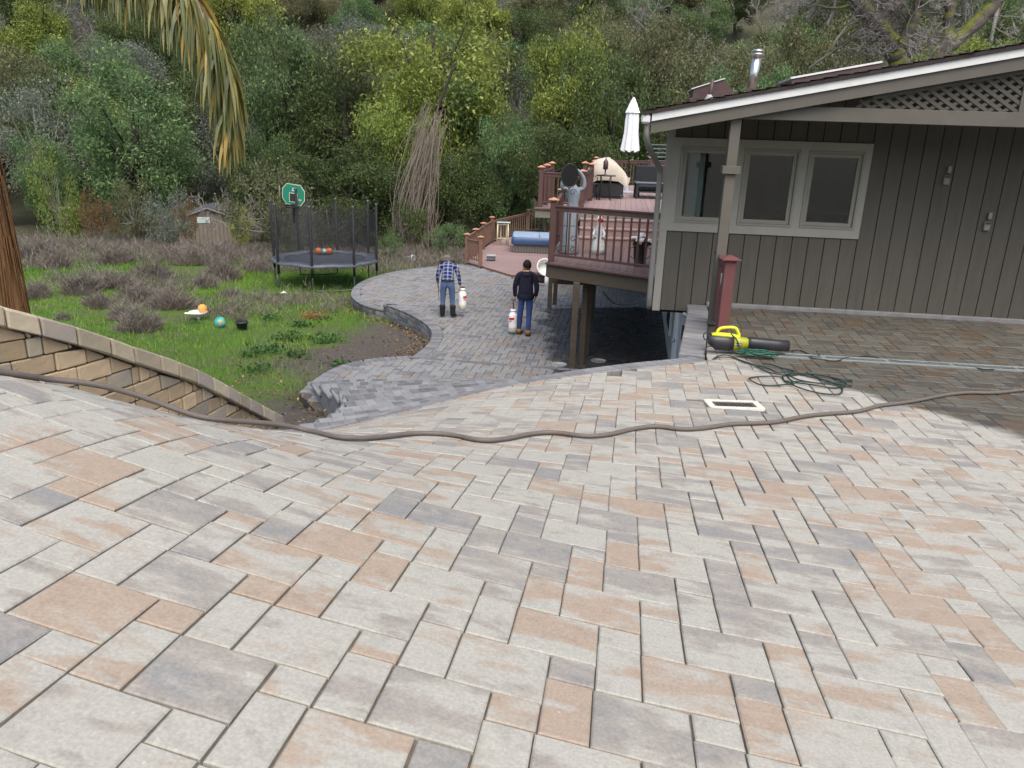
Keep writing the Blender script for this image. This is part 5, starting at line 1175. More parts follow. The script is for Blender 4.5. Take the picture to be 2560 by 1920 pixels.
ec = empty('extension_cord', 'dark green extension cord lying in loose loops beside the floor grate', 'cord', (2.6, 6.6, -2.0))
for L in (CORD1, CORD2, CORD3): MB().tube([Vector(p)-Vector(ec.location) for p in soft(cordz(L, .006), 2)], .0062, 6).build('cord_loop', MAT['cord'], ec)
tag(MB().tube(soft(cordz(CORD4, .005, .004), 2), .0058, 6).build('power_cord', MAT['cordk']), 'thin black power cord running along the channel drain', 'cord')
pl = empty('cord_tangle', 'tangled bright green cord heaped in front of the leaf blower', 'cord', (2.48, 7.60, -2.02))
for k2 in range(5):
    pts = []; an = rng.uniform(0, 6)
    for i in range(26):
        an += rng.uniform(.5, 1.25); r = rng.uniform(.35, 1)
        pts.append((.26*r*math.cos(an)+rng.uniform(-.04, .04), .085*r*math.sin(an), .012+.075*(1-r*.6)*rng.random()+.03*rng.random()))
    MB().tube(soft(pts, 2), .0055, 6).build('cord_loop', MAT['cordg'], pl)
# leaf blower
MAT['ryl'] = mat('lime_plastic', (.62, .66, .02), (.52, .56, .015), 8, .35, .5); MAT['rol'] = mat('olive_plastic', (.33, .34, .02), None, 8, .35, .5); MAT['blk'] = mat('black_plastic', (.018, .018, .02), (.028, .028, .03), 8, .4, .5)
lb = empty('leaf_blower', 'lime green and black electric leaf blower lying by the maroon post', 'leaf blower', (2.30, 7.78, -2.005), R_(2))
def sec_loft(secs, n=14):
    """secs along x: (x, y, z, ry, rz)"""
    mb = MB()
    for (x, y, z, ry, rz) in secs:
        for j in range(n):
            an = 2*math.pi*j/n; ca, sa_ = math.cos(an), math.sin(an); mb.v.append((x, y+ry*math.copysign(abs(ca)**.75, ca), z+rz*math.copysign(abs(sa_)**.75, sa_)))
    k3 = len(secs)
    for i in range(k3-1):
        for j in range(n): mb.f.append((i*n+j, (i+1)*n+j, (i+1)*n+(j+1) % n, i*n+(j+1) % n))
    mb.f += [tuple(range(n)), tuple((k3-1)*n+j for j in range(n))[::-1]]; mb.m = [0]*len(mb.f); mb.sm = [True]*len(mb.f); return mb
sec_loft([(-.29, 0, .125, .03, .02), (-.27, 0, .115, .06, .05), (-.2, 0, .09, .078, .08), (-.1, 0, .085, .08, .083), (-.02, 0, .085, .076, .078)]).build('motor_housing', MAT['blk'], lb)
sec_loft([(-.025, 0, .085, .077, .078), (.04, 0, .085, .068, .068), (.10, 0, .088, .058, .056), (.16, 0, .09, .05, .05)]).build('fan_cone', MAT['rol'], lb)
sec_loft([(-.25, 0, .17, .03, .014), (-.18, 0, .172, .045, .022), (-.06, 0, .165, .045, .022), (.02, 0, .155, .035, .018), (.05, 0, .15, .02, .012)]).build('top_shell', MAT['ryl'], lb)
MB().tube(soft([(-.20, 0, .18), (-.18, 0, .235), (-.10, 0, .25), (-.01, 0, .25), (.02, 0, .21), (.04, 0, .165)]), .016, 10).build('handle', MAT['ryl'], lb)
tb_ = sec_loft([(.13, 0, .09, .054, .054), (.17, 0, .09, .062, .062), (.30, 0, .082, .060, .060), (.44, 0, .072, .055, .058), (.57, 0, .066, .048, .058)]); tb_.build('nozzle_tube', MAT['blk'], lb)
MB().box((.015, -.0705, .085), (.085, .006, .032), None, 0, .002).build('name_plate', MAT['blk'], lb)
def text(txt, size, mt, parent, loc, rot, name, ext=.0006):
    cu = bpy.data.curves.new(name, 'FONT'); cu.body = txt; cu.size = size; cu.extrude = ext; cu.align_x = 'CENTER'; cu.align_y = 'CENTER'
    ob = bpy.data.objects.new(name+'_tmp', cu); COL.objects.link(ob); dg = bpy.context.evaluated_depsgraph_get(); me = bpy.data.meshes.new_from_object(ob.evaluated_get(dg)); bpy.data.objects.remove(ob)
    me.materials.clear(); me.materials.append(mt); o = link(name, me, parent, loc); o.rotation_euler = rot; return o
text('RYOBI', .026, MAT['white'], lb, (.015, -.0742, .085), (R_(90), 0, 0), 'lettering')
MB().tube(soft([(-.22, .0, .16), (-.30, -.01, .20), (-.345, -.02, .17), (-.33, -.03, .12), (-.25, -.05, .10)]), .006, 6).build('plug_lead', MAT['cordk'], lb)
MB().tube(soft([(-.06, -.03, .19), (.0, -.07, .14), (.03, -.09, .06), (.06, -.1, .01)]), .006, 6).build('supply_lead', MAT['cord'], lb)
tag(MB().tube(soft([(2.06, 7.70, -1.95), (1.99, 7.66, -1.93), (1.95, 7.60, -2.0), (1.945, 7.55, -2.2), (1.95, 7.54, -2.45)]), .006, 6).build('power_cord', MAT['cordk']), 'black cord hanging over the terrace edge beside the leaf blower', 'cord')
# channel drain with slotted grate
MAT['drain'] = mat('grey_polymer', (.19, .21, .20), (.16, .178, .17), 20, .55, .35)
dn = empty('channel_drain', 'long pale slotted channel drain between the wet pavers', 'drain', (DR0[0], DR0[1], -2.04), math.atan2(DRD[1], DRD[0]))
Ldr = float(np.hypot(*(DR1-DR0)))
MB().box((Ldr/2, 0, -.035), (Ldr, .125, .04)).build('channel', MAT['blk'], dn)
for sg in (1, -1): MB().box((Ldr/2, sg*.067, -.005), (Ldr, .032, .03), None, 0, .003).build('edge_rail', MAT['drain'], dn)
x = .02; k2 = 0
while x < Ldr-.02:
    wbar = .05 if k2 % 24 == 23 else .0125
    MB().box((0, 0, 0), (wbar, .104, .012)).build('grate_bar', MAT['drain'], dn, (x+wbar/2, 0, .002)); x += wbar+.0125; k2 += 1
zg = ZUP(*GC)
fg2 = empty('floor_grate', 'cream-framed rectangular floor grate with dark slots', 'drain grate', (GC[0], GC[1], zg), math.atan2(GX[1], GX[0]))
nx = Vector(up_frame((UVOF([GC])[0][0]*PA, UVOF([GC])[0][1]*PB_))[3]); fg2.rotation_euler = (nx.to_track_quat('Z', 'Y').to_matrix() @ Matrix.Rotation(math.atan2(GX[1], GX[0]), 3, 'Z')).to_euler()
MAT['creamf'] = mat('cream_frame', (.62, .60, .51), (.54, .52, .44), 9, .55, .35); MAT['iron'] = mat('brown_iron', (.10, .085, .085), (.07, .06, .06), 20, .5, .4)
fr_o = rr(.218, .128, 0, .035, 4); fr_i = rr(.165, .078, 0, .008, 4); n = len(fr_o); mb = MB()
mb.v = [(a, b, .006) for a, b, _ in fr_o]+[(a, b, .006) for a, b, _ in fr_i]+[(a, b, -.03) for a, b, _ in fr_o]+[(a, b, -.03) for a, b, _ in fr_i]
for j in range(n): k3 = (j+1) % n; mb.f += [(j, k3, n+k3, n+j), (2*n+j, 2*n+k3, k3, j), (n+j, n+k3, 3*n+k3, 3*n+j)]
mb.m = [0]*len(mb.f); mb.sm = [False]*len(mb.f); mb.build('frame', MAT['creamf'], fg2)
MB().box((0, 0, -.03), (.335, .16, .02)).build('pit', MAT['blk'], fg2)
for sg in (1, -1): MB().box((0, sg*.066, -.006), (.33, .022, .014)).build('rim_bar', MAT['iron'], fg2); MB().box((sg*.150, 0, -.006), (.028, .11, .014)).build('rim_bar', MAT['iron'], fg2)
for i in range(11): MB().box((-.118+i*.0236, 0, -.006), (.011, .11, .012)).build('grate_bar', MAT['iron'], fg2)

# ------------------------------------------------------------------ trampoline on the lawn
MAT['galv'] = mat('galvanised', (.085, .10, .095), (.06, .07, .068), 12, .45, .5, metal=.3); MAT['foam'] = mat('black_foam', (.010, .0105, .012), (.016, .0165, .018), 30, .7, .3); MAT['mat'] = mat('trampoline_mat', (.05, .056, .066), (.04, .045, .055), 8, .6, .3); MAT['pad'] = mat('grey_pad', (.10, .11, .13), (.05, .055, .065), 5, .5, .4)
TC = Vector((-6.4, 25.75, -4.76)); TR = 1.72; TH_ = .82
tr = empty('trampoline', 'round black trampoline with net poles on the lawn', 'trampoline', TC)
nn = 48; ring = [(TR*math.cos(2*math.pi*i/nn), TR*math.sin(2*math.pi*i/nn), TH_) for i in range(nn+1)]
MB().tube(ring, .028, 8, cap=False).build('frame_ring', MAT['galv'], tr)
mb = MB(); mb.v = [(1.40*math.cos(2*math.pi*i/nn), 1.40*math.sin(2*math.pi*i/nn), TH_+.0) for i in range(nn)]+[(0, 0, TH_-.02)]; mb.f = [(i, (i+1) % nn, nn) for i in range(nn)]; mb.m = [0]*nn; mb.sm = [True]*nn; mb.build('jump_mat', MAT['mat'], tr)
pd = MB(); 
for (r, z) in ((1.34, .015), (1.40, .05), (1.55, .06), (1.70, .045), (1.78, .0), (1.76, -.05)):
    for i in range(nn): an = 2*math.pi*i/nn; pd.v.append((r*math.cos(an), r*math.sin(an), TH_+z+.014*math.sin(an*9)+rng.uniform(-.008, .008)))
for k2 in range(5):
    for i in range(nn): pd.f.append((k2*nn+i, k2*nn+(i+1) % nn, (k2+1)*nn+(i+1) % nn, (k2+1)*nn+i))
pd.m = [0]*len(pd.f); pd.sm = [True]*len(pd.f); pd.build('safety_pad', MAT['pad'], tr)
for i in range(8):
    an = R_(-90+45*i); x, y = math.cos(an), math.sin(an); top = 2.62 if i != 5 else 2.95
    po = MB().tube([(x*TR, y*TR, TH_-.35), (x*TR, y*TR, TH_), (x*(TR+.02), y*(TR+.02), top)], .042, 9).build('net_pole', MAT['foam'], tr)
    MB().sphere((x*(TR+.02), y*(TR+.02), top+.02), .05, 8).build('pole_cap', MAT['galv'], po)
for i in range(4):
    a0, a1 = R_(-90+90*i), R_(-45+90*i); p0, p1 = (TR*math.cos(a0), TR*math.sin(a0)), (TR*math.cos(a1), TR*math.sin(a1))
    MB().tube(soft([(p0[0], p0[1], TH_), (p0[0], p0[1], .08), (p0[0]*.96+p1[0]*.04, p0[1]*.96+p1[1]*.04, .02), (p1[0]*.96+p0[0]*.04, p1[1]*.96+p0[1]*.04, .02), (p1[0], p1[1], .08), (p1[0], p1[1], TH_)], 2), .024, 8).build('leg', MAT['galv'], tr)
def net_mat():
    m, n, b, L = _nodes('net_mesh'); out = n.nodes['Material Output']; t = n.nodes.new('ShaderNodeBsdfTransparent'); mx = n.nodes.new('ShaderNodeMixShader')
    b.inputs['Base Color'].default_value = (.02, .021, .023, 1); b.inputs['Roughness'].default_value = .8
    uvn = n.nodes.new('ShaderNodeTexCoord'); sp = n.nodes.new('ShaderNodeSeparateXYZ'); L(uvn.outputs['Object'], sp.inputs[0])
    at_ = _math(n, 'ARCTAN2', sp.outputs[1], sp.outputs[0])
    a = _math(n, 'FRACT', _math(n, 'ADD', _math(n, 'MULTIPLY', at_, 55), _math(n, 'MULTIPLY', sp.outputs[2], 26))); b2 = _math(n, 'FRACT', _math(n, 'SUBTRACT', _math(n, 'MULTIPLY', at_, 55), _math(n, 'MULTIPLY', sp.outputs[2], 26)))
    k = _math(n, 'MAXIMUM', _math(n, 'LESS_THAN', a, .22), _math(n, 'LESS_THAN', b2, .16)); L(k, mx.inputs[0]); L(t.outputs[0], mx.inputs[1]); L(b.outputs[0], mx.inputs[2]); L(mx.outputs[0], out.inputs[0]); return m
MAT['net'] = net_mat()
mb = MB(); nn = 64
for z in (TH_+.05, 1.6, 2.45):
    for i in range(nn): an = 2*math.pi*i/nn; k2 = abs(math.sin(an*4+math.pi/2*0)); r = TR-.04*k2; mb.v.append((r*math.cos(an-math.pi/2), r*math.sin(an-math.pi/2), z-(.10*k2 if z > 2 else 0)))
for k2 in range(2):
    for i in range(nn): mb.f.append((k2*nn+i, k2*nn+(i+1) % nn, (k2+1)*nn+(i+1) % nn, (k2+1)*nn+i))
mb.m = [0]*len(mb.f); mb.sm = [True]*len(mb.f); mb.build('safety_net', MAT['net'], tr)
# basketball backboard on the back-left pole
MAT['bgreen'] = mat('green_board', (.022, .215, .135), (.018, .19, .12), 8, .45, .45); MAT['byel'] = mat('pale_border', (.62, .66, .45), None, 8, .5, .4); MAT['bdark'] = mat('board_window', (.045, .035, .038), (.03, .024, .026), 20, .6, .3)
bb = empty('basketball_backboard', 'green octagonal basketball backboard on a trampoline pole', 'backboard', (-7.72, 27.08, -1.98), R_(-14)); bb.rotation_euler = (R_(4), R_(6), R_(-12))
octo = [(-.43, -.16), (-.28, -.36), (.28, -.36), (.43, -.16), (.43, .16), (.26, .36), (-.26, .36), (-.43, .16)]
MB().extrude(octo, (0, 0, 0), (1, 0, 0), (0, 0, 1), (0, -1, 0), .07).build('board_back', MAT['foam'], bb)
MB().extrude([(x*.985, y*.985) for x, y in octo], (0, -.038, 0), (1, 0, 0), (0, 0, 1), (0, -1, 0), .006).build('border', MAT['byel'], bb)
MB().extrude([(x*.93, y*.93) for x, y in octo], (0, -.043, 0), (1, 0, 0), (0, 0, 1), (0, -1, 0), .006).build('green_panel', MAT['bgreen'], bb)
MB().box((0, -.048, -.10), (.31, .006, .31)).build('target_border', MAT['byel'], bb); MB().box((0, -.052, -.10), (.27, .006, .27)).build('target', MAT['bdark'], bb)
for (x, z, wd, hh, a) in ((-.01, .20, .03, .07, 25), (-.035, .135, .035, .035, 0), (.0, .135, .03, .03, 0), (.03, .135, .03, .03, 0)): MB().box((x-.01, -.049, z), (wd, .005, hh), Matrix.Rotation(R_(a), 3, 'Y')).build('logo_mark', MAT['white'], bb)
MAT['ltan'] = mat('tan_sticker', (.6, .38, .2), None, 8, .6, .3); MB().box((.245, -.049, -.15), (.10, .005, .06)).build('sticker', MAT['ltan'], bb)
ho = [(.20*math.cos(2*math.pi*i/24)+.03, -.30+.20*math.sin(2*math.pi*i/24), -.36) for i in range(25)]; MB().tube(ho, .028, 8, cap=False).build('hoop', MAT['foam'], bb)
MB().bar((.0, -.05, -.34), (.02, -.14, -.36), .14, .05).build('hoop_bracket', MAT['foam'], bb); MB().tube([(-.03, .05, -.2), (-.02, .06, -1.0)], .045, 8).build('board_pole', MAT['foam'], bb)
MAT['orange'] = mat('orange_rubber', (.50, .125, .04), (.42, .10, .035), 40, .6, .35); MAT['oball'] = mat('orange_ball', (.72, .32, .07), (.66, .28, .06), 10, .45, .4)
def globe_mat():
    m, n, b, L = _nodes('globe_print'); tc = n.nodes.new('ShaderNodeTexCoord'); nz = _noise(n, tc.outputs['Object'], 9, 3); L(_ramp(n, nz, [(.42, (.02, .13, .33)), (.5, (.03, .3, .3)), (.52, (.55, .5, .2)), (.62, (.5, .45, .25))]), b.inputs['Base Color']); b.inputs['Roughness'].default_value = .4; return m
def teal_mat():
    m, n, b, L = _nodes('teal_print'); tc = n.nodes.new('ShaderNodeTexCoord'); nz = _noise(n, tc.outputs['Object'], 5, 3); L(_ramp(n, nz, [(.4, (.02, .22, .21)), (.52, (.04, .33, .30)), (.6, (.22, .33, .2)), (.68, (.4, .2, .15))]), b.inputs['Base Color']); b.inputs['Roughness'].default_value = .45; return m
MAT['globe'] = globe_mat(); MAT['teal'] = teal_mat()
def ball(name, x, y, z, r, mt, label, seams=True):
    o = MB().sphere((0, 0, 0), r, 24).build(name, mt, None, (x, y, z+r)); tag(o, label, 'ball')
    if seams:
        for rot in ((0, 0), (90, 0), (90, 90)):
            s_ = MB().tube([(r*1.003*math.cos(2*math.pi*i/32), r*1.003*math.sin(2*math.pi*i/32), 0) for i in range(33)], r*.02, 5, cap=False).build('seam', MAT['foam'], o); s_.rotation_euler = (R_(rot[0]), 0, R_(rot[1]))
    return o
bz = TC.z+TH_+.005
ball('basketball', -6.84, 26.62, bz, .115, MAT['orange'], 'left orange basketball on the trampoline mat')
ball('basketball', -6.49, 26.70, bz, .115, MAT['orange'], 'right orange basketball on the trampoline mat')
ball('globe_ball', -6.665, 26.66, bz, .105, MAT['globe'], 'blue and yellow globe ball between two basketballs on the trampoline', False)
# playthings and litter on the grass
def GZf(x, y): return float(ZG(x, y))
wf = empty('white_tray', 'white plastic dish with a stem lying on the grass under the orange ball', 'dish', (-8.15, 19.35, GZf(-8.15, 19.35)+.02), R_(10)); MB().lathe([(.03, 0), (.05, .02), (.05, .10), (.20, .15), (.23, .2), (.19, .17), (.03, .13)], (0, 0, 0), 18).build('bowl', MAT['plastic'], wf); MB().bar((0, -.18, .18), (-.28, -.2, .2), .10, .02).build('rim_flap', MAT['plastic'], wf)
ball('orange_ball', -8.07, 19.45, GZf(-8.15, 19.35)+.16, .115, MAT['oball'], 'plain orange ball resting in a white dish on the lawn', False)
ball('teal_ball', -7.15, 18.2, GZf(-7.15, 18.2)-.01, .14, MAT['teal'], 'teal patterned beach ball on the lawn near the black pot', False)
MAT['potk'] = mat('black_pot_plastic', (.03, .042, .045), None, 10, .5, .4)
pt = empty('plant_pot', 'black nursery pot with a dry plant on the lawn', 'plant pot', (-6.5, 17.85, GZf(-6.5, 17.85)-.01)); MB().lathe([(.10, 0), (.14, .19), (.16, .19), (.16, .225), (.135, .225), (.12, .15), (.01, .15)], (0, 0, 0), 20).build('pot', MAT['potk'], pt)
tw = MB()
for i in range(60):
    an = rng.uniform(0, 6.28); r = rng.uniform(.05, .3); tw.tube([(0, 0, .15), (.5*r*math.cos(an), .5*r*math.sin(an), .3), (r*math.cos(an+.3), r*math.sin(an+.3), .3+.12*rng.random())], .003, 3, cap=False)
MAT['drytw'] = mat('dry_twig', (.14, .12, .10), (.10, .088, .075), 10, .9, .1); tag(tw.build('dry_stems', MAT['drytw'], pt), kind='stuff')
bk = empty('white_bucket', 'white bucket lying on its side in the grass beyond the terrace', 'bucket', (-4.6, 33.3, GZf(-4.6, 33.3)+.15), R_(20)); bk.rotation_euler = (R_(82), R_(10), R_(60)); MB().lathe([(.12, -.18), (.15, .17), (.165, .17), (.165, .2), (.14, .2), (.11, -.15), (.01, -.15)], (0, 0, 0), 18).build('body', MAT['plastic'], bk); MB().tube([(.16*math.cos(t), .16*math.sin(t), .19+.1*math.sin(t)) for t in np.linspace(0, 3.14, 12)], .005, 5).build('handle', MAT['cover'], bk)
for (x, y, r, lab) in ((-7.2, 23.6, .14, 'scrap of white paper on the grass in front of the trampoline'), (-18.6, 30.0, .15, 'pale blue scrap of litter in the far weeds')):
    mb = MB(); 
    for i in range(7): an = 6.28*i/7; mb.v.append((r*math.cos(an)*rng.uniform(.6, 1.1), r*.6*math.sin(an)*rng.uniform(.6, 1.1), rng.uniform(.0, .05)))
    mb.v.append((0, 0, .09)); mb.f = [(i, (i+1) % 7, 7) for i in range(7)]; mb.m = [0]*7; mb.sm = [False]*7
    tag(mb.build('litter', MAT['plastic'], None, (x, y, GZf(x, y)+.02)), lab, 'litter')
# barn-roofed shed
MAT['shedw'] = mat('shed_siding', (.19, .165, .135), (.15, .13, .108), 4, .8, .2, stretch=(8, 8, 1)); MAT['shedr'] = mat('shed_shingle', (.075, .085, .10), (.055, .062, .075), 12, .9, .2)
sh_z = GZf(-16.0, 41.0)
shd = empty('garden_shed', 'grey barn-roofed shed half hidden in the weeds', 'shed', (-16.1, 40.6, sh_z-.1), R_(14))
prof = [(-1.5, 0), (1.5, 0), (1.5, 1.0), (1.15, 1.65), (0, 2.1), (-1.15, 1.65), (-1.5, 1.0)]
MB().extrude(prof, (0, 1.2, 0), (1, 0, 0), (0, 0, 1), (0, -1, 0), 2.6).build('wall', MAT['groove'], shd)
for i in range(15):
    x = -1.5+i*.2; xc = abs(x+.1); t_ = 2.1-.39*xc if xc < 1.15 else 1.65-(xc-1.15)*1.85
    MB().box((x+.1, -.11, t_/2), (.185, .02, t_)).build('board', MAT['shedw'], shd)
for a, b in ((prof[2], prof[3]), (prof[3], prof[4]), (prof[4], prof[5]), (prof[5], prof[6])):
    A_, B_ = Vector((a[0]*1.05, 1.15, a[1]+.03)), Vector((b[0]*1.05, 1.15, b[1]+.03)); MB().bar(A_, B_, 2.9, .05).build('roof_panel', MAT['shedr'], shd)
    A2, B2 = Vector((a[0]*1.05, -.31, a[1]-.02)), Vector((b[0]*1.05, -.31, b[1]-.02)); MB().bar(A2, B2, .03, .08).build('roof_trim', MAT['tgrey'], shd)
wn = MB().box((-.25, -.135, 1.45), (.62, .03, .30)).build('window', MAT['white'], shd)
for i in (-1, 1): MB().box((-.25+i*.145, -.152, 1.45), (.25, .01, .24)).build('pane', MAT['pglass'], wn)
# ------------------------------------------------------------------ two workers with sprayers
def plaid_mat():
    m, n, b, L = _nodes('plaid_shirt'); tc = n.nodes.new('ShaderNodeTexCoord'); sp = n.nodes.new('ShaderNodeSeparateXYZ'); L(tc.outputs['Object'], sp.inputs[0])
    def band(v, k, w, o=0): return _math(n, 'LESS_THAN', _math(n, 'ABSOLUTE', _math(n, 'SUBTRACT', _math(n, 'FRACT', _math(n, 'MULTIPLY_ADD', v, k, o)), .5)), w)
    x, z = sp.outputs[0], _math(n, 'ADD', sp.outputs[2], _math(n, 'MULTIPLY', sp.outputs[1], .6))
    dk = _math(n, 'MULTIPLY', _math(n, 'ADD', band(x, 9, .28), band(z, 9, .28)), .5)
    c = _mix(n, (.055, .085, .21), (.012, .018, .06), dk)
    wl = _math(n, 'MAXIMUM', _math(n, 'MAXIMUM', band(x, 9, .035, .5), band(z, 9, .035, .5)), _math(n, 'MAXIMUM', band(x, 9, .014, .3), band(z, 9, .014, .3)))
    L(_mix(n, c, (.42, .45, .52), _math(n, 'MULTIPLY', wl, .8)), b.inputs['Base Color']); b.inputs['Roughness'].default_value = .9; b.inputs['Specular IOR Level'].default_value = .1; return m
MAT['plaid'] = plaid_mat()
MAT['jean'] = mat('blue_denim', (.055, .085, .17), (.085, .12, .21), 6, .9, .15, stretch=(2, 2, 1)); MAT['jean2'] = mat('dark_blue_denim', (.03, .055, .16), (.045, .075, .2), 6, .9, .15)
MAT['skin'] = mat('skin', (.28, .15, .095), (.25, .13, .085), 8, .6, .3); MAT['hood'] = mat('navy_hoodie', (.010, .011, .022), (.016, .016, .03), 5, .9, .15); MAT['boot'] = mat('black_rubber', (.012, .013, .015), None, 8, .35, .5); MAT['tanboot'] = mat('tan_leather', (.33, .17, .065), (.26, .13, .05), 9, .75, .25)
MAT['hat'] = mat('straw_hat', (.20, .185, .155), (.15, .14, .118), 30, .9, .15); MAT['hair'] = mat('black_hair', (.008, .007, .007), None, 30, .7, .25); MAT['belt'] = mat('brown_belt', (.03, .018, .012), None, 8, .5, .4)
def person(label, loc, rz, J, E_, rad, mats, pick):
    root = empty('person', label, 'person', loc, rz)
    names = list(J); me = bpy.data.meshes.new('body_cage'); me.from_pydata([J[k] for k in names], [(names.index(a), names.index(b)) for a, b in E_], [])
    ob = bpy.data.objects.new('body_cage', me); COL.objects.link(ob)
    sk = ob.modifiers.new('skin', 'SKIN'); sk.use_smooth_shade = True; ob.modifiers.new('sub', 'SUBSURF').levels = 2
    for i, k in enumerate(names):
        r = rad[k]; me.skin_vertices[0].data[i].radius = r if hasattr(r, '__len__') else (r, r)
        me.skin_vertices[0].data[i].use_root = (k == 'pelvis')
    dg = bpy.context.evaluated_depsgraph_get(); bm_ = bpy.data.meshes.new_from_object(ob.evaluated_get(dg)); bpy.data.objects.remove(ob)
    bm_.materials.clear()
    for m_ in mats: bm_.materials.append(m_)
    bm_.polygons.foreach_set('material_index', [pick(p.center) for p in bm_.polygons]); bm_.polygons.foreach_set('use_smooth', [True]*len(bm_.polygons))
    link('body', bm_, root); return root
def hand(root, wrist, d, side, curl=.6):
    """palm, four bent fingers and a thumb; d = pointing direction"""
    w_ = Vector(wrist); d = Vector(d).normalized(); s_ = Vector((0, 1, 0)); s_ = (s_-d*s_.dot(d)).normalized(); n_ = d.cross(s_)*side
    mb = MB(); mb.bar(w_-d*.01, w_+d*.085, .075, .03, up=tuple(n_), bev=.012)
    for i, (o, ln) in enumerate(((-.028, .062), (-.009, .072), (.010, .068), (.028, .052))):
        a = w_+d*.08+s_*o; b_ = a+d*ln*.55-n_*ln*.25*curl; c = b_+d*ln*.15-n_*ln*.5*curl; mb.tube([a, b_, c], [.0095, .009, .007], 7)
    a = w_+d*.02+s_*.035; mb.tube([a, a+d*.035+s_*.02, a+d*.06+s_*.015-n_*.015], [.011, .010, .008], 7)
    return mb.build('hand', MAT['skin'], root)
def face(root, c, fwd, up):
    c, f_, u_ = Vector(c), Vector(fwd).normalized(), Vector(up).normalized(); r_ = f_.cross(u_)
    for sg in (1, -1):
        MB().sphere(c+r_*sg*.078+u_*-.005, .022, 8, 0, 1.4).build('ear', MAT['skin'], root); MB().sphere(c+f_*.088+r_*sg*.032+u_*.01, .012, 8).build('eye', MAT['porc'], root)
    MB().tube([c+f_*.085+u_*.01, c+f_*.112-u_*.03, c+f_*.09-u_*.035], [.008, .014, .01], 7).build('nose', MAT['skin'], root); MB().bar(c+f_*.088-u_*.06-r_*.025, c+f_*.088-u_*.06+r_*.025, .008, .008).build('mouth', MAT['red'], root)
EDG = [('pelvis', 'spine'), ('spine', 'chest'), ('chest', 'neckb'), ('neckb', 'neck'), ('neck', 'head'), ('head', 'crown'), ('pelvis', 'hipl'), ('pelvis', 'hipr'), ('hipl', 'kneel'), ('hipr', 'kneer'), ('kneel', 'anklel'), ('kneer', 'ankler'), ('anklel', 'toel'), ('ankler', 'toer'), ('neckb', 'shl'), ('neckb', 'shr'), ('shl', 'ell'), ('shr', 'elr'), ('ell', 'wrl'), ('elr', 'wrr')]
RAD = dict(pelvis=(.155, .12), spine=(.15, .115), chest=(.17, .12), neckb=(.10, .09), neck=.058, head=(.082, .095), crown=(.07, .08), hipl=.098, hipr=.098, kneel=.068, kneer=.068, anklel=.052, ankler=.052, toel=(.05, .035), toer=(.05, .035), shl=.072, shr=.072, ell=.052, elr=.052, wrl=.036, wrr=.036)
# worker in plaid, stooping, hat on
J1 = dict(pelvis=(0, 0, .93), spine=(0, .03, 1.08), chest=(0, .11, 1.24), neckb=(0, .23, 1.36), neck=(-.02, .31, 1.385), head=(-.04, .385, 1.40), crown=(-.05, .45, 1.43), hipl=(-.10, 0, .88), hipr=(.10, 0, .88), kneel=(-.115, .04, .47), kneer=(.115, .03, .47), anklel=(-.12, -.02, .09), ankler=(.135, -.01, .09), toel=(-.15, .15, .045), toer=(.21, .12, .045), shl=(-.19, .19, 1.325), shr=(.19, .19, 1.325), ell=(-.265, .16, 1.08), elr=(.26, .15, 1.07), wrl=(-.255, .20, .86), wrr=(.30, .14, .83))
def pick1(c):
    if c.z > 1.30 and c.y > .315 and abs(c.x) < .13: return 3
    if abs(c.x) > .2 and c.z < .865 and c.z > .6: return 3
    if c.z > .985 or (abs(c.x) > .19 and c.z > .75): return 0
    if c.z > .34: return 1
    return 2
W1 = Vector((-1.66, 18.63, ZM))
m1 = person('person in a blue plaid shirt and brimmed hat stooping with a sprayer', W1, 0, J1, EDG, RAD, [MAT['plaid'], MAT['jean'], MAT['boot'], MAT['skin']], pick1)
m1.scale = (1.0, 1.0, .93)
hand(m1, J1['wrl'], (-.02, .1, -1), -1); hand(m1, J1['wrr'], (.02, .02, -1), 1, 1.1); face(m1, (-.04, .39, 1.40), (0, .55, -.83), (0, .83, .55))
for sg, a in ((-1, 'anklel'), (1, 'ankler')):
    x, y, z = J1[a]; MB().lathe([(.062, .0), (.066, .1), (.074, .26), (.078, .27), (.07, .265)], (x, y+.01, .05), 14).build('boot_shaft', MAT['boot'], m1)
MB().lathe([(.165, -.02), (.168, 0), (.165, .02)], (0, .005, 1.0), 22, sy=.80, cap=False).build('belt', MAT['belt'], m1)
ht1 = MB(); prof = [(.205, -.02), (.20, -.012), (.15, .0), (.108, .012), (.105, .05), (.098, .105), (.07, .125), (.02, .128)]; ht1.lathe(prof, (0, 0, 0), 26); hto = ht1.build('hat', MAT['hat'], m1, (-.05, .405, 1.435)); hto.rotation_euler = (R_(-48), R_(-12), 0)
MB().lathe([(.109, .012), (.107, .035)], (0, 0, 0), 26, cap=False).build('hat_band', MAT['belt'], hto)
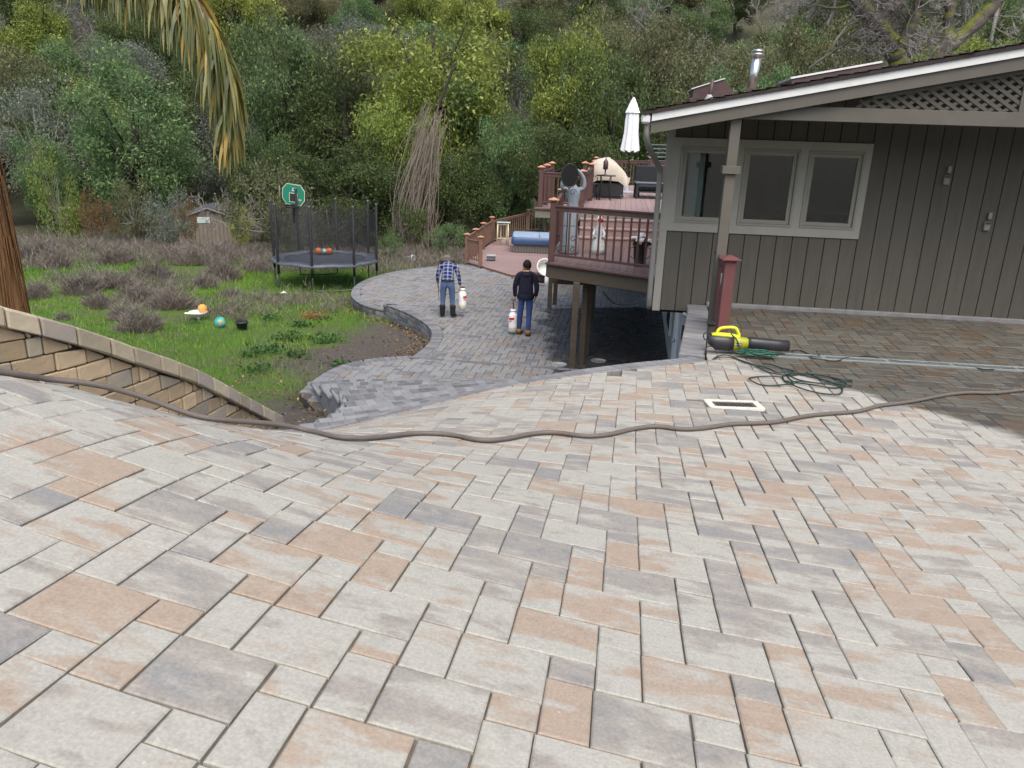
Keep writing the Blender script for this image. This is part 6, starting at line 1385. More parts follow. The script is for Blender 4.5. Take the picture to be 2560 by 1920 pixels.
# worker in a dark hooded jacket
J2 = dict(pelvis=(0, 0, .93), spine=(0, 0, 1.08), chest=(-.01, .02, 1.26), neckb=(-.005, .05, 1.41), neck=(0, .075, 1.475), head=(.01, .115, 1.56), crown=(.012, .125, 1.645), hipl=(-.095, 0, .88), hipr=(.095, 0, .88), kneel=(-.105, .03, .48), kneer=(.095, .0, .48), anklel=(-.12, .10, .09), ankler=(.085, -.05, .09), toel=(-.07, .26, .045), toer=(.10, .11, .045), shl=(-.18, .03, 1.365), shr=(.18, .03, 1.365), ell=(-.245, .03, 1.11), elr=(.25, -.03, 1.11), wrl=(-.235, .07, .87), wrr=(.225, .02, .90))
RAD2 = dict(RAD, spine=(.175, .14), pelvis=(.165, .135), chest=(.185, .135), ell=.062, elr=.062, shl=.08, shr=.08, wrl=.042, wrr=.046)
def pick2(c):
    if c.z > 1.462 and abs(c.x) < .13: return 3
    if abs(c.x) > .16 and c.z < .875 and c.z > .6 and abs(c.y-.05) < .1: return 3
    if c.z > .89 or (abs(c.x) > .19 and c.z > .78): return 0
    if c.z > .115: return 1
    return 2
W2 = Vector((.235, 17.02, ZM))
m2 = person('person in a dark hooded jacket and jeans walking away with a sprayer', W2, 0, J2, EDG, RAD2, [MAT['hood'], MAT['jean2'], MAT['tanboot'], MAT['skin']], pick2)
hand(m2, J2['wrl'], (-.0, .04, -1), -1, 1.1); hand(m2, J2['wrr'], (-.1, .3, -1), 1, .5); face(m2, (.01, .12, 1.56), (0, .98, -.2), (0, .2, .98))
MB().lathe([(.19, -.045), (.2, 0), (.185, .06), (.18, .08)], (-.0, .0, .90), 22, sy=.80, cap=False).build('jacket_hem', MAT['hood'], m2)
hd = MB(); hd.lathe([(.05, -.06), (.11, -.05), (.135, .0), (.115, .05), (.07, .055)], (0, 0, 0), 18, sy=.7); hdo = hd.build('hood', MAT['hood'], m2, (0, -.015, 1.405)); hdo.rotation_euler = (R_(35), 0, 0)
MB().lathe([(.07, -.015), (.075, .01), (.066, .03)], (0, 0, 0), 16, cap=False).build('shirt_collar', MAT['porc'], m2, (.02, .05, 1.455))
hr = MB(); hm = 16
for i in range(8):
    for j in range(hm): t = math.pi*.62*i/7; an = 2*math.pi*j/hm; r = .104+rng.uniform(-.004, .006); hr.v.append((r*.92*math.sin(t)*math.cos(an), r*1.05*math.sin(t)*math.sin(an), r*1.05*math.cos(t)))
for i in range(7):
    for j in range(hm): hr.f.append((i*hm+j, (i+1)*hm+j, (i+1)*hm+(j+1) % hm, i*hm+(j+1) % hm))
hr.m = [0]*len(hr.f); hr.sm = [False]*len(hr.f); hro = hr.build('hair', MAT['hair'], m2, (.01, .10, 1.60)); hro.rotation_euler = (R_(12), 0, 0)
for a in ('anklel', 'ankler'):
    x, y, z = J2[a]; tx, ty, _ = J2['toe'+a[-1]]; MB().bar((x-(tx-x)*.25, y-(ty-y)*.25, .02), (tx+(tx-x)*.2, ty+(ty-y)*.2, .02), .10, .04, bev=.012).build('boot_sole', MAT['belt'], m2); MB().lathe([(.058, 0), (.062, .06), (.06, .1)], (x, y, .04), 12).build('boot_cuff', MAT['tanboot'], m2)
# pump sprayers
def jug_mat():
    m, n, b, L = _nodes('milky_jug'); tc = n.nodes.new('ShaderNodeTexCoord'); sp = n.nodes.new('ShaderNodeSeparateXYZ'); L(tc.outputs['Object'], sp.inputs[0])
    L(_ramp(n, _math(n, 'MULTIPLY', sp.outputs[2], 2.0), [(.20, (.50, .49, .38)), (.27, (.70, .71, .70))]), b.inputs['Base Color']); b.inputs['Roughness'].default_value = .35; b.inputs['Subsurface Weight'].default_value = .15; return m
MAT['jug'] = jug_mat(); MAT['redl'] = mat('red_label', (.55, .03, .025), None, 10, .5, .3)
def sprayer(loc, rz, label, la, hand_w, wand_from, wand_to, hose_pts):
    s_ = empty('pump_sprayer', label, 'sprayer', loc, rz)
    MB().lathe([(.06, .0), (.085, .012), (.098, .04), (.098, .17), (.094, .20), (.098, .23), (.098, .38), (.085, .43), (.06, .46), (.055, .475), (.062, .48), (.062, .50)], (0, 0, 0), 26).build('tank', MAT['jug'], s_)
    MB().lathe([(.066, .495), (.068, .52), (.05, .525), (.02, .53)], (0, 0, 0), 20).build('screw_cap', MAT['plastic'], s_)
    MB().tube([(0, 0, .52), (0, 0, hand_w)], .014, 8).build('pump_rod', MAT['blk'], s_); MB().bar((-.06, 0, hand_w), (.06, 0, hand_w), .028, .03, bev=.01).build('pump_handle', MAT['blk'], s_)
    for (z0, z1, a0, a1) in ((.29, .345, la-38, la+38), (.245, .27, la-30, la+5)):
        mb = MB(); 
        for z in (z0, z1):
            for i in range(9): an = R_(a0+(a1-a0)*i/8); mb.v.append((.1005*math.cos(an), .1005*math.sin(an), z+.012*(i/8)))
        mb.f = [(i, i+1, 10+i, 9+i) for i in range(8)]; mb.m = [0]*8; mb.sm = [True]*8; mb.build('label', MAT['redl'], s_)
    iv = Matrix.Rotation(-rz, 3, 'Z'); tl = lambda p: iv @ (Vector(p)-Vector(loc))
    if wand_from: MB().tube([tl(wand_from), tl(wand_to)], .007, 6).build('wand', MAT['blk'], s_); MB().tube([tl(wand_from), tl(Vector(wand_from)+(Vector(wand_from)-Vector(wand_to))*.35)], .014, 6).build('wand_grip', MAT['blk'], s_)
    if hose_pts: MB().tube([tl(p) for p in soft(hose_pts)], .007, 6).build('hose', MAT['blk'], s_)
    return s_
h1 = W1+Vector((.31, .15, .0)); wl = W1+Vector((-.255, .205, .80))
sprayer((h1.x+.05, h1.y, ZM+.18), 0, 'white pump sprayer carried by the person in plaid', -40, .56, tuple(wl), tuple(wl+Vector((.02, .06, -.42))), [tuple(wl), tuple(wl+Vector((.02, -.02, -.12))), tuple(wl+Vector((.12, -.04, -.30))), tuple(W1+Vector((.05, .30, .55))), tuple(W1+Vector((.30, .25, .60)))])
h2 = W2+Vector((-.245, .08, 0)); sprayer((h2.x-.02, h2.y, ZM+.055), 0, 'white pump sprayer held low by the person in the dark jacket', -110, .74, None, None, [tuple(W2+Vector((-.20, .1, .5))), tuple(W2+Vector((-.05, .2, .38))), tuple(W2+Vector((.05, .25, .36)))])
# ------------------------------------------------------------------ vegetation
def PX(x, y, Y):
    """world point at distance Y on the line of sight of photo position (x, y) in a 2560 x 1920 frame"""
    r = _f + _R*((x-1280)/1920) - _U*((y-960)/1920); return r*(Y/r.y)
def leaf_mat(name, c1, c2, c3, trl=.42, rnd=.35, nsc=.55):
    m, n, b, L = _nodes(name); out = n.nodes['Material Output']; tc = n.nodes.new('ShaderNodeTexCoord'); oi = n.nodes.new('ShaderNodeObjectInfo')
    at = n.nodes.new('ShaderNodeAttribute'); at.attribute_name = 'rnd'
    nz = _noise(n, tc.outputs['Object'], nsc, 3, .6)
    c = _mix(n, c1, c2, _ramp(n, nz, [(.38, 0.), (.62, 1.)])); c = _mix(n, c, c3, _ramp(n, at.outputs['Fac'], [(.72, 0.), (.95, .8)]))
    hsv = n.nodes.new('ShaderNodeHueSaturation'); L(c, hsv.inputs['Color']); L(_math(n, 'ADD', _math(n, 'MULTIPLY_ADD', oi.outputs['Random'], rnd, 1-rnd/2), _math(n, 'MULTIPLY_ADD', at.outputs['Fac'], .5, -.25)), hsv.inputs['Value'])
    L(_math(n, 'MULTIPLY_ADD', _math(n, 'FRACT', _math(n, 'MULTIPLY', oi.outputs['Random'], 7.3)), .03, .485), hsv.inputs['Hue'])
    L(hsv.outputs[0], b.inputs['Base Color']); b.inputs['Roughness'].default_value = .6; b.inputs['Specular IOR Level'].default_value = .25
    t = n.nodes.new('ShaderNodeBsdfTranslucent'); L(hsv.outputs[0], t.inputs[0]); mx = n.nodes.new('ShaderNodeMixShader'); mx.inputs[0].default_value = trl
    L(b.outputs[0], mx.inputs[1]); L(t.outputs[0], mx.inputs[2]); L(mx.outputs[0], out.inputs[0]); return m
MAT['lfy'] = leaf_mat('yellow_green_leaf', (.15, .20, .04), (.235, .285, .06), (.36, .38, .11)); MAT['lfm'] = leaf_mat('mid_green_leaf', (.085, .15, .06), (.135, .21, .085), (.23, .29, .11))
MAT['lfd'] = leaf_mat('dark_leaf', (.05, .082, .026), (.085, .12, .04), (.15, .18, .07)); MAT['lfo'] = leaf_mat('olive_leaf', (.11, .122, .052), (.165, .172, .082), (.24, .225, .12)); MAT['lfr'] = leaf_mat('rust_leaf', (.22, .14, .06), (.18, .15, .065), (.30, .18, .07)); MAT['lfg'] = leaf_mat('grey_green_leaf', (.12, .145, .105), (.165, .185, .14), (.23, .24, .19)); MAT['lfb'] = leaf_mat('bright_shrub_leaf', (.24, .27, .05), (.33, .33, .07), (.42, .40, .1))
MAT['bark'] = mat('bark', (.06, .052, .044), (.035, .031, .027), 6, .95, .1, bump=.6, stretch=(1, 1, .3)); MAT['bark2'] = mat('grey_bark', (.22, .205, .185), (.15, .14, .128), 6, .95, .1, rnd=.4); MAT['vine'] = mat('dry_vine', (.24, .205, .165), (.17, .145, .115), 6, .95, .1)
def rand_dirs(n): v = nrg.normal(size=(n, 3)); return v/np.linalg.norm(v, axis=1)[:, None]
def leaf_quads(P, size, droop=.0, aspect=.42, up=.35):
    """one folded diamond per point"""
    n = len(P); d = rand_dirs(n); d[:, 2] -= droop; d /= np.linalg.norm(d, axis=1)[:, None]
    nn_ = rand_dirs(n); nn_[:, 2] = np.abs(nn_[:, 2])+up; s = np.cross(d, nn_); s /= np.linalg.norm(s, axis=1)[:, None]+1e-9
    L = size*nrg.uniform(.6, 1.35, n)[:, None]
    a = P; b = P+d*L*.5+s*L*aspect*.5; c = P+d*L; e = P+d*L*.5-s*L*aspect*.5
    V = np.stack([a, b, c, e], 1).reshape(-1, 3); Q = np.arange(4*n).reshape(n, 4); return V, Q, np.repeat(nrg.random(n), 4)
def crown_points(nclump, per, rad, hgt, z0, cr, top=1.0, shell=.55, low=.35, drape=0):
    """clumps spread through an uneven crown; returns clump centres and leaf points"""
    C = []; k = 0
    ph = nrg.uniform(0, 6.28, 4)
    while len(C) < nclump:
        u = rand_dirs(1)[0]; r = nrg.uniform(shell, 1.0)**.8; an = math.atan2(u[1], u[0]); wob = 1+.22*math.sin(2*an+ph[0])+.16*math.sin(3*an+ph[1])+.15*math.sin(4*u[2]+ph[2])
        x, y, z = u*r*wob; tp = 1-low*max(0, -z)-(.25*max(0, z) if top < 1 else 0)
        C.append((x*rad*tp, y*rad*tp, z0+hgt*(.5+.5*z)))
    C = np.array(C); P = []
    for c in C:
        m = int(per*nrg.uniform(.55, 1.4)); rr_ = cr*nrg.uniform(.6, 1.3); d = rand_dirs(m)*(nrg.random(m)**.45)[:, None]*rr_; d[:, 2] *= .75
        if drape: d[:, 2] -= drape*nrg.random(m)**2*rr_
        P.append(c+d)
    return C, np.vstack(P)
def make_tree(kind, label_unused, mt, bark, rad, hgt, z0, nclump, per, cr, leaf, trunk_r, droop=0, drape=0, aspect=.42):
    """prototype tree of unit placement (origin at its foot); parts trunk and crown"""
    C, P = crown_points(nclump, per, rad, hgt, z0, cr, drape=drape); V, Q, rn = leaf_quads(P, leaf, droop, aspect)
    cm = np_mesh('crown', V, Q, mt, False, {'rnd': rn})
    mb = MB(); lean = nrg.uniform(-.25, .25, 2); tp = Vector((lean[0], lean[1], z0+hgt*.45))
    tk = soft([(0, 0, -.6), (0.05, .02, z0*.4), (lean[0]*.5+.1, lean[1]*.5, z0*.9), tuple(tp), (lean[0]*1.3, lean[1]*1.3, z0+hgt*.8)], 1); mb.tube(tk, [trunk_r*(1-.8*i/len(tk)) for i in range(len(tk))], 7)
    for c in C[::max(1, len(C)//26)]:
        s_ = nrg.uniform(.35, .95); st_ = Vector((lean[0]*s_, lean[1]*s_, z0*.7+(z0+hgt*.45-z0*.7)*s_)); c = Vector(c); mid = st_*.5+c*.5+Vector((0, 0, -.05*hgt*nrg.random()))
        mb.tube([st_, mid, c], [trunk_r*.36, trunk_r*.2, trunk_r*.06], 5, cap=False)
    n = len(mb.f); tm = bpy.data.meshes.new('trunk'); tm.from_pydata(mb.v, [], mb.f); tm.materials.append(bark); tm.polygons.foreach_set('use_smooth', [True]*n)
    return kind, cm, tm, rad*1.1, z0+hgt
def bare_mesh(hgt, spread, r0, seed, depth=5, mt=None, thin=.012, nb=(3, 4)):
    rg = random.Random(seed); mb = MB()
    def grow(p, d, ln, r, lv):
        n = 3; pts = [p]; q = p
        for i in range(n): d = (d+Vector((rg.gauss(0, .16), rg.gauss(0, .16), rg.gauss(.03, .10)))).normalized(); q = q+d*ln/n; pts.append(q)
        mb.tube(pts, [max(thin, r*(1-.45*i/n)) for i in range(n+1)], 3 if lv > 1 else 6, cap=False, smooth=lv < 3)
        if lv >= depth: return
        for k in range(rg.randint(*nb)):
            t = rg.uniform(.45, 1); a = pts[min(n, int(t*n)+1)] if t < .95 else pts[-1]; ax = d.orthogonal().normalized(); ax.rotate(Matrix.Rotation(rg.uniform(0, 6.28), 3, d)); nd = d.copy(); nd.rotate(Matrix.Rotation(rg.uniform(.35, .95)*spread, 3, ax)); grow(a, nd.normalized(), ln*rg.uniform(.55, .8), r*.55, lv+1)
    grow(Vector((0, 0, -.5)), Vector((rg.uniform(-.1, .1), rg.uniform(-.1, .1), 1)), hgt*.36, r0, 0)
    me = bpy.data.meshes.new('branches'); me.from_pydata(mb.v, [], mb.f); me.materials.append(mt or MAT['bark2']); zs = [v[2] for v in mb.v]; xs_ = [abs(v[0]) for v in mb.v]
    return me, max(zs), sorted(xs_)[int(len(xs_)*.98)]
TY = [make_tree('willow', '', MAT['lfy'], MAT['bark'], 2.5, 6.2, 2.2, 54, 420, .9, .165, .20, .5, .9) for _ in range(3)]
TM_ = [make_tree('tree', '', MAT['lfm'], MAT['bark'], 2.9, 4.9, 1.4, 56, 430, .9, .155, .22, .1) for _ in range(3)]
TD = [make_tree('oak', '', MAT['lfd'], MAT['bark'], 3.1, 4.2, 1.6, 54, 420, .9, .145, .25) for _ in range(3)]
TO = [make_tree('oak', '', MAT['lfo'], MAT['bark'], 3.0, 4.3, 1.5, 50, 380, .9, .145, .22) for _ in range(2)]
TG = [make_tree('tree', '', MAT['lfg'], MAT['bark2'], 2.7, 4.5, 1.3, 48, 340, .9, .14, .18) for _ in range(2)]
SB = {k: make_tree('shrub', '', MAT[m_], MAT['bark2'], 1.5, 1.9, .15, 28, 260, .5, .09, .07, dr_, dp) for k, m_, dr_, dp in (('o', 'lfo', 0, 0), ('y', 'lfb', .1, .2), ('r', 'lfr', 0, .3), ('g', 'lfg', .1, .3), ('m', 'lfm', 0, 0), ('w', 'lfy', .6, .9), ('d', 'lfd', 0, 0))}
BARE = [bare_mesh(7.5, 1.0, .14, s_, 5) for s_ in (3, 11)]; BSH = [bare_mesh(3.2, 1.15, .05, s_, 5, MAT['bark2'], .008, (3, 4)) for s_ in (21, 34)]
def plant(proto, x, y, sx, sz, label, cat, name, group=None, rz=None, z=None):
    kind, cm, tm = proto[:3]; o = empty(name, label, cat, (x, y, float(ZG(x, y)) if z is None else z), rng.uniform(0, 6.28) if rz is None else rz, group); o.scale = (sx, sx, sz); link('crown', cm, o); link('trunk', tm, o); return o
def zone(x, y):
    r = x/y; w_ = 'above the palm' if r < -.42 else 'above the trampoline' if r < -.18 else 'above the hot tub' if r < .08 else 'above the umbrella' if r < .3 else 'above the house roof'
    return ('low on' if y < 78 else 'halfway up' if y < 112 else 'high on')+' the hillside '+w_
def bare(b, x, y, s, label, name='bare_tree', cat='tree', group=None, sz=None):
    o = tag(link(name, b[0], None, (x, y, float(ZG(x, y)))), label, cat, group); o.rotation_euler = (0, 0, rng.uniform(0, 6.28)); o.scale = (s, s, sz or s); return o
def at_photo(proto, px, ytop, Y, wpx, label, cat, name, group=None):
    """px, ytop, wpx: crown centre, top and width in the 2560-wide photo; Y: distance"""
    P = PX(px, ytop, Y); g = float(ZG(P.x, Y)); h = P.z-g; return plant(proto, P.x, Y, wpx*Y/1920/(2*proto[3]), h/proto[4], label, cat, name, group)
K = 1.1573
# trees one can tell apart at the edge of the lawn
for (pr, x, yt, Y, wd, lab, nm) in (
    (TM_[0], 275, 165, 44, 300, 'broad blue-green tree left of the drooping palm frond', 'tree'),
    (TM_[1], 625, 65, 50, 230, 'mid-green leafy tree right of the drooping palm frond', 'tree'),
    (TY[0], 930, -30, 46, 320, 'tall yellow-green willow in the middle of the wood edge', 'willow_tree'),
    (TY[1], 1235, 40, 48, 190, 'slimmer yellow-green willow behind the raised deck', 'willow_tree'),
    (TY[2], 880, 150, 43, 150, 'drooping light green willow bough beside the dry vines', 'willow_tree'),
    (TD[0], 760, 325, 41, 330, 'dark leafy tree behind the trampoline', 'oak_tree'),
    (TM_[2], 1110, 235, 40, 150, 'rounded green tree between the vines and the raised deck', 'tree'),
    (TD[1], 1330, 130, 46, 260, 'dark oak behind the closed umbrella', 'oak_tree'),
    (TD[2], 1190, 250, 39, 220, 'dark low oak behind the hot tub railing', 'oak_tree'),
    (TO[0], 740, 90, 56, 210, 'dull olive oak between the two green willows', 'oak_tree'),
    (TO[1], 1420, 60, 60, 240, 'olive oak high above the umbrella', 'oak_tree'),
    (TD[1], 560, 300, 43, 190, 'dark tree behind the bare grey shrub', 'oak_tree'),
    (TD[2], 900, 330, 40, 230, 'dark undergrowth tree below the tall willow', 'oak_tree'),
    (TG[0], 60, 180, 50, 230, 'grey-green tree beside the palm trunk', 'tree'),
    (TM_[1], 90, 300, 40, 140, 'small green tree right behind the palm trunk', 'tree'),
    (TD[0], 1040, 330, 40.5, 200, 'dark leafy tree behind the dry vine column', 'oak_tree'),
    (TO[0], 1560, 110, 52, 260, 'olive oak rising over the roof vent', 'oak_tree'),
    (TM_[2], 1690, 120, 44, 220, 'green oak behind the steel flue', 'oak_tree'),
    (TO[1], 1820, 60, 50, 260, 'olive tree left of the mossy oak limbs', 'tree'),
    (TY[1], 2110, 60, 55, 200, 'light green tree between the mossy limbs', 'tree'),
    (TD[1], 2190, 40, 60, 180, 'dark tree behind the utility pole', 'oak_tree'),
    (TD[0], 440, 120, 58, 220, 'dark green tree high behind the palm frond', 'oak_tree'),
    (TY[2], 165, 150, 60, 150, 'yellow-green rounded tree on the left slope', 'tree')):
    at_photo(pr, x*K, yt*K, Y, wd*K, lab, 'tree', nm)
for (k, x, yt, Y, wd, lab) in (('w', 112, 350, 35, 120, 'drooping yellow-green shrub beside the palm trunk'), ('r', 205, 425, 34.5, 80, 'rust and olive shrub in the weeds left of the grey bush'), ('o', 285, 400, 36, 110, 'olive shrub below the broad blue-green tree'), ('g', 355, 420, 35, 110, 'grey-green bush beside the shed'), ('y', 520, 440, 37, 60, 'bright yellow-green shrub right of the shed'), ('o', 590, 365, 34, 190, 'rounded olive bush behind the basketball backboard'), ('g', 650, 430, 31.5, 70, 'small pale bush behind the trampoline net'), ('m', 960, 480, 35.5, 90, 'low green bush at the foot of the dry vines'), ('d', 860, 440, 37.5, 150, 'dark glossy bush right of the trampoline'), ('d', 720, 430, 37, 170, 'dark bush behind the trampoline poles'), ('m', 840, 505, 33, 60, 'small weed clump beyond the white bucket'), ('r', 395, 440, 37, 60, 'brownish shrub behind the shed roof'), ('m', 1140, 420, 42, 130, 'green bush behind the plant stand'), ('d', 1230, 400, 43, 160, 'dark bush behind the hot tub')):
    at_photo(SB[k], x*K, yt*K, Y, wd*K, lab, 'shrub', 'shrub')
for (i, x, y, s_, lab) in ((0, -14.0, 38.5, 1.0, 'bare grey shrub with fine twigs right of the palm frond tip'), (1, -11.5, 39.5, 1.05, 'bare grey shrub above the olive bush'), (0, -16.5, 42, 1.2, 'leafless grey thicket behind the shed'), (1, -9.8, 41, 1.1, 'leafless pale shrub left of the backboard')): bare(BSH[i], x, y, s_, lab, 'bare_shrub', 'shrub')
for (i, px, Y, s_, lab) in ((0, 1000, 47, 1.15, 'bare grey tree leaning behind the vine column'), (1, 1090, 52, 1.1, 'bare twiggy tree between the two willows'), (0, 1640, 62, 1.3, 'pale bare tree on the slope above the roof'), (1, 1760, 58, 1.2, 'bare tree with pale limbs left of the mossy oak'), (1, 1950, 48, 1.1, 'bare grey tree between the mossy oak limbs')):
    P = PX(px*K, 300, Y); bare(BARE[i], P.x, Y, s_, lab)
# dry vines hanging down a dead tree
vn = empty('vine_thicket', 'column of dry brown hanging vines in front of the dark trees', 'vines', (-5.0, 38.0, float(ZG(-5, 38))))
mb = MB()
for i in range(170):
    a = rng.gauss(0, .5); d = rng.gauss(0, .45); h = rng.uniform(3.0, 7.2); b_ = a*.7+rng.gauss(0, .3); top = (a*.55+.9*(h/7)+rng.gauss(0, .2), d, h); mid = (a+rng.gauss(0, .4), d+rng.gauss(0, .3), h*rng.uniform(.35, .6)); mb.tube(soft([top, mid, (b_+rng.gauss(0, .3), d, rng.uniform(.0, .8))], 2), rng.uniform(.008, .022), 3, cap=False)
tag(mb.build('vine_stems', MAT['vine'], vn), kind='stuff'); MB().tube(soft([(-.6, .3, -.3), (-.2, .3, 2.5), (.6, .2, 5.5), (1.8, .1, 8.5)]), [.16]*3+[.12]*6+[.07]*10, 7).build('dead_trunk', MAT['bark'], vn)
# wooded hillside
HLAB = {'D': 'dark evergreen oak', 'O': 'dull olive oak', 'M': 'mid-green tree', 'G': 'grey-green tree', 'Y': 'pale yellow-green tree', 'B': 'leafless grey tree'}
HK = {'D': TD, 'O': TO, 'M': TM_, 'G': TG, 'Y': TY}
for iy, y in enumerate(np.arange(50, 150, 6.6)):
    for x in np.arange(-.78*y-4, .78*y+6, 6.6+.02*y):
        xx = x+rng.uniform(-2.4, 2.4); yy = y+rng.uniform(-2.4, 2.4); q = rng.random(); right = xx/yy > .12
        k = ('B' if q < .34 else 'O' if q < .60 else 'D' if q < .75 else 'M' if q < .88 else 'G') if right else ('D' if q < .30 else 'O' if q < .52 else 'M' if q < .68 else 'G' if q < .84 else 'Y' if q < .90 else 'B')
        s_ = rng.uniform(1.0, 1.5)
        if k == 'B': bare(BARE[rng.randrange(2)], xx, yy, s_*rng.uniform(.8, 1.05), HLAB[k]+' '+zone(xx, yy), group='leafless hillside trees')
        else: plant(rng.choice(HK[k]), xx, yy, s_, s_*rng.uniform(.9, 1.2), HLAB[k]+' '+zone(xx, yy), 'tree', 'hillside_tree', {'D': 'dark hillside oaks', 'O': 'olive hillside oaks', 'M': 'green hillside trees', 'G': 'grey-green hillside trees', 'Y': 'yellow-green hillside trees'}[k])

# ------------------------------------------------------------------ dry weeds, grass, leaf litter
MAT['dry'] = leaf_mat('dry_weed', (.15, .128, .108), (.20, .175, .145), (.27, .24, .185), .2, .3); MAT['grassb'] = leaf_mat('grass_blade', (.095, .20, .018), (.15, .27, .03), (.24, .32, .07), .35, 0, .5); MAT['litter'] = leaf_mat('fallen_leaf', (.15, .085, .045), (.10, .065, .04), (.24, .16, .09), .1, 0, 3)
def weed_mesh(n, rad, hgt):
    """dense clump of thin branching dry stems"""
    a = nrg.uniform(0, 6.28, n); r = rad*nrg.random(n)**.7*(1+.25*np.sin(2*a+1)); bx, by = r*np.cos(a), r*np.sin(a); hz = hgt*nrg.uniform(.2, 1.25, n)*(1-.6*(r/rad)**2)*(1+.3*np.sin(3*a)); base = np.stack([bx, by, hz*nrg.uniform(0, .75, n)], -1)
    d = rand_dirs(n)*.8; d[:, 2] = np.abs(d[:, 2])+.5; d[:, 0] += bx/rad*.5; d[:, 1] += by/rad*.5; d /= np.linalg.norm(d, axis=1)[:, None]; L = nrg.uniform(.12, .34, n)[:, None]*hgt*1.4
    s = np.cross(d, rand_dirs(n)); s /= np.linalg.norm(s, axis=1)[:, None]; w_ = .0065*nrg.uniform(.6, 1.5, n)[:, None]
    V = np.stack([base-s*w_, base+s*w_, base+d*L+s*w_*.4, base+d*L-s*w_*.4], 1).reshape(-1, 3); return V, np.arange(4*n).reshape(n, 4), np.repeat(nrg.random(n), 4)
WP = [np_mesh('stems', *weed_mesh(2600, .55, .8)[:2], MAT['dry'], False, {'rnd': nrg.random(10400)}) for _ in range(3)]
WLAB = 'grey-brown dry weed bush on the lawn'
for (px, py, wd, lab) in ((180, 630, 90, None), (240, 620, 90, None), (300, 650, 90, None), (270, 690, 80, 'dry weed bush nearest the top of the block wall'), (370, 665, 90, 'largest rounded dry weed bush beside the white dish'), (330, 600, 90, None), (420, 570, 80, None), (480, 600, 80, None), (555, 585, 70, None), (380, 560, 70, None), (250, 570, 80, None), (120, 580, 80, None), (80, 640, 70, None), (440, 620, 60, 'low dry weed bush right behind the orange ball'), (135, 690, 40, 'small dark dry tuft beside the wall cap'), (300, 715, 100, 'flattened heap of dry stems below the large weed bush'), (540, 555, 60, None), (210, 660, 70, None), (500, 640, 50, None), (90, 560, 90, None), (470, 560, 70, None), (820, 570, 40, 'dry tuft beside the right trampoline leg')):
    g = -4.75; P = PX(px*K, py*K, 20)
    for _ in range(6): yy = P.y*(g/P.z); P = PX(px*K, py*K, yy); g = float(ZG(P.x, P.y))
    o = empty('dry_bush', lab or WLAB, 'weeds', (P.x, P.y, g-.05), rng.uniform(0, 6), 'dry weed bushes on the lawn'); s_ = wd*K*P.y/1920/1.1; o.scale = (s_, s_*.9, min(1.0, s_*.75)*rng.uniform(.8, 1.1)); link('stems', WP[rng.randrange(3)], o)
def scatter(nm, n, xr, yr, fn, mt, label, kind='stuff'):
    V, Q, RN, k = [], [], [], 0
    for _ in range(n):
        x, y = rng.uniform(*xr), rng.uniform(*yr); r = fn(x, y)
        if r is None: continue
        v, q, rn = r; V.append(v); Q.append(q+k); RN.append(rn); k += len(v)
    return tag(link(nm, np_mesh(nm, np.vstack(V), np.vstack(Q), mt, False, {'rnd': np.concatenate(RN)})), label, kind=kind)
_gn = lambda x, y: math.sin(x*1.1+2*math.sin(y*.5))*.5+math.sin(y*.9+x*.35)*.5
def far_weed(x, y):
    if (x > -2.4 and y < 29) or x > -.35*y+6.2 and y < 30: return None
    if y < 28 and (_gn(x*.8, y*.8) < .12 or rng.random() > .62): return None
    if y >= 28 and rng.random() > .5+.5*min(1, max(0, (y-28)/5)): return None
    if under_paving(x, y): return None
    if (Vector((x, y, 0))-Vector((TC.x, TC.y, 0))).length < 2.6: return None
    v, q, rn = weed_mesh(90, .40, rng.uniform(.3, .62) if y < 28 else rng.uniform(.4, .8)); v = v+np.array([x, y, float(ZG(x, y))-.05]); return v, q, rn
scatter('dry_weeds', 2400, (-24, -1.9), (19.5, 37), far_weed, MAT['dry'], 'band of dry grey-brown weeds along the wood edge')
def dirtness(x, y): return (x+4.35-abs(y-14.5)*.16)*1.6+.35 if y < 22 else -1
_gn0 = lambda x, y: math.sin(x*1.1+2*math.sin(y*.5))*.5+math.sin(y*.9+x*.35)*.5
NB = 150000; gx = nrg.uniform(-21, -1.8, NB); gy = 12.5+(nrg.random(NB)**1.15)*20.5
keep = np.ones(NB, bool)
for i in range(NB):
    x, y = gx[i], gy[i]; dd = dirtness(x, y)+1.3*_gn(x*1.7, y*1.7)
    if x < -.72*y or dd > rng.uniform(-.6, 1.2) or (rng.random() < .55*max(0, _gn(x, y)-.15)*2) : keep[i] = False; continue
    if x > -5.6 and under_paving(x, y): keep[i] = False
gx, gy = gx[keep], gy[keep]; n = len(gx); gz = ZG(gx, gy)
a = nrg.uniform(0, 6.28, n); ln = nrg.uniform(.04, .13, n)*(1+.5*(gy > 24)); tl = nrg.uniform(.2, .9, n); w_ = .004+.0004*(gy-12)
base = np.stack([gx, gy, gz-.01], -1); tip = base+np.stack([np.cos(a)*tl*ln, np.sin(a)*tl*ln, ln], -1); sd_ = np.stack([-np.sin(a)*w_, np.cos(a)*w_, 0*a], -1)
V = np.stack([base-sd_, base+sd_, tip], 1).reshape(-1, 3); tag(link('grass', np_mesh('grass', V, np.arange(3*n).reshape(n, 3), MAT['grassb'], False, {'rnd': np.repeat(nrg.random(n), 3)})), 'short bright green grass of the lawn', kind='stuff')
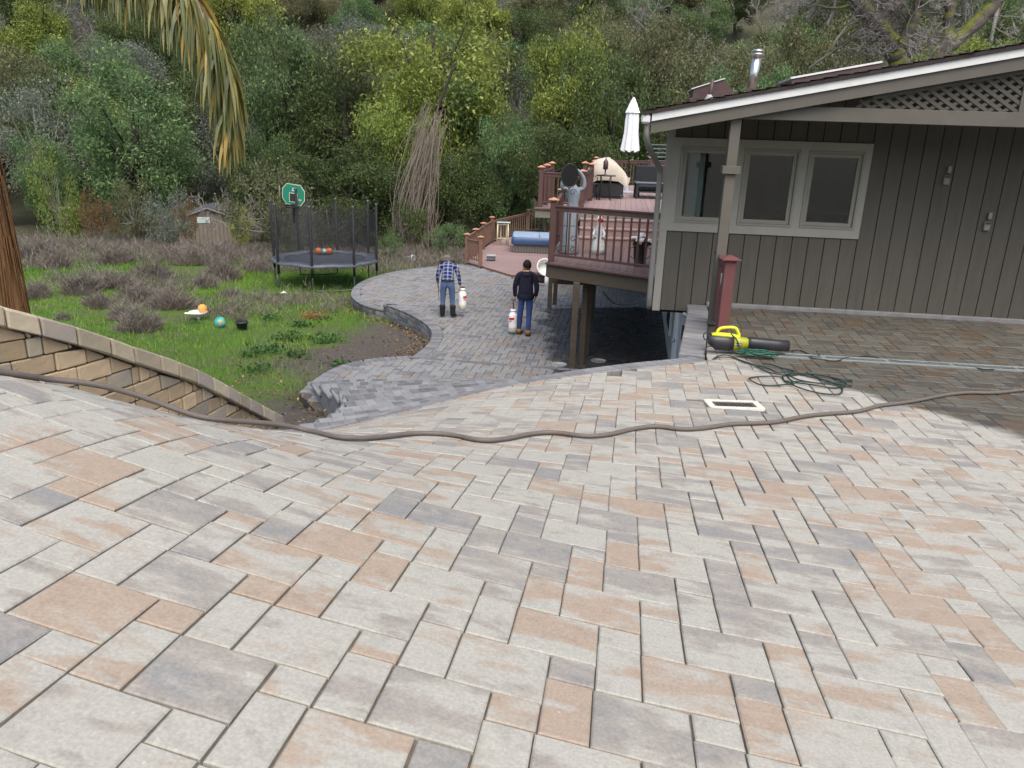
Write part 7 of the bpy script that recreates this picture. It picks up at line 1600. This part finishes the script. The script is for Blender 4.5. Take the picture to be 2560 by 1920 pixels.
# broad-leaved weeds near the soil
MAT['weedg'] = leaf_mat('broad_weed', (.035, .085, .02), (.055, .12, .03), (.10, .17, .05), .3, .3, 2)
wm = [np_mesh('leaves', *leaf_quads(nrg.normal(size=(150, 3))*np.array([.14, .12, .03])+np.array([0, 0, .05]), .075, 0, .5)[:2], MAT['weedg'], False, {'rnd': nrg.random(600)}) for _ in range(2)]
for (px, py) in ((620, 735), (575, 760), (560, 800), (655, 705), (590, 690), (700, 690), (640, 770), (740, 790), (700, 740), (600, 640), (420, 700), (540, 770)):
    P = PX(px*K, py*K, 18); g = -4.5
    for _ in range(6): P = PX(px*K, py*K, P.y*(g/P.z)); g = float(ZG(P.x, P.y))
    o = empty('weed_plant', 'low dark green broad-leaved weed near the bare soil', 'weed', (P.x, P.y, g-.01), rng.uniform(0, 6), 'green weeds on the lawn edge'); s_ = rng.uniform(.7, 1.4); o.scale = (s_, s_, s_); link('leaves', wm[rng.randrange(2)], o)
ML = np.array(MAIN_S+CIRC_S[:20]); MNn = norm2(ML)
def litter(i):
    k = rng.randrange(len(ML)); o = abs(rng.gauss(0, .22))+.05; return ML[k]+MNn[k]*o+np.array([rng.gauss(0, .15), rng.gauss(0, .15)])
LP = np.array([litter(i) for i in range(1500)]); LP2 = np.stack([nrg.uniform(-5.2, -2.0, 1500), nrg.uniform(6.3, 17, 1500)], -1); LP = np.vstack([LP, LP2]); LP = np.array([p for p in LP if not under_paving(p[0], p[1])])
P3 = np.column_stack([LP, ZG(LP[:, 0], LP[:, 1])+.012]); V, Q, rn = leaf_quads(P3, .06, 0, .6, 3.0); V[:, 2] = np.maximum(V[:, 2], np.repeat(P3[:, 2], 4)-.01)
tag(link('leaf_litter', np_mesh('leaf_litter', V, Q, MAT['litter'], False, {'rnd': rn})), 'brown fallen leaves along the low wall and soil', kind='stuff')
MAT['straw'] = mat('dead_grass', (.26, .15, .06), (.2, .11, .045), 20, .95, .1)
P3 = nrg.normal(size=(500, 3))*np.array([.16, .14, .05])+np.array([0, 0, .06]); V, Q, rn = leaf_quads(P3, .12, 0, .12); g = float(ZG(-5.2, 19.6)); tag(link('straw_clump', np_mesh('straw_clump', V, Q, MAT['straw']), None, (-5.25, 19.6, g)), 'orange-brown clump of dead grass on the lawn', 'dead grass')

# ------------------------------------------------------------------ palm at the left edge
def palm_leaf_mat(field=False):
    m, n, b, L = _nodes('palm_leaflet'); oi = n.nodes.new('ShaderNodeNewGeometry' if field else 'ShaderNodeObjectInfo'); RO_ = oi.outputs['Random Per Island' if field else 'Random']; tc = n.nodes.new('ShaderNodeTexCoord'); nz = _noise(n, tc.outputs['Object'], 3.5, 3)
    c = _ramp(n, _math(n, 'ADD', _math(n, 'MULTIPLY', RO_, .6), _math(n, 'MULTIPLY', nz, .5)), [(.2, (.06, .08, .028)), (.5, (.12, .13, .042)), (.72, (.20, .19, .06)), (.84, (.30, .21, .05)), (.97, (.42, .25, .06))])
    L(c, b.inputs['Base Color']); b.inputs['Roughness'].default_value = .42; b.inputs['Specular IOR Level'].default_value = .5; return m
MAT['palm'] = palm_leaf_mat(); MAT['palm2'] = palm_leaf_mat(True); MAT['boot'] = MAT['boot']; MAT['pboot'] = mat('orange_palm_sheath', (.62, .36, .13), (.5, .27, .09), 5, .7, .3, stretch=(6, 6, .6)); MAT['fibre'] = mat('palm_fibre', (.18, .095, .042), (.10, .055, .028), 8, .9, .15, stretch=(14, 14, 1))
pm = empty('palm_tree', 'shaggy brown palm trunk at the left edge with a drooping frond', 'palm tree', (-5.98, 9.0, -4.0)); PL = Vector(pm.location)
MB().tube([Vector((-5.96, 9, -4.4))-PL, Vector((-5.97, 9, -2.5))-PL, Vector((-6.02, 9, -.9))-PL, Vector((-6.10, 9, .3))-PL, Vector((-6.12, 9, 1.8))-PL, Vector((-6.1, 9, 2.6))-PL], [.12, .11, .095, .085, .08, .075], 14).build('trunk', MAT['fibre'], pm)
sb_ = MB(); sb_.lathe([(.03, -.25), (.10, .0), (.125, .4), (.11, .8), (.09, 1.3), (.07, 2.0)], (0, 0, 0), 14); sb_.build('crown_sheath', MAT['pboot'], pm, Vector((-6.10, 8.95, .40))-PL)
for i in range(150):
    an = rng.uniform(-2.6, .8); z0 = rng.uniform(-3.2, .3); r = .10+.02*rng.random(); ln = rng.uniform(.4, 1.1); xx = -5.97-.05*max(0, (z0+2)/2); x0, y0 = xx+r*math.cos(an), 9+r*math.sin(an); k = rng.uniform(1.0, 1.45) if z0 > -2 else 1.1
    pts = [Vector((x0, y0, z0))-PL, Vector((xx+(x0-xx)*(1+k)/2*1.05, 9+(y0-9)*(1+k)/2, z0-ln*.5))-PL, Vector((xx+(x0-xx)*k, 9+(y0-9)*k, z0-ln))-PL]; MB().tube(pts, [.012, .009, .003], 3, cap=False).build('hanging_fibre', MAT['fibre'], pm)
RC = soft([(-6.1, 9.0, 1.9), (-5.4, 8.95, 1.98), (-4.4, 8.9, 1.85), (-3.62, 8.85, 1.55), (-3.22, 8.8, 1.0), (-3.08, 8.8, .45), (-3.14, 8.8, -.02)], 3)
MB().tube([p-PL for p in RC], [.030-.024*i/len(RC) for i in range(len(RC))], 6).build('rachis', MAT['fibre'], pm)
acc = [0.]
for a_, b_ in zip(RC[:-1], RC[1:]): acc.append(acc[-1]+(b_-a_).length)
extra = MB()
for i in range(1150):
    t = acc[-1]*(.12+.88*((i*.6180339) % 1)); k = max(0, min(len(RC)-2, int(np.searchsorted(acc, t))-1)); p = RC[k].lerp(RC[k+1], (t-acc[k])/(acc[k+1]-acc[k]+1e-9)); tg = (RC[k+1]-RC[k]).normalized()
    sgy = 1 if i % 2 else -1; ln = rng.uniform(.5, .85)*(1-.35*max(0, t/acc[-1]-.75)/.25); out = (Vector((rng.uniform(-.95, .2), sgy*rng.uniform(.1, .6), rng.uniform(-.2, .25)))+tg*rng.uniform(.3, .7)).normalized()
    pts = []; v = out*1.0; q = p.copy(); n6 = 7
    for s_ in range(n6): pts.append(q.copy()); v = (v+Vector((0, 0, -1))*.38*(1+.15*s_)).normalized(); q = q+v*ln/(n6-1)
    w0_ = rng.uniform(.012, .020); sd2 = v.cross(Vector((rng.uniform(-1, 1), rng.uniform(-1, 1), .1))).normalized(); mb = MB()
    for s_, q in enumerate(pts): ww = w0_*(.5+1.0*min(1, s_/2))*(1-(s_/(n6-1))**2*.95); mb.v += [tuple(q-sd2*ww-PL), tuple(q+sd2*ww-PL+Vector((0, 0, .0)))]
    mb.f = [(2*s_, 2*s_+1, 2*s_+3, 2*s_+2) for s_ in range(n6-1)]; mb.m = [0]*len(mb.f); mb.sm = [True]*len(mb.f)
    if i < 298: mb.build('leaflet', MAT['palm'], pm)
    else: extra.add(mb.v, mb.f, 0, True)
tag(extra.build('leaflet_mass', MAT['palm2'], pm), kind='stuff')

# mossy oak behind the roof
def moss_mat():
    m, n, b, L = _nodes('mossy_bark'); g = n.nodes.new('ShaderNodeNewGeometry'); sp = n.nodes.new('ShaderNodeSeparateXYZ'); L(g.outputs['Normal'], sp.inputs[0]); nz = _noise(n, g.outputs['Position'], 3.5, 6, .75)
    f = _math(n, 'ADD', _math(n, 'MULTIPLY', sp.outputs[2], .45), nz); bk_ = _mix(n, (.07, .06, .05), (.12, .105, .09), _noise(n, g.outputs['Position'], 9, 5)); L(_mix(n, bk_, _mix(n, (.085, .10, .012), (.155, .17, .02), _noise(n, g.outputs['Position'], 12, 4)), _ramp(n, f, [(.50, 0.), (.66, 1.)])), b.inputs['Base Color']); b.inputs['Roughness'].default_value = .95; _bump(n, _noise(n, g.outputs['Position'], 16, 6), b, .8, .04); return m
MAT['moss'] = moss_mat(); OY = 22.0
ok_ = empty('mossy_oak', 'moss-covered oak with thick forking limbs behind the roof', 'tree', (11.4, OY, -1.0)); OL = Vector(ok_.location)
def limb(pts, r0, r1, nm='limb'):
    P = soft([PX(x*K, y*K, OY)-OL for x, y in pts], 3); P = [q+Vector((rng.gauss(0, 1), rng.gauss(0, 1), rng.gauss(0, 1)))*r0*.06 for q in P]; MB().tube(P, [(r0+(r1-r0)*i/(len(P)-1))*rng.uniform(.88, 1.14) for i in range(len(P))], 10).build(nm, MAT['moss'], ok_)
    for q in (P[len(P)//2], P[-3]):
        t_ = link('twigs', BSH[rng.randrange(2)][0], ok_, q); t_.rotation_euler = (rng.uniform(-1.2, 1.2), rng.uniform(-1.2, 1.2), rng.uniform(0, 6)); t_.scale = (.8, .8, .8)
limb([(1945, 420), (1945, 200), (1940, 130), (1930, 95), (1890, 50), (1850, 5), (1820, -40)], .27, .17, 'trunk'); limb([(1940, 110), (1965, 60), (1985, 10), (2000, -40)], .17, .12); limb([(2000, 300), (2015, 150), (2045, 100), (2100, 60), (2150, 5), (2190, -40)], .24, .13); limb([(2040, 105), (2050, 60), (2052, 10), (2055, -30)], .15, .12); limb([(1880, 42), (1840, 60), (1800, 90), (1780, 130)], .04, .015, 'branch'); limb([(1975, 40), (2010, 70), (1990, 90)], .03, .01, 'branch'); limb([(1850, 10), (1800, 20), (1760, 10)], .04, .015, 'branch')
up_ = empty('utility_pole', 'brown utility pole with wires at the upper right', 'utility pole', PX(2118*K, 200*K, 60)); ul_ = Vector(up_.location)
MB().tube([(0, 0, -6), (0, 0, 9)], [.16, .12], 8).build('pole', MAT['bark2'], up_)
for (x0, y0, x1, y1) in ((2118, 75, 2300, 62), (2118, 85, 2300, 74)):
    a, b_ = PX(x0*K, y0*K, 75)-ul_, PX(x1*K, y1*K, 60)-ul_; MB().tube([a, (a+b_)/2-Vector((0, 0, .5)), b_], .008, 4, cap=False).build('wire', MAT['bark2'], up_)
